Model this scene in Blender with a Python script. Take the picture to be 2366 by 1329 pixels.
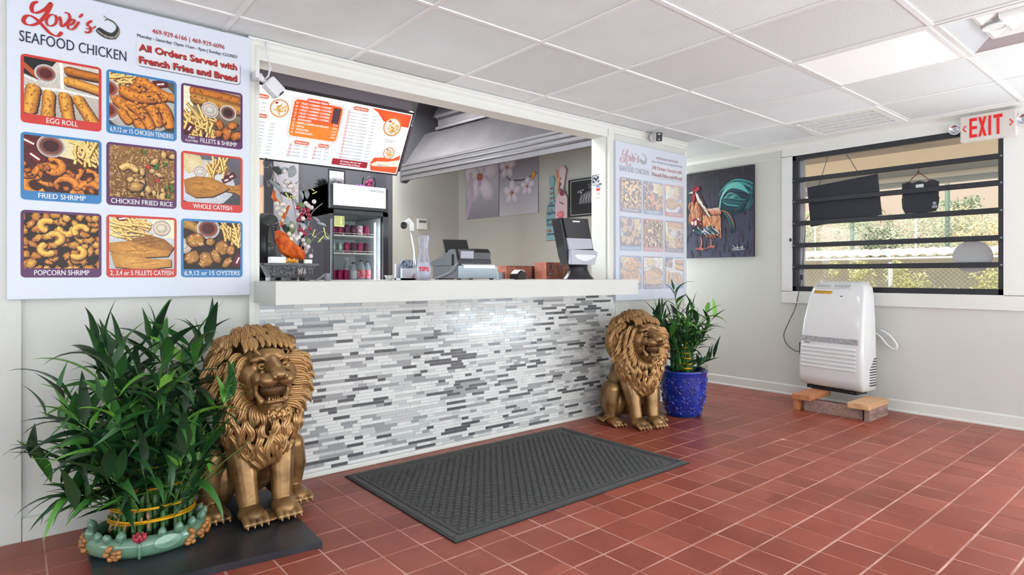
import bpy, bmesh, math, random
from mathutils import Vector, Matrix, noise
for o in list(bpy.data.objects): bpy.data.objects.remove(o)
SC = bpy.context.scene; COL = SC.collection
PI = math.pi; R = math.radians
# ---------------------------------------------------------------- camera
FPX, PCX, PCY, YAW, EYE = 1390.0, 1183.0, 637.0, 0.694, 1.136
cam_d = bpy.data.cameras.new('camera'); cam = bpy.data.objects.new('camera', cam_d); COL.objects.link(cam)
cam_d.sensor_width = 36; cam_d.lens = FPX / 2366 * 36
cam_d.shift_y = -(664.5 - PCY) / 2366
cam.location = (0, 0, EYE); cam.rotation_euler = (PI / 2, 0, -YAW)
cam_d.clip_start = 0.05; cam_d.clip_end = 200
SC.camera = cam
# ---------------------------------------------------------------- colour
SC.view_settings.view_transform = 'Standard'; SC.view_settings.look = 'None'
SC.view_settings.gamma = 1; SC.view_settings.use_curve_mapping = False
SC.view_settings.exposure = 0.0
# ---------------------------------------------------------------- world: hazy warm sky, brighter overhead
W = bpy.data.worlds.new('world'); SC.world = W; W.use_nodes = True
wn = W.node_tree; wn.nodes.clear()
w_out = wn.nodes.new('ShaderNodeOutputWorld'); w_bg = wn.nodes.new('ShaderNodeBackground')
w_tc = wn.nodes.new('ShaderNodeTexCoord'); w_sep = wn.nodes.new('ShaderNodeSeparateXYZ'); w_rmp = wn.nodes.new('ShaderNodeValToRGB')
wn.links.new(w_tc.outputs['Generated'], w_sep.inputs[0]); wn.links.new(w_sep.outputs['Z'], w_rmp.inputs[0])
w_rmp.color_ramp.elements[0].position = 0.0; w_rmp.color_ramp.elements[0].color = (0.93, 0.68, 0.50, 1)
w_rmp.color_ramp.elements[1].position = 0.6; w_rmp.color_ramp.elements[1].color = (1.30, 1.22, 1.16, 1)
wn.links.new(w_rmp.outputs[0], w_bg.inputs[0]); w_bg.inputs[1].default_value = 1.0
wn.links.new(w_bg.outputs[0], w_out.inputs[0])
# ---------------------------------------------------------------- lights
def area(name, loc, rot, sx, sy, power, col=(1, 1, 1), spread=PI):
    l = bpy.data.lights.new(name, 'AREA'); l.shape = 'RECTANGLE'; l.size = sx; l.size_y = sy; l.energy = power; l.color = col; l.spread = spread
    o = bpy.data.objects.new(name, l); COL.objects.link(o); o.location = loc; o.rotation_euler = rot; return o
# unseen lights added at the solid back wall and an assumed glass door:
# these shine level into the room; the upward lights are unseen fill added to brighten the ceiling
COOL_TINT = (0.87, 0.985, 1.05)
area('back_wall_fill', (1.6, -3.30, 1.30), (R(90), 0, 0), 7.0, 2.0, 45, COOL_TINT)  # added area light behind the camera; the back wall has no glass
area('ceiling_fill', (1.6, -3.25, 0.60), (R(160), 0, 0), 7.0, 1.0, 270, COOL_TINT)  # added fill aimed up at the ceiling from behind the camera
area('side_ceiling_fill', (-2.42, 0.2, 0.6), (R(152), 0, R(-90)), 5.5, 1.0, 135, COOL_TINT)  # added upward fill along the left wall, which has no window
area('assumed_door_light', (5.60, -0.60, 1.15), (R(90), 0, R(90)), 1.9, 2.0, 42, COOL_TINT)  # door by the exit sign assumed from floor glare; the wall is solid
area('door_ceiling_fill', (5.60, -0.60, 0.5), (R(140), 0, R(90)), 1.9, 0.8, 85, COOL_TINT)  # added upward fill for the ceiling near the assumed door
sun_d = bpy.data.lights.new('sun', 'SUN'); sun_d.energy = 6.0; sun_d.angle = R(1.5); sun_d.color = (1, .95, .88)
sun = bpy.data.objects.new('sun', sun_d); COL.objects.link(sun); sun.rotation_euler = Vector((0.48, -0.2, -0.85)).to_track_quat('-Z', 'Y').to_euler()
# added ceiling lamps of the dining room, recess and kitchen, unseen and without fixtures
for i, (x, y) in enumerate([(1.2, -1.6), (3.6, -1.6), (1.2, 0.55)]):
    area('added_troffer_lamp', (x, y, 2.34), (0, 0, 0), 0.6, 0.6, 5, COOL_TINT)
area('added_recess_lamp', (5.3, 4.4, 2.34), (0, 0, 0), 0.4, 0.4, 8.0)
area('recess_ceiling_fill', (5.3, 4.92, 1.2), (R(-125), 0, 0), 0.6, 1.0, 22, COOL_TINT)  # added uplight for the recess ceiling; the wall has no window
area('added_kitchen_lamp', (2.0, 4.4, 3.1), (0, 0, 0), 1.6, 0.6, 62, (1, 1, .98))
area('added_kitchen_lamp', (3.0, 5.6, 3.1), (0, 0, 0), 0.6, 1.2, 56, (1, 1, .98))
area('kitchen_side_light', (0.45, 4.9, 1.7), (R(90), 0, R(-90)), 1.6, 1.4, 80, COOL_TINT)  # unseen area light facing across the kitchen from its solid left wall

# ---------------------------------------------------------------- helpers
def _ray(px, py):
    a = (px - PCX) / FPX; u = -(py - PCY) / FPX; c, s = math.cos(YAW), math.sin(YAW)
    return Vector((a * c + s, -a * s + c, u))
def on_z(px, py, z): r = _ray(px, py); t = (z - EYE) / r.z; return Vector((0, 0, EYE)) + r * t
def on_y(px, py, y): r = _ray(px, py); return Vector((0, 0, EYE)) + r * (y / r.y)
def on_x(px, py, x): r = _ray(px, py); return Vector((0, 0, EYE)) + r * (x / r.x)
def on_plane(px, py, p, n):
    r = _ray(px, py); o = Vector((0, 0, EYE)); return o + r * ((Vector(p) - o).dot(n) / r.dot(n))
def lin(c):
    return tuple(((v / 12.92) if v <= 0.04045 else ((v + 0.055) / 1.055) ** 2.4) for v in c)
def rgb(r, g, b): return lin((r / 255, g / 255, b / 255))

MATS = {}
def mat(name, col=(0.8, 0.8, 0.8), rough=0.5, metal=0.0, bump=None, var=None, coat=0.0, emit=None, trans=0.0, ior=1.45, spec=0.5, alpha=1.0, rand=None, wood=None, sheen=0):
    """col linear rgb. bump=(scale,strength[,detail]); var=(scale,amount,col2); rand=amount of per-object brightness change"""
    if name in MATS: return MATS[name]
    m = bpy.data.materials.new(name); m.use_nodes = True; nt = m.node_tree; N = nt.nodes; L = nt.links
    b = N['Principled BSDF']; b.inputs['Roughness'].default_value = rough; b.inputs['Metallic'].default_value = metal
    b.inputs['Base Color'].default_value = (*col, 1); b.inputs['Coat Weight'].default_value = coat; b.inputs['Coat Roughness'].default_value = 0.08
    b.inputs['Transmission Weight'].default_value = trans; b.inputs['IOR'].default_value = ior; b.inputs['Specular IOR Level'].default_value = spec
    b.inputs['Alpha'].default_value = alpha; b.inputs['Sheen Weight'].default_value = sheen
    if emit: b.inputs['Emission Color'].default_value = (*emit[0], 1); b.inputs['Emission Strength'].default_value = emit[1]
    tc = None
    def coord():
        nonlocal tc
        if tc is None: tc = N.new('ShaderNodeTexCoord')
        return tc.outputs['Object']
    src = None
    if var:
        n = N.new('ShaderNodeTexNoise'); n.inputs['Scale'].default_value = var[0]; n.inputs['Detail'].default_value = 6; L.new(coord(), n.inputs['Vector'])
        r = N.new('ShaderNodeValToRGB'); r.color_ramp.elements[0].position = 0.5 - var[1] / 2; r.color_ramp.elements[1].position = 0.5 + var[1] / 2
        r.color_ramp.elements[0].color = (*col, 1); r.color_ramp.elements[1].color = (*var[2], 1)
        L.new(n.outputs[0], r.inputs[0]); src = r.outputs[0]
    if wood:
        mp = N.new('ShaderNodeMapping'); mp.inputs['Scale'].default_value = wood[0]; L.new(coord(), mp.inputs[0])
        n = N.new('ShaderNodeTexNoise'); n.inputs['Scale'].default_value = wood[1]; n.inputs['Detail'].default_value = 8; L.new(mp.outputs[0], n.inputs['Vector'])
        r = N.new('ShaderNodeValToRGB'); r.color_ramp.elements[0].position = 0.35; r.color_ramp.elements[1].position = 0.65
        r.color_ramp.elements[0].color = (*col, 1); r.color_ramp.elements[1].color = (*wood[2], 1); L.new(n.outputs[0], r.inputs[0]); src = r.outputs[0]
    if rand:
        oi = N.new('ShaderNodeObjectInfo'); mr = N.new('ShaderNodeMapRange'); mr.inputs[3].default_value = 1 - rand; mr.inputs[4].default_value = 1 + rand
        L.new(oi.outputs['Random'], mr.inputs[0]); mx = N.new('ShaderNodeVectorMath'); mx.operation = 'SCALE'
        if src: L.new(src, mx.inputs[0])
        else: mx.inputs[0].default_value = col
        L.new(mr.outputs[0], mx.inputs['Scale']); src = mx.outputs[0]
    if src: L.new(src, b.inputs['Base Color'])
    if bump:
        n = N.new('ShaderNodeTexNoise'); n.inputs['Scale'].default_value = bump[0]; n.inputs['Detail'].default_value = bump[2] if len(bump) > 2 else 4; L.new(coord(), n.inputs['Vector'])
        bp = N.new('ShaderNodeBump'); bp.inputs['Strength'].default_value = bump[1]; bp.inputs['Distance'].default_value = 0.01
        L.new(n.outputs[0], bp.inputs['Height']); L.new(bp.outputs[0], b.inputs['Normal'])
    MATS[name] = m; return m

class MB:
    """collects shapes in world (or local) coordinates; obj() links them as one mesh"""
    def __init__(s): s.b = bmesh.new(); s.mi = 0
    def face(s, pts, mi=None):
        vs = [s.b.verts.new(p) for p in pts]
        try: f = s.b.faces.new(vs); f.material_index = s.mi if mi is None else mi; return f
        except ValueError: return None
    def box(s, a, b, M=None, bev=0.0):
        x0, y0, z0 = [min(a[i], b[i]) for i in range(3)]; x1, y1, z1 = [max(a[i], b[i]) for i in range(3)]
        P = [Vector(p) for p in ((x0,y0,z0),(x1,y0,z0),(x1,y1,z0),(x0,y1,z0),(x0,y0,z1),(x1,y0,z1),(x1,y1,z1),(x0,y1,z1))]
        if M: P = [M @ p for p in P]
        v = [s.b.verts.new(p) for p in P]; F = []
        for q in ((0,3,2,1),(4,5,6,7),(0,1,5,4),(1,2,6,5),(2,3,7,6),(3,0,4,7)):
            f = s.b.faces.new([v[i] for i in q]); f.material_index = s.mi; F.append(f)
        if bev > 0:
            es = list({e for f in F for e in f.edges})
            bmesh.ops.bevel(s.b, geom=es, offset=bev, segments=2, profile=0.5, affect='EDGES')
        return s
    def tube(s, pts, r, seg=8, cap=True, flat=None, up=None):
        """pts list of Vector, r float or list; flat = squash factor of second axis"""
        pts = [Vector(p) for p in pts]; n = len(pts); rr = r if isinstance(r, (list, tuple)) else [r] * n
        rings = []; prev = Vector(up) if up else None
        for i, p in enumerate(pts):
            t = (pts[min(i + 1, n - 1)] - pts[max(i - 1, 0)]);
            if t.length < 1e-9: t = Vector((0, 0, 1))
            t.normalize()
            if prev is None: prev = t.orthogonal()
            a = (prev - t * prev.dot(t))
            if a.length < 1e-6: a = t.orthogonal()
            a.normalize(); prev = a; c = t.cross(a)
            ring = []
            for k in range(seg):
                th = 2 * PI * k / seg
                ring.append(s.b.verts.new(p + (a * math.cos(th) * (flat or 1) + c * math.sin(th)) * max(rr[i], 1e-5)))
            rings.append(ring)
        for i in range(n - 1):
            for k in range(seg):
                f = s.b.faces.new((rings[i][k], rings[i][(k+1) % seg], rings[i+1][(k+1) % seg], rings[i+1][k])); f.smooth = True; f.material_index = s.mi
        if cap:
            for ring in (rings[0][::-1], rings[-1]):
                if seg > 2: f = s.b.faces.new(ring); f.material_index = s.mi
        return s
    def lathe(s, prof, c=(0,0,0), seg=24, sx=1, sy=1, cap=True, smooth=True, M=None):
        c = Vector(c); rings = []
        for r, z in prof:
            ring = []
            for k in range(seg):
                p = Vector((max(r,1e-5) * math.cos(2*PI*k/seg) * sx, max(r,1e-5) * math.sin(2*PI*k/seg) * sy, z))
                if M: p = M @ p
                ring.append(s.b.verts.new(c + p))
            rings.append(ring)
        for i in range(len(prof) - 1):
            for k in range(seg):
                f = s.b.faces.new((rings[i][k], rings[i][(k+1) % seg], rings[i+1][(k+1) % seg], rings[i+1][k])); f.smooth = smooth; f.material_index = s.mi
        if cap:
            for ring in (rings[0][::-1], rings[-1]): f = s.b.faces.new(ring); f.material_index = s.mi
        return s
    def ball(s, c, r, M=None, u=10, v=6):
        c = Vector(c); r = r if hasattr(r, '__len__') else (r, r, r)
        res = bmesh.ops.create_uvsphere(s.b, u_segments=u, v_segments=v, radius=1)
        for vt in res['verts']:
            p = Vector((vt.co.x * r[0], vt.co.y * r[1], vt.co.z * r[2]))
            if M: p = M @ p
            vt.co = c + p
            for f in vt.link_faces: f.smooth = True; f.material_index = s.mi
        return s
    def prism(s, pts, d, M=None):
        """closed polygon pts (3-D) pushed along vector d"""
        d = Vector(d); A = [Vector(p) for p in pts]; B = [p + d for p in A]
        if M: A = [M @ p for p in A]; B = [M @ p for p in B]
        a = [s.b.verts.new(p) for p in A]; b = [s.b.verts.new(p) for p in B]; n = len(a)
        fs = [s.b.faces.new(a[::-1]), s.b.faces.new(b)]
        for i in range(n): fs.append(s.b.faces.new((a[i], a[(i+1) % n], b[(i+1) % n], b[i])))
        for f in fs: f.material_index = s.mi
        return s
    def grid(s, fn, nu, nv, smooth=True, closed_u=False):
        vs = [[s.b.verts.new(fn(i / nu, j / nv)) for j in range(nv + 1)] for i in range(nu + (0 if closed_u else 1))]
        for i in range(nu):
            i2 = (i + 1) % len(vs)
            for j in range(nv):
                f = s.b.faces.new((vs[i][j], vs[i2][j], vs[i2][j+1], vs[i][j+1])); f.smooth = smooth; f.material_index = s.mi
        return s
WM = {}
def obj(name, mb, m, parent=None, local=False, recalc=True, smooth_angle=None):
    b = mb.b if isinstance(mb, MB) else mb
    if parent is not None and not local: b.transform(WM[parent.name].inverted())
    if recalc: bmesh.ops.recalc_face_normals(b, faces=b.faces)
    me = bpy.data.meshes.new(name); b.to_mesh(me); b.free()
    for mm in (m if isinstance(m, (list, tuple)) else [m]): me.materials.append(mm)
    o = bpy.data.objects.new(name, me); COL.objects.link(o)
    if parent is not None: o.parent = parent
    WM[o.name] = (WM[parent.name] if parent is not None else Matrix())
    return o
def obj_me(name, me, parent=None, loc=None, rot=None, mtx=None):
    o = bpy.data.objects.new(name, me); COL.objects.link(o)
    if parent is not None: o.parent = parent
    if mtx is not None: o.matrix_local = mtx
    if loc is not None: o.location = loc
    if rot is not None: o.rotation_euler = rot
    return o
def tag(o, label, cat, group=None):
    o['label'] = label; o['category'] = cat
    if group: o['group'] = group
    return o
def struct(o): o['kind'] = 'structure'; return o
def thing(name, label, cat, loc=(0,0,0), rz=0, group=None):
    o = bpy.data.objects.new(name, None); COL.objects.link(o); o.location = loc; o.rotation_euler = (0, 0, rz); o.empty_display_size = 0.05
    WM[o.name] = Matrix.Translation(Vector(loc)) @ Matrix.Rotation(rz, 4, 'Z')
    return tag(o, label, cat, group)
def dup(o, loc, rz=0, label=None, scale=None):
    r = o.copy(); COL.objects.link(r); r.location = loc; r.rotation_euler = (0, 0, rz)
    if scale: r.scale = (scale,) * 3
    if label: r['label'] = label
    for ch in list(o.children):
        c = ch.copy(); COL.objects.link(c); c.parent = r
        for g in ch.children:
            d = g.copy(); COL.objects.link(d); d.parent = c
    return r
def clamp(v, a=0.0, b=1.0): return max(a, min(b, v))
def mixc(a, b, t): return tuple(a[i] * (1 - t) + b[i] * t for i in range(3))
# flat printed pictures: layered coloured shapes on one plane
def print_mat(name, rough=0.45, noise_amt=0.0, nscale=60, emit=0.0, coat=0.0):
    if name in MATS: return MATS[name]
    m = bpy.data.materials.new(name); m.use_nodes = True; N = m.node_tree.nodes; L = m.node_tree.links; b = N['Principled BSDF']
    a = N.new('ShaderNodeVertexColor'); a.layer_name = 'Col'; src = a.outputs[0]
    if noise_amt:
        t = N.new('ShaderNodeTexCoord'); n = N.new('ShaderNodeTexNoise'); n.inputs['Scale'].default_value = nscale; n.inputs['Detail'].default_value = 5; n.inputs['Roughness'].default_value = 0.7
        L.new(t.outputs['Object'], n.inputs['Vector']); mr = N.new('ShaderNodeMapRange'); mr.inputs[1].default_value = 0.3; mr.inputs[2].default_value = 0.7; mr.inputs[3].default_value = 1 - noise_amt; mr.inputs[4].default_value = 1 + noise_amt * 0.6
        L.new(n.outputs[0], mr.inputs[0]); v = N.new('ShaderNodeVectorMath'); v.operation = 'SCALE'; L.new(src, v.inputs[0]); L.new(mr.outputs[0], v.inputs['Scale']); src = v.outputs[0]
    b.inputs['Roughness'].default_value = rough; b.inputs['Coat Weight'].default_value = coat; b.inputs['Coat Roughness'].default_value = 0.12
    if emit:
        b.inputs['Base Color'].default_value = (0.02, 0.02, 0.02, 1); L.new(src, b.inputs['Emission Color']); b.inputs['Emission Strength'].default_value = emit
    else: L.new(src, b.inputs['Base Color'])
    MATS[name] = m; return m
TEXT_CACHE = {}
def text_tris(string, bold=0.0, shear=0.0):
    k = (string, bold, shear)
    if k in TEXT_CACHE: return TEXT_CACHE[k]
    cu = bpy.data.curves.new('lettering', 'FONT'); cu.body = string; cu.size = 1; cu.resolution_u = 3; cu.offset = bold; cu.shear = shear; cu.fill_mode = 'FRONT'
    o = bpy.data.objects.new('lettering', cu); me = bpy.data.meshes.new_from_object(o)
    me.calc_loop_triangles(); V = [v.co.copy() for v in me.vertices]
    T = [[(V[i].x, V[i].y) for i in t.vertices] for t in me.loop_triangles]
    bpy.data.objects.remove(o); bpy.data.curves.remove(cu); bpy.data.meshes.remove(me)
    xs = [p[0] for t in T for p in t] or [0, 1]; ys = [p[1] for t in T for p in t] or [0, 1]
    TEXT_CACHE[k] = (T, min(xs), max(xs), min(ys), max(ys)); return TEXT_CACHE[k]
class Print:
    def __init__(s, O, U, V, fade=0.0, glare_col=(0.9, 0.92, 0.97)):
        s.O, s.U, s.V = Vector(O), Vector(U), Vector(V); s.N = s.U.cross(s.V).normalized(); s.lay = 0; s.T = []; s.clip = None; s.fade = fade; s.fc = glare_col; s.step = 0.00025; s.gain = 1.0
    def frame(s, x0, y0, x1, y1): s.clip = (x0, y0, x1, y1); return s
    def tri(s, P, C):
        poly = [(p[0], p[1], c) for p, c in zip(P, C)]
        if s.clip:
            x0, y0, x1, y1 = s.clip
            for ax, lim, sg in ((0, x0, 1), (0, x1, -1), (1, y0, 1), (1, y1, -1)):
                out = []
                for i in range(len(poly)):
                    a, b = poly[i], poly[(i + 1) % len(poly)]; da = (a[ax] - lim) * sg; db = (b[ax] - lim) * sg
                    if da >= 0: out.append(a)
                    if (da >= 0) != (db >= 0):
                        t = da / (da - db); out.append((a[0] + (b[0]-a[0])*t, a[1] + (b[1]-a[1])*t, mixc(a[2], b[2], t)))
                poly = out
                if len(poly) < 3: return
        s.T.append((poly, s.lay))
    def up(s, n=1): s.lay += n; return s
    def poly(s, pts, col, col2=None):
        """star-shaped polygon filled from its centre (col) to the rim (col2)"""
        s.lay += 1; cx = sum(p[0] for p in pts) / len(pts); cy = sum(p[1] for p in pts) / len(pts); c2 = col2 or col
        for i in range(len(pts)): s.tri([(cx, cy), pts[i], pts[(i+1) % len(pts)]], [col, c2, c2])
    def rect(s, x0, y0, x1, y1, col, colb=None):
        s.lay += 1; cb = colb or col
        s.tri([(x0,y0),(x1,y0),(x1,y1)], [cb, cb, col]); s.tri([(x0,y0),(x1,y1),(x0,y1)], [cb, col, col])
    def rrect(s, x0, y0, x1, y1, r, col):
        pts = []
        for (cx, cy, a0) in ((x1-r, y1-r, 0), (x0+r, y1-r, 90), (x0+r, y0+r, 180), (x1-r, y0+r, 270)):
            for k in range(6): a = R(a0 + 18 * k); pts.append((cx + r*math.cos(a), cy + r*math.sin(a)))
        s.poly(pts, col)
    def blob(s, cx, cy, rx, ry, rot=0, ci=(1,1,1), ce=None, n=14, wob=0.0, hl=(-0.2, 0.25), rnd=random):
        """rounded lump: bright off-centre middle, mid ring, dark rim"""
        s.lay += 1; ce = ce or ci; cm = mixc(ci, ce, 0.45); ca, sa = math.cos(rot), math.sin(rot)
        ws = [1 + wob * (rnd.random() - 0.5) * 2 for _ in range(n)]
        def P(k, f, ox=0, oy=0):
            a = 2*PI*k/n; x = rx*f*ws[k % n]*math.cos(a); y = ry*f*ws[k % n]*math.sin(a); return (cx + x*ca - y*sa + ox, cy + x*sa + y*ca + oy)
        hx, hy = hl[0]*min(rx, ry), hl[1]*min(rx, ry)
        for k in range(n):
            s.tri([(cx+hx, cy+hy), P(k, .62, hx*.4, hy*.4), P(k+1, .62, hx*.4, hy*.4)], [ci, cm, cm])
            a, b, c, d = P(k, .62, hx*.4, hy*.4), P(k+1, .62, hx*.4, hy*.4), P(k+1, 1), P(k, 1)
            s.tri([a, b, c], [cm, cm, ce]); s.tri([a, c, d], [cm, ce, ce])
    def ring(s, cx, cy, r0, r1, col, n=28, sy=1):
        s.lay += 1
        for k in range(n):
            a0, a1 = 2*PI*k/n, 2*PI*(k+1)/n
            p = [(cx + r*math.cos(a), cy + r*math.sin(a)*sy) for r, a in ((r0,a0),(r0,a1),(r1,a1),(r1,a0))]
            s.tri([p[0],p[1],p[2]], [col]*3); s.tri([p[0],p[2],p[3]], [col]*3)
    def stroke(s, pts, w, col, col2=None, taper=True):
        s.lay += 1; n = len(pts); c2 = col2 or col; L = []; Rr = []
        for i, p in enumerate(pts):
            a, b = pts[max(i-1, 0)], pts[min(i+1, n-1)]; dx, dy = b[0]-a[0], b[1]-a[1]; l = math.hypot(dx, dy) or 1
            ww = w[i] if isinstance(w, (list, tuple)) else w * ((0.25 + 0.75*math.sin(PI*(i+0.4)/(n-0.2))) if taper else 1)
            L.append((p[0]-dy/l*ww/2, p[1]+dx/l*ww/2)); Rr.append((p[0]+dy/l*ww/2, p[1]-dx/l*ww/2))
        for i in range(n-1):
            t0, t1 = i/(n-1), (i+1)/(n-1); a, b = mixc(col, c2, t0), mixc(col, c2, t1)
            s.tri([L[i], Rr[i], Rr[i+1]], [a, a, b]); s.tri([L[i], Rr[i+1], L[i+1]], [a, b, b]); s.lay += .06
    def text(s, string, x, y, hgt, col, width=None, align='l', bold=0.0, shear=0.0, rot=0):
        """y = baseline, hgt = cap height; width squeezes the line to fit"""
        s.lay += 1; T, xa, xb, ya, yb = text_tris(string, 0.0, shear); sc = hgt / 0.70; w = (xb - xa) * sc; sx = sc * (width / w if width else 1); w = width or w
        ox = {'l': 0, 'c': -w/2, 'r': -w}[align]; ca, sa = math.cos(rot), math.sin(rot)
        for dx_, dy_ in (((0, 0),) if bold < .004 else ((-bold, 0), (bold, 0), (0, bold), (0, -bold)) if bold > .02 else ((-bold, 0), (bold, 0))):
            s.lay += .25
            for t in T:
                P = []
                for p in t:
                    px, py = ox + (p[0]-xa+dx_)*sx, (p[1]+dy_)*sc; P.append((x + px*ca - py*sa, y + px*sa + py*ca))
                s.tri(P, [col]*3); s.lay += .004
    def build(s, name, m, parent=None, layer0=0):
        me = bpy.data.meshes.new(name); V = []; F = []; C = []
        inv = WM[parent.name].inverted() if parent is not None else Matrix()
        for poly, lay in s.T:
            i0 = len(V)
            for x, y, c in poly:
                V.append(inv @ (s.O + s.U*x + s.V*y + s.N*(s.step*(lay + layer0))))
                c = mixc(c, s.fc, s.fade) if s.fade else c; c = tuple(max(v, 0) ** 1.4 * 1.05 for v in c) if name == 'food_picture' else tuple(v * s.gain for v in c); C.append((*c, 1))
            F.append(tuple(range(i0, len(V))))
        me.from_pydata(V, [], F); ca = me.color_attributes.new('Col', 'FLOAT_COLOR', 'CORNER')
        flat = [v for p in me.polygons for li in p.loop_indices for v in C[me.loops[li].vertex_index]]
        ca.data.foreach_set('color', flat); me.materials.append(m)
        o = bpy.data.objects.new(name, me); COL.objects.link(o)
        if parent is not None: o.parent = parent
        return o
# ================================================================= SETTING
rnd = random.Random(7)
H = 2.39; Y1 = 3.33; X2 = 5.70; XE = 4.90; JL = 1.012; JR = 3.771; KH = 3.4; YK = 6.5
m_wall = mat('wall_paint', rgb(216, 216, 210), 0.55, bump=(40, 0.04), var=(1.3, 0.9, rgb(206, 206, 200)))
m_wallk = mat('kitchen_wall_paint', rgb(190, 191, 183), 0.6, var=(90, 0.5, rgb(180, 181, 173)))
m_trim = mat('trim_paint', rgb(226, 226, 220), 0.35, bump=(25, 0.06))
m_dark = mat('dark_grey_paint', rgb(86, 85, 92), 0.6)
m_grout = mat('floor_grout', rgb(228, 182, 168), 0.85, var=(5, 0.4, rgb(176, 118, 104)))
m_plenum = mat('plenum', rgb(60, 60, 60), 0.9)
floor = struct(obj('floor', MB().box((-2.5, -3.5, -0.2), (5.83, 7.0, -0.0018)), m_grout))
# quarry tiles --------------------------------------------------------------
def tile_mat():
    m = mat('quarry_tile', rgb(160, 92, 78), 0.37, bump=(60, 0.10, 6)); nt = m.node_tree; N = nt.nodes; L = nt.links; b = N['Principled BSDF']
    g = N.new('ShaderNodeNewGeometry'); mp = N.new('ShaderNodeVectorMath'); mp.operation = 'SUBTRACT'; mp.inputs[1].default_value = (0.9805, 3.1228, 0); L.new(g.outputs['Position'], mp.inputs[0])
    dv = N.new('ShaderNodeVectorMath'); dv.operation = 'DIVIDE'; dv.inputs[1].default_value = (0.1752, 0.1844, 1); L.new(mp.outputs[0], dv.inputs[0])
    fl = N.new('ShaderNodeVectorMath'); fl.operation = 'FLOOR'; L.new(dv.outputs[0], fl.inputs[0])
    s = N.new('ShaderNodeVectorMath'); s.operation = 'MULTIPLY'; s.inputs[1].default_value = (1, 1, 0); L.new(fl.outputs[0], s.inputs[0])
    wn_ = N.new('ShaderNodeTexWhiteNoise'); L.new(s.outputs[0], wn_.inputs['Vector'])
    n = N.new('ShaderNodeTexNoise'); n.inputs['Scale'].default_value = 2.3; n.inputs['Detail'].default_value = 8; n.inputs['Roughness'].default_value = 0.65; L.new(g.outputs['Position'], n.inputs['Vector'])
    ad = N.new('ShaderNodeMath'); ad.operation = 'MULTIPLY_ADD'; ad.inputs[1].default_value = 0.38; L.new(wn_.outputs['Value'], ad.inputs[0]); L.new(n.outputs[0], ad.inputs[2])
    r = N.new('ShaderNodeValToRGB'); e = r.color_ramp.elements; e[0].position = 0.40; e[0].color = (*rgb(132, 58, 42), 1); e[1].position = 0.95; e[1].color = (*rgb(162, 82, 64), 1)
    L.new(ad.outputs[0], r.inputs[0])
    # scuffs: thin pale scratches
    mpp = N.new('ShaderNodeMapping'); mpp.inputs['Rotation'].default_value = (0, 0, 0.7); mpp.inputs['Scale'].default_value = (1.2, 6, 1); L.new(g.outputs['Position'], mpp.inputs[0])
    n2 = N.new('ShaderNodeTexNoise'); n2.inputs['Scale'].default_value = 3.1; n2.inputs['Detail'].default_value = 10; n2.inputs['Roughness'].default_value = .75; L.new(mpp.outputs[0], n2.inputs['Vector'])
    r2 = N.new('ShaderNodeValToRGB'); r2.color_ramp.elements[0].position = 0.61; r2.color_ramp.elements[1].position = 0.74; r2.color_ramp.elements[0].color = (0,0,0,1); r2.color_ramp.elements[1].color = (.6,.6,.6,1); L.new(n2.outputs[0], r2.inputs[0])
    mx = N.new('ShaderNodeMix'); mx.data_type = 'RGBA'; L.new(r2.outputs[0], mx.inputs[0]); L.new(r.outputs[0], mx.inputs[6]); mx.inputs[7].default_value = (*rgb(225, 180, 165), 1)
    L.new(mx.outputs[2], b.inputs['Base Color']); return m
m_tile = tile_mat()
TW, TD, TJ = 0.1752, 0.1844, 0.0040
tmb = MB().box((TJ, TJ, -0.006), (TW - TJ, TD - TJ, 0), bev=0.0012); bmesh.ops.recalc_face_normals(tmb.b, faces=tmb.b.faces)
tile_me = bpy.data.meshes.new('floor_tile'); tmb.b.to_mesh(tile_me); tile_me.materials.append(m_tile)
def px_of(x, y, z):
    c, s = math.cos(YAW), math.sin(YAW); d = x * s + y * c; r = x * c - y * s
    return (PCX + FPX * r / d, PCY - FPX * (z - EYE) / d, d) if d > 0.2 else (-9e9, 0, d)
cells = []
for i in range(-20, 30):
    for j in range(-12, 36):
        x = 0.9805 + i * TW; y = 3.1228 - j * TD
        if x + TW > X2 + 0.02 or x < -2.5 or y < -3.5 or y > 5: continue
        if y + TD > Y1 + 0.15 and x < XE - 0.05: continue
        q = px_of(x + TW / 2, y + TD / 2, 0)
        vis = q[2] > .5 and -10 < q[0] < 2376 and q[1] < 1345 and not (y > Y1 - 0.3 and x < XE)
        cells.append((0 if vis else 1, q[2], x, y))
cells.sort(); rest = MB()
for n, (v, d, x, y) in enumerate(cells):
    dz = rnd.uniform(-0.0008, 0.0008)
    if n < 300: obj_me('floor_tile', tile_me, floor, loc=(x, y, dz), rot=(rnd.gauss(0, .002), rnd.gauss(0, .002), 0))
    else: rest.box((x + TJ, y + TJ, -0.006), (x + TW - TJ, min(y + TD - TJ, 5), dz))
o = obj('floor_tiling', rest, m_tile, floor); o['kind'] = 'stuff'
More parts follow.
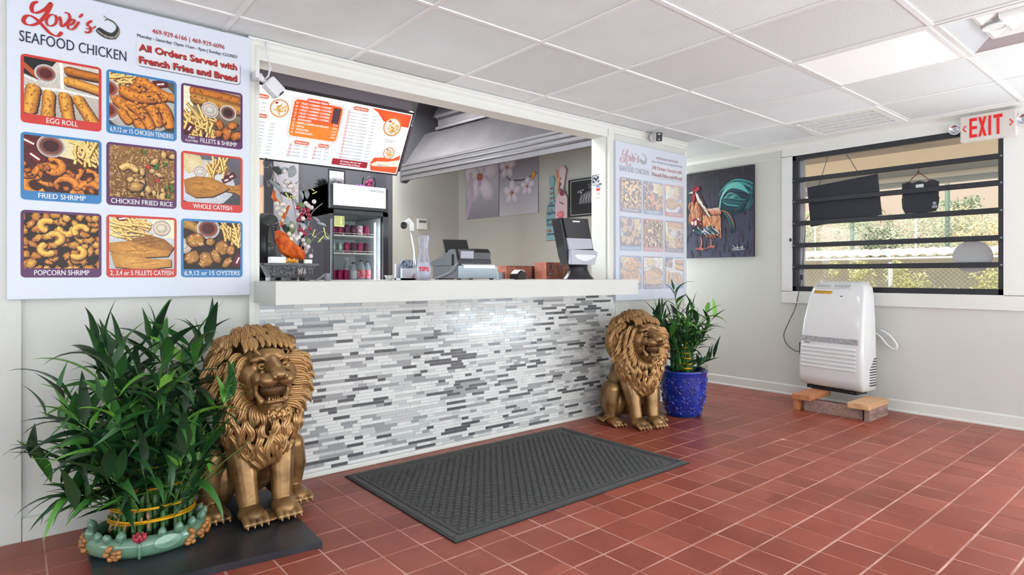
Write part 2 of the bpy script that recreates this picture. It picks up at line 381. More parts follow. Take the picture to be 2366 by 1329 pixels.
# ---------------------------------------------------------------- walls
struct(obj('wall_left', MB().box((-2.62, -3.5, 0), (-2.5, Y1 + .15, H + .1)), m_wall))
struct(obj('wall_back', MB().box((-2.62, -3.62, 0), (5.83, -3.5, H + .1)), m_wall))
wall_counter = struct(obj('wall_counter', MB().box((JL, Y1 + .02, 0), (JR, Y1 + .15, 0.98)), m_wall))
struct(obj('wall_counter_left', MB().box((-2.5, Y1, 0), (JL, Y1 + .15, KH)), m_wall)); struct(obj('trim_13', MB().box((-2.5, Y1 - .018, 0), (0.032, Y1, H)), m_wall))
wrt = struct(obj('wall_counter_right', MB().box((JR, Y1, 0), (XE, Y1 + .15, KH)), m_wall)); struct(obj('wall_recess_side', MB().box((XE - .06, Y1 + .15, 0), (XE, 5.0, KH)), m_wall))
struct(obj('wall_header', MB().box((JL, Y1, 2.29), (JR, Y1 + .15, KH)), m_wall))
ww = MB(); wy0, wy1, wz0, wz1 = 1.10, 2.685, 0.985, 2.27
ww.box((X2, -3.5, 0), (X2 + .13, wy0, H + .1)); ww.box((X2, wy1, 0), (X2 + .13, 5.0, H + .1)); ww.box((X2, wy0, 0), (X2 + .13, wy1, wz0)); ww.box((X2, wy0, wz1), (X2 + .13, wy1, H + .1))
wall_window = struct(obj('wall_window', ww, m_wall))
struct(obj('wall_recess', MB().box((XE - .06, 5.0, 0), (X2 + .13, 5.12, H + .1)), m_wall))
struct(obj('wall_kitchen_back', MB().box((0.4, YK, 0), (4.6, YK + .1, KH)), m_wallk))
struct(obj('wall_kitchen_left', MB().box((0.3, Y1 + .15, 0), (0.4, YK + .1, KH)), m_wallk))
KA = R(5.0); kdir = Vector((-math.sin(KA), math.cos(KA), 0)); kn = Vector((-math.cos(KA), -math.sin(KA), 0)); kc = Vector((4.50, YK, 0))   # kitchen side wall runs a little askew
def kpt(s, z, off=0.0): p = kc - kdir * s + kn * off; return Vector((p.x, p.y, z))   # s metres toward the viewer from the corner
wk = MB(); wk.prism([kpt(-.1, 0), kpt(3.03, 0), kpt(3.03, 0, -.08), kpt(-.1, 0, -.08)], (0, 0, KH)); struct(obj('wall_kitchen_side', wk, m_wallk))
dk = MB(); dk.box((1.86, 5.32, 0), (2.86, 5.42, KH)); dk.box((2.80, 5.2, 0), (2.86, 5.42, KH))
xr = on_y(907, 600, 5.2).x
dk = MB(); dk.box((on_y(688, 600, 5.42).x, 5.42, 0), (xr, 5.5, KH)); dk.box((xr - .06, 5.2, 0), (xr, 5.5, KH)); struct(obj('wall_kitchen_alcove', dk, m_dark))
# ---------------------------------------------------------------- ceiling with lay-in tiles
m_ct = mat('ceiling_tile', rgb(234, 238, 239), 0.85, bump=(110, 0.35, 3), var=(2.2, 0.75, rgb(220, 224, 225)), rand=0.03)
m_ctp = mat('ceiling_tile_pitted', rgb(231, 236, 237), 0.9, bump=(220, 0.25, 2), rand=0.03, var=(260, 0.12, rgb(203, 202, 198)))
m_bar = mat('grid_bar', rgb(232, 232, 230), 0.4)
ceil = struct(obj('ceiling', MB().box((-2.5, -3.5, H + .08), (X2 + .13, Y1, H + .14)).box((XE - .06, Y1, H + .08), (X2 + .13, 5.12, H + .14)), m_plenum))
struct(obj('ceiling_kitchen', MB().box((0.3, Y1, KH), (5.2, YK + .1, KH + .05)), mat('kitchen_ceiling', rgb(176, 173, 178), .8)))
GX, GY, GPX, GPY = 1.515, 1.68, 0.677, 0.706
gx = [GX + GPX * i for i in range(-6, 7)]; gy = [GY + GPY * k for k in range(-7, 6)]
def ctile(x0, y0, x1, y1, m, dz=0, tilt=(0, 0)):
    w, d = (x1 - x0) / 2, (y1 - y0) / 2; b = MB().box((-w + .004, -d + .004, 0), (w - .004, d - .004, .012)); bmesh.ops.recalc_face_normals(b.b, faces=b.b.faces)
    me = bpy.data.meshes.new('ceiling_tile'); b.b.to_mesh(me); me.materials.append(m)
    return obj_me('ceiling_tile', me, ceil, loc=((x0+x1)/2, (y0+y1)/2, H + .003 + dz), rot=(tilt[0], tilt[1], 0))
LIGHTC = (gx[9], gy[5]); FLATC = (gx[9], gy[6]); VENTC = (gx[11], gy[7])
for a in range(12):
    for b_ in range(12):
        x0, x1, y0, y1 = gx[a], gx[a+1], gy[b_], gy[b_+1]
        if x1 < -2.5 or x0 > X2 or y1 < -3.5: continue
        if (x0, y0) in (LIGHTC, FLATC, VENTC): continue
        x0 = max(x0, -2.5); x1 = min(x1, X2); y0 = max(y0, -3.5)
        if x0 < XE - .3 and y0 > Y1: continue
        if x0 < XE - .3: y1 = min(y1, Y1)
        if y0 >= 5 or y1 - y0 < .02 or x1 - x0 < .02: continue
        if x1 > XE and x0 < XE and y0 > Y1: x0 = XE - .05
        pit = (a >= 8 and b_ <= 6) or (a + b_) % 5 == 0
        big = rnd.random() < .3
        ctile(x0, y0, x1, min(y1, 5.0), m_ctp if pit else m_ct, rnd.uniform(0, .002), (rnd.gauss(0, .003 if big else .0008), rnd.gauss(0, .003 if big else .0008)))
for x in gx:
    if -2.5 < x < X2:
        y1 = 5.0 if x > XE else Y1
        obj('grid_bar', MB().box((x - .012, -3.5, H - .002), (x + .012, y1, H + .03)), m_bar, ceil)
for y in gy:
    if -3.5 < y < 5: obj('grid_bar', MB().box(((-2.5 if y < Y1 else XE), y - .012, H - .003), (X2, y + .012, H + .03)), m_bar, ceil)
# trims ---------------------------------------------------------------------
def run_prof(prof, a, b, out, mb=None):
    """moulding: prof [(outward, z)] swept from a to b; out = outward unit vector"""
    mb = mb or MB(); a, b, out = Vector(a), Vector(b), Vector(out); n = len(prof)
    A = [a + out * p[0] + Vector((0, 0, p[1])) for p in prof]; B = [b + out * p[0] + Vector((0, 0, p[1])) for p in prof]
    for i in range(n): mb.face([A[i], A[(i+1) % n], B[(i+1) % n], B[i]])
    mb.face(A[::-1]); mb.face(B); return mb
crown = [(0, 0), (.036, 0), (.036, -.012), (.028, -.018), (.026, -.035), (.014, -.05), (.012, -.062), (0, -.066)]
struct(obj('trim_1', run_prof(crown, (JL - .06, Y1, H), (XE, Y1, H), (0, -1, 0)), m_trim))
hdr = MB(); hdr.box((JL - .045, Y1 - .012, 2.285), (JR + .06, Y1, 2.33)); struct(obj('trim_2', hdr, m_trim))
for n_, (xa, xb) in enumerate([(0.958, 0.985), (0.985, 1.014), (3.79, 3.82), (3.82, 3.868)]):
    struct(obj('trim_%d' % (3 + n_), MB().box((xa, Y1 - (.016 if n_ % 2 else .028), (0 if n_ < 2 else 1.1)), (xb, Y1 + (.005), 2.39 if n_ < 2 else H - .02), bev=.003), m_trim))
cove = [(0, 0)] + [(.055 * math.cos(a * PI / 12), -.06 * (1 - math.sin(a * PI / 12)) if False else -.058 * math.sin(a * PI / 12)) for a in range(0, 7)]
struct(obj('trim_7', run_prof([(0, 0), (.10, 0), (.085, -.008), (.055, -.014), (.028, -.028), (.012, -.048), (0, -.055)], (X2, -3.5, H), (X2, 5.0, H), (-1, 0, 0)), m_trim))
struct(obj('trim_8', MB().box((X2 - .006, 2.80, 2.262), (X2, 5.0, 2.272)), m_trim))
base = [(0, 0), (.016, 0), (.016, .012), (.010, .02), (.010, .088), (.006, .098), (0, .10)]
struct(obj('baseboard_window', run_prof(base, (X2, -3.5, 0), (X2, 5.0, 0), (-1, 0, 0)), m_trim))
struct(obj('baseboard_counter', run_prof([(0, 0), (.022, 0), (.022, .095), (0, .10)], (0.036, Y1, 0), (0.975, Y1, 0), (0, -1, 0)), m_wall))
struct(obj('baseboard_right', run_prof(base, (3.90, Y1, 0), (XE, Y1, 0), (0, -1, 0)), m_trim))
struct(obj('trim_9', MB().box((XE - .03, Y1 - .012, .1), (XE + .012, Y1 + .03, 2.30), bev=.003), m_trim))
# window --------------------------------------------------------------------
m_blk = mat('black_powder_coat', rgb(38, 40, 46), 0.4, bump=(60, .03)); m_case = mat('casing_paint', rgb(228, 228, 223), 0.4)
win = struct(thing('window_1', '', '', (X2, 1.9, 1.0))); del win['label'], win['category']
cs = MB(); cy0, cy1, cz0, cz1 = 0.985, 2.783, 0.886, 2.365
for a, b in (((cy0, cz0), (cy1, wz0 + .004)), ((cy0, wz1 - .004), (cy1, cz1)), ((cy0, wz0), (wy0 + .004, wz1)), ((wy1 - .004, wz0), (cy1, wz1))):
    cs.box((X2 - .016, a[0], a[1]), (X2 + .001, b[0], b[1]))
cs.box((X2 - .022, cy0 - .01, cz0 - .008), (X2, cy1 + .01, cz0)); obj('window_casing', cs, m_case, win)
fr = MB(); g = .036
for a, b in (((wy0, wz0), (wy1, wz0 + .05)), ((wy0, wz1 - .05), (wy1, wz1)), ((wy0, wz0), (wy0 + g, wz1)), ((wy1 - g, wz0), (wy1, wz1))):
    fr.box((X2 - .012, a[0], a[1]), (X2 + .03, b[0], b[1]), bev=.002)
obj('security_frame', fr, m_blk, win)
for z in (2.032, 1.832, 1.626, 1.420, 1.217):
    s = obj('security_bar', MB().box((X2 - .02, wy0 + .004, z - .021), (X2 + .006, wy1 - .004, z + .021), bev=.003), m_blk, win)
    bb = MB()
    for y in (wy0 + .017, wy1 - .017): bb.ball((X2 - .022, y, z), (.004, .007, .007))
    obj('bolt', bb, mat('zinc', rgb(150, 152, 155), .35, .8), s)
sash = MB()
for a, b in (((wy0, wz0), (wy1, wz0 + .03)), ((wy0, wz1 - .03), (wy1, wz1)), ((wy0, wz0), (wy0 + .03, wz1)), ((wy1 - .075, wz0), (wy1, wz1))):
    sash.box((X2 + .07, a[0], a[1]), (X2 + .10, b[0], b[1]))
sash.box((X2 + .055, wy1 - .05, wz0), (X2 + .075, wy1 - .04, wz1)); obj('window_sash', sash, mat('alu_sash', rgb(190, 192, 196), .4, .5), win)
def glass_mat(name, tint=(1, 1, 1), refl=1.2, rough=0.0):
    m = bpy.data.materials.new(name); m.use_nodes = True; N = m.node_tree.nodes; L = m.node_tree.links; N.clear()
    o_ = N.new('ShaderNodeOutputMaterial'); mx = N.new('ShaderNodeMixShader'); t = N.new('ShaderNodeBsdfTransparent'); g_ = N.new('ShaderNodeBsdfGlossy'); fz = N.new('ShaderNodeFresnel'); fz.inputs[0].default_value = refl
    t.inputs[0].default_value = (*tint, 1); g_.inputs['Roughness'].default_value = rough
    L.new(fz.outputs[0], mx.inputs[0]); L.new(t.outputs[0], mx.inputs[1]); L.new(g_.outputs[0], mx.inputs[2]); L.new(mx.outputs[0], o_.inputs[0]); return m
m_glass = glass_mat('window_glass', (.97, .99, .98))
obj('pane', MB().box((X2 + .083, wy0 + .02, wz0 + .02), (X2 + .087, wy1 - .06, wz1 - .02)), m_glass, win)
lt = MB(); lt.box((X2 - .005, wy1 + .003, 1.30), (X2 + .0, wy1 + .02, 1.52)); lt.box((X2 - .03, wy1 + .004, 1.46), (X2 - .004, wy1 + .016, 1.49)); obj('latch', lt, m_blk, win)
# ================================================================= COUNTER FRONT
rnd = random.Random(11)
m_thin = mat('mosaic_grout', rgb(214, 214, 216), 0.7)
PX0, PX1, PZ0, PZ1 = 1.006, 3.890, 0.030, 0.985
obj('mosaic_backing', MB().box((PX0 - .01, Y1 - .004, 0), (PX1, Y1 + .02, 1.0)), m_thin, wall_counter)
mos = [mat('mosaic_dark_glass', rgb(84, 85, 87), .16, coat=.3, var=(30, .5, rgb(108, 109, 112))), mat('mosaic_grey_glass', rgb(164, 165, 166), .2, coat=.25, rand=.05),
       mat('mosaic_pale_glass', rgb(206, 207, 206), .18, coat=.25, rand=.04), mat('mosaic_marble', rgb(236, 235, 232), .42, coat=.05, var=(14, .35, rgb(220, 220, 218)), rand=.03)]
RP = 0.0193; rows = int((PZ1 - PZ0) / RP); LEN = [.052, .052, .10, .10, .15, .205]
pieces = []
for r in range(rows):
    x = PX0 - rnd.uniform(0, .1); prev = -1; ln = 0
    while x < PX1:
        L_ = rnd.choice(LEN); k = rnd.choices([0, 1, 2, 3], [16, 20, 22, 42])[0]
        if k == 0 and prev == 0 and rnd.random() < .7: k = 3
        x0, x1 = max(x, PX0), min(x + L_, PX1)
        if x1 - x0 > .012: pieces.append((x0, x1, PZ0 + r * RP, k, rnd.uniform(.0035, .006) if k == 3 else rnd.uniform(.0025, .0045)))
        prev = k; x += L_
pieces.sort(key=lambda p: (p[0] + p[1]) / 2)
ms = []
for k in range(4):
    b = MB().box((0, -1, 0), (1, 0, 1)); bmesh.ops.recalc_face_normals(b.b, faces=b.b.faces); me = bpy.data.meshes.new('mosaic_tile'); b.b.to_mesh(me); me.materials.append(mos[k]); ms.append(me)
rest = MB(); cnt = 0
for x0, x1, z, k, d in pieces:
    if cnt < 300 and x1 > 1.14:
        o = obj_me('mosaic_tile', ms[k], wall_counter, loc=(x0 + .0009, Y1 - .004, z + .0009)); o.scale = (x1 - x0 - .0018, d, RP - .0018); cnt += 1
    else:
        rest.mi = k; rest.box((x0 + .0009, Y1 - .004 - d, z + .0009), (x1 - .0009, Y1 - .004, z + RP - .0009))
o = obj('mosaic_tiling', rest, mos, wall_counter); o['kind'] = 'stuff'
struct(obj('trim_10', MB().box((PX0 - .01, Y1 - .022, 0), (PX1 + .004, Y1 + .001, .028), bev=.006), mat('cove_tile', rgb(228, 227, 222), .25)))
struct(obj('trim_11', MB().box((PX1, Y1 - .012, 0), (PX1 + .012, Y1 + .001, .99)), m_trim))
# countertop ----------------------------------------------------------------
m_lam = mat('white_laminate', rgb(212, 212, 208), .5, var=(3, .5, rgb(206, 206, 202)))
t = thing('countertop', 'long white laminate serving countertop running across the kitchen opening above the mosaic tile front', 'counter', (2.36, 3.2, .99))
obj('apron', MB().box((.981, 2.963, .992), (3.742, 2.983, 1.1065), bev=.0015).box((.981, 2.984, .992), (.999, Y1 - .022, 1.1065)).box((3.724, 2.984, .992), (3.742, Y1 - .022, 1.1065)).box((1.0, 2.984, .992), (3.723, Y1 - .022, 1.0)), m_lam, t)
obj('top', MB().box((.999, 2.984, 1.088), (3.724, Y1 + .001, 1.107)).box((JL + .002, Y1 + .001, 1.088), (JR - .002, 3.85, 1.107)), m_lam, t)
CT = 1.107
# floor mat -----------------------------------------------------------------
def carpet_mat(name, c1, c2):
    m = mat(name, c1, .95, bump=(420, .8, 6), var=(160, .35, c2), sheen=.15); return m
m_car = carpet_mat('charcoal_carpet', rgb(46, 46, 46), rgb(92, 91, 90)); m_rub = mat('black_rubber', rgb(34, 34, 36), .7)
t = thing('doormat', 'charcoal waffle-textured doormat lying on the red tiles in front of the counter', 'mat', (2.3, 2.66, 0))
MX0, MX1, MY0, MY1 = 1.445, 3.155, 2.11, 3.215
obj('backing', MB().box((MX0, MY0, 0), (MX1, MY1, .004)), m_rub, t)
bd = MB()
for o_, w_, h_ in ((.012, .030, .012), (.052, .014, .011)):
    a, b = o_, o_ + w_
    bd.box((MX0 + a, MY0 + a, .003), (MX1 - a, MY0 + b, h_), bev=.003).box((MX0 + a, MY1 - b, .003), (MX1 - a, MY1 - a, h_), bev=.003)
    bd.box((MX0 + a, MY0 + b, .003), (MX0 + b, MY1 - b, h_), bev=.003).box((MX1 - b, MY0 + b, .003), (MX1 - a, MY1 - b, h_), bev=.003)
bd.box((MX0 + .004, MY0 + .004, .003), (MX1 - .004, MY1 - .004, .0065)); obj('border', bd, m_car, t)
wf = MB(); ix0, iy0 = MX0 + .075, MY0 + .075; CW, CH = .046, .030
nx, ny = int((MX1 - MX0 - .15) / CW), int((MY1 - MY0 - .15) / CH)
for j in range(ny):
    for i in range(nx):
        x = ix0 + i * CW + (j % 2) * CW * .5; y = iy0 + j * CH
        if x + CW > MX1 - .07: continue
        s_ = .010; zb, zt = .006, .0125
        lo = [(x + .002, y + .003), (x + CW - .004, y + .001), (x + CW - .002 + s_ * .3, y + CH - .003), (x + .004 + s_ * .3, y + CH - .001)]
        cx_, cy_ = x + CW / 2, y + CH / 2; hi = [(cx_ + (px - cx_) * .72, cy_ + (py - cy_) * .6) for px, py in lo]
        A = [wf.b.verts.new((p[0], p[1], zb)) for p in lo]; B = [wf.b.verts.new((p[0], p[1], zt)) for p in hi]
        wf.b.faces.new(B)
        for q in range(4): wf.b.faces.new((A[q], A[(q+1) % 4], B[(q+1) % 4], B[q]))
o = obj('waffle_pile', wf, m_car, t); o['kind'] = 'stuff'
# black slab ----------------------------------------------------------------
SLZ = .028
t = obj('plinth_board', MB().prism([(.228, 2.535, 0), (.997, 2.435, 0), (1.03, 3.20, 0), (.243, 3.232, 0)], (0, 0, SLZ)), mat('black_melamine', rgb(30, 31, 38), .33, bump=(70, .04), var=(4.2, .28, rgb(58, 60, 66))))
tag(t, 'low black board on the floor under the left lion and the oval pot', 'board')
# ================================================================= FOOD PRINTS
GOLD, GOLD2, BRN, BRN2 = rgb(238, 186, 92), rgb(214, 145, 55), rgb(150, 84, 30), rgb(92, 46, 18)
FRY, FRY2 = rgb(248, 220, 140), rgb(206, 156, 74); CREAM = rgb(240, 236, 226)
def smooth(pts, k=5):
    out = []; n = len(pts)
    for i in range(n - 1):
        p0, p1, p2, p3 = pts[max(i-1, 0)], pts[i], pts[i+1], pts[min(i+2, n-1)]
        for t in range(k):
            t /= k; out.append(tuple(.5 * (2*p1[a] + (p2[a]-p0[a])*t + (2*p0[a]-5*p1[a]+4*p2[a]-p3[a])*t*t + (3*p1[a]-p0[a]-3*p2[a]+p3[a])*t**3) for a in (0, 1)))
    return out + [pts[-1]]
class Food:
    """draws in a box x0,y0,w,h of a Print"""
    def __init__(s, P, x0, y0, w, h, seed): s.P, s.x0, s.y0, s.w, s.h, s.r = P, x0, y0, w, h, random.Random(seed); P.frame(x0, y0, x0 + w, y0 + h)
    def X(s, u): return s.x0 + u * s.w
    def Y(s, v): return s.y0 + v * s.h
    def bg(s, c, c2=None): s.P.rect(s.x0, s.y0, s.x0 + s.w, s.y0 + s.h, c, c2)
    def cup(s, u, v, r, sauce=rgb(128, 28, 20), rim=rgb(225, 218, 212)):
        R_ = r * s.w; s.P.blob(s.X(u), s.Y(v), R_, R_ * .93, 0, rim, rgb(170, 160, 155), 22); s.P.blob(s.X(u), s.Y(v), R_ * .80, R_ * .74, 0, mixc(sauce, (1, .5, .4), .12), mixc(sauce, (.6, .3, .2), .4), 20)
        s.P.blob(s.X(u), s.Y(v), R_ * .56, R_ * .50, 0, sauce, mixc(sauce, (0, 0, 0), .45), 18); s.P.ring(s.X(u), s.Y(v), R_ * .92, R_ * .98, mixc(rim, (1, 1, 1), .6))
    def lump(s, u, v, a, b, rot, c=GOLD, e=BRN, wob=.12, spots=3):
        s.P.blob(s.X(u) + .006 * s.w, s.Y(v) - .012 * s.h, a * s.w * 1.08, b * s.w * 1.1, rot, rgb(70, 34, 14), rgb(60, 30, 14), 14, wob, rnd=s.r)
        s.P.blob(s.X(u), s.Y(v), a * s.w, b * s.w, rot, c, e, 16, wob, rnd=s.r)
        for _ in range(spots):
            du, dv = s.r.uniform(-.6, .6) * a * s.w, s.r.uniform(-.6, .6) * b * s.w; ca, sa = math.cos(rot), math.sin(rot)
            cc = mixc(c, e, s.r.uniform(.2, .7)) if s.r.random() < .6 else mixc(c, (1, .93, .7), .35)
            s.P.blob(s.X(u) + du*ca - dv*sa, s.Y(v) + du*sa + dv*ca, a * s.w * s.r.uniform(.1, .3), b * s.w * s.r.uniform(.12, .3), s.r.random() * 3, cc, mixc(c, e, .5), 7, .3, rnd=s.r)
    def chain(s, pts, w, c=GOLD, e=BRN, spots=6):
        """curved body: strokes from dark to light"""
        q = smooth([(s.X(u), s.Y(v)) for u, v in pts], 4) if len(pts) < 8 else [(s.X(u), s.Y(v)) for u, v in pts]; W = w * s.w; n_ = len(q)
        if len(pts) < 7:
            (xa, ya), (xb, yb) = q[0], q[1]; (xc, yc), (xd, yd) = q[-2], q[-1]; k0 = W * .22 / (math.hypot(xa - xb, ya - yb) or 1); k1 = W * .22 / (math.hypot(xc - xd, yc - yd) or 1)
            q = [(xa + (xa - xb) * k0, ya + (ya - yb) * k0)] + q + [(xd + (xd - xc) * k1, yd + (yd - yc) * k1)]; n_ = len(q)
            pr = [.62, .93] + [1.0] * (n_ - 4) + [.93, .62]
        else: pr = [.35 + .65 * math.sin(PI * min(1, (i + .6) / n_ * 1.25)) ** .5 if i < n_ * .8 else 1.0 - .75 * (i / n_ - .8) / .2 for i in range(n_)]
        wj = [1 + s.r.uniform(-.06, .06) for _ in q]; WL = lambda f: [W * f * a * b for a, b in zip(pr, wj)]
        s.P.stroke([(x + .01*s.w, y - .015*s.h) for x, y in q], WL(1.1), rgb(70, 34, 14)); s.P.stroke(q, WL(1), mixc(c, e, .8)); s.P.stroke([(x - .003*s.w, y + .005*s.h) for x, y in q], WL(.84), mixc(c, e, .5)); s.P.stroke([(x - .006*s.w, y + .009*s.h) for x, y in q], WL(.62), mixc(c, e, .25)); s.P.stroke([(x - .01*s.w, y + .014*s.h) for x, y in q], WL(.36), c)
        for _ in range(spots):
            i = s.r.randrange(len(q)); s.P.blob(q[i][0] + s.r.uniform(-.25, .25) * W, q[i][1] + s.r.uniform(-.25, .25) * W, W * .12, W * .08, s.r.random() * 3, mixc(c, e, s.r.uniform(.3, .9)), mixc(c, e, .6), 6, .3, rnd=s.r)
    def fries(s, u0, v0, u1, v1, n, base=None, L=.3):
        b = base if base is not None else R(60)
        for _ in range(n):
            u, v = s.r.uniform(u0, u1), s.r.uniform(v0, v1); a = b + s.r.gauss(0, .45); l = s.r.uniform(.6, 1) * L; du, dv = math.cos(a) * l / 2, math.sin(a) * l / 2; k = s.r.random(); bend = s.r.uniform(-.03, .03)
            q = [(s.X(u - du), s.Y(v - dv)), (s.X(u + bend), s.Y(v + bend)), (s.X(u + du), s.Y(v + dv))]
            s.P.stroke([(x + .008*s.w, y - .008*s.h) for x, y in q], .045 * s.w, rgb(120, 78, 34), taper=False); s.P.stroke(q, .038 * s.w, mixc(FRY2, FRY, k), mixc(FRY2, FRY, k * .6), taper=False); s.P.stroke([(x - .004*s.w, y + .005*s.h) for x, y in q], .016 * s.w, mixc(FRY, (1, 1, .8), .3), taper=False)
    def packet(s, u, v, a, rot=0):
        ca, sa = math.cos(rot), math.sin(rot); q = [(-a, -a*.6), (a, -a*.6), (a, a*.6), (-a, a*.6)]
        s.P.poly([(s.X(u) + (x*ca - y*sa)*s.w, s.Y(v) + (x*sa + y*ca)*s.w) for x, y in q], rgb(150, 28, 30), rgb(96, 16, 20)); s.P.stroke([(s.X(u - a*.5*ca), s.Y(v - a*.5*sa)), (s.X(u + a*.5*ca), s.Y(v + a*.5*sa))], .04 * s.w, rgb(236, 226, 222))
    def fillet(s, pts, c=GOLD, e=BRN, n=26):
        q = [(s.X(u), s.Y(v)) for u, v in pts]; s.P.poly([(x + .012*s.w, y - .02*s.h) for x, y in q], rgb(66, 34, 14)); s.P.poly(q, c, mixc(c, e, .55))
        cx = sum(p[0] for p in q) / len(q); cy = sum(p[1] for p in q) / len(q)
        for _ in range(n):
            i = s.r.randrange(len(q)); f = s.r.uniform(.1, .85); x, y = cx + (q[i][0] - cx) * f, cy + (q[i][1] - cy) * f
            s.P.blob(x, y, s.w * s.r.uniform(.02, .06), s.h * s.r.uniform(.01, .022), s.r.gauss(-.15, .25), mixc(c, e, s.r.uniform(.05, .8)), mixc(c, e, .4), 7, .3, rnd=s.r)
        for _ in range(5):
            y = cy + s.r.uniform(-.5, .5) * (max(p[1] for p in q) - min(p[1] for p in q)) * .6; x = cx + s.r.uniform(-.2, .2) * s.w
            s.P.stroke([(x + k * .06 * s.w, y + .012 * s.h * math.sin(k + s.r.random())) for k in range(-2, 3)], .012 * s.w, mixc(e, c, .3))
def food_egg(f):
    f.bg(rgb(222, 216, 208), rgb(196, 188, 178)); f.P.poly([(f.X(u), f.Y(v)) for u, v in ((0, 1), (.42, 1), (.2, .62), (0, .7))], rgb(40, 30, 34)); f.P.stroke([(f.X(-.05), f.Y(.9)), (f.X(.18), f.Y(.68))], .1 * f.w, rgb(196, 110, 50)); f.P.stroke([(f.X(0), f.Y(.66)), (f.X(.16), f.Y(.6))], .03 * f.w, rgb(235, 235, 235))
    f.P.stroke([(f.X(0), f.Y(.47)), (f.X(.5), f.Y(.5)), (f.X(1), f.Y(.46))], .05 * f.w, rgb(240, 237, 232)); f.P.stroke([(f.X(.5), f.Y(.5)), (f.X(.48), f.Y(1.02))], .06 * f.w, rgb(242, 240, 236))
    f.cup(.28, .76, .15); f.chain([(.56, .88), (.75, .86), (1.08, .84)], .15, GOLD2, BRN2); f.chain([(.56, .69), (.75, .66), (1.1, .58)], .16, GOLD, BRN)
    for (u0, v0, u1, v1, w) in ((.12, .48, .06, .05, .17), (.32, .42, .30, -.02, .15), (.52, .42, .58, .0, .15), (.70, .40, .93, -.03, .15)):
        f.chain([(u0 + (u1-u0)*k/5, v0 + (v1-v0)*k/5) for k in range(6)], w * 1.15, GOLD, BRN, 14)
def food_tenders(f):
    f.bg(rgb(120, 112, 106), rgb(90, 84, 80)); f.P.blob(f.X(.45), f.Y(.5), .62*f.w, .6*f.h, 0, rgb(225, 222, 218), rgb(190, 186, 180)); f.fries(-.05, .78, .45, 1.0, 26, R(20), .34); f.packet(.78, .93, .12, .3)
    f.cup(-.02, .68, .17, rgb(150, 50, 30)); f.cup(-.02, .27, .17, rgb(150, 50, 30))
    for p, w in (([(.5, .98), (.45, .82), (.33, .68), (.2, .55)], .2), ([(.55, .9), (.7, .8), (.85, .72), (1.0, .7)], .16), ([(.62, .72), (.7, .6), (.85, .4), (.92, .12)], .19), ([(.4, .6), (.55, .5), (.68, .35), (.72, .12)], .19), ([(.1, .5), (.22, .4), (.38, .2), (.5, .03)], .19), ([(.3, .45), (.42, .36), (.55, .2), (.62, .05)], .17), ([(.2, .7), (.35, .62), (.55, .62), (.7, .66)], .2), ([(.18, .3), (.22, .2), (.3, .1)], .14)):
        f.chain(p, w, rgb(236, 168, 74), rgb(150, 78, 26), 16)
    for _ in range(26): f.lump(f.r.uniform(.2, .92), f.r.uniform(.08, .85), .035, .028, f.r.random()*3, rgb(242, 184, 92), rgb(170, 92, 34), .3, 0)
def food_mix(f):
    f.bg(rgb(190, 176, 150), rgb(70, 20, 26)); f.P.poly([(f.X(u), f.Y(v)) for u, v in ((0, 1), (.22, 1), (.14, .5), (0, .45))], rgb(242, 236, 212)); f.chain([(.15, .92), (.5, .9), (1, .86)], .2, GOLD2, BRN2, 12); f.chain([(.16, .78), (.5, .74), (1.05, .66)], .2, rgb(214, 168, 88), rgb(128, 84, 34), 20)
    f.fries(.06, .02, .5, .5, 44, R(110), .4); f.cup(.45, .58, .15, rgb(232, 230, 220)); f.cup(.77, .58, .15, rgb(84, 14, 16))
    for u, v, a in ((.62, .3, .1), (.85, .32, .1), (.75, .14, .13), (.93, .12, .12), (.6, .12, .08)): f.lump(u, v, a, a * .7, f.r.random() * 2, rgb(232, 160, 66), BRN, .2, 6)
    f.packet(.1, .14, .1, 1.1)
def food_shrimp(f):
    f.bg(rgb(120, 60, 24), rgb(90, 42, 18)); f.P.poly([(f.X(u), f.Y(v)) for u, v in ((.35, 1), (.8, 1), (.72, .62), (.4, .68))], rgb(236, 224, 186)); f.packet(.06, .88, .16, -.5); f.packet(.14, .62, .16, -.7); f.fries(.68, .62, 1.0, .95, 26, R(115), .42); f.cup(.35, .84, .19, rgb(98, 20, 18), rgb(205, 160, 150))
    for u, v, r_, a0 in ((.32, .3, .17, .4), (.62, .42, .14, 2.2), (.85, .3, .15, 3.6), (.15, .12, .15, 1.2), (.55, .12, .15, 5.2), (.88, .08, .14, .4), (.06, .4, .12, 2), (.38, .48, .12, 4)):
        f.chain([(u + r_*math.cos(a0 + k*.62), v + r_*math.sin(a0 + k*.62)) for k in range(8)], .13, rgb(240, 170, 78), rgb(160, 84, 28), 10)
    for _ in range(14): f.lump(f.r.random(), f.r.uniform(0, .5), .05, .035, f.r.random()*3, rgb(226, 150, 60), BRN, .3, 1)
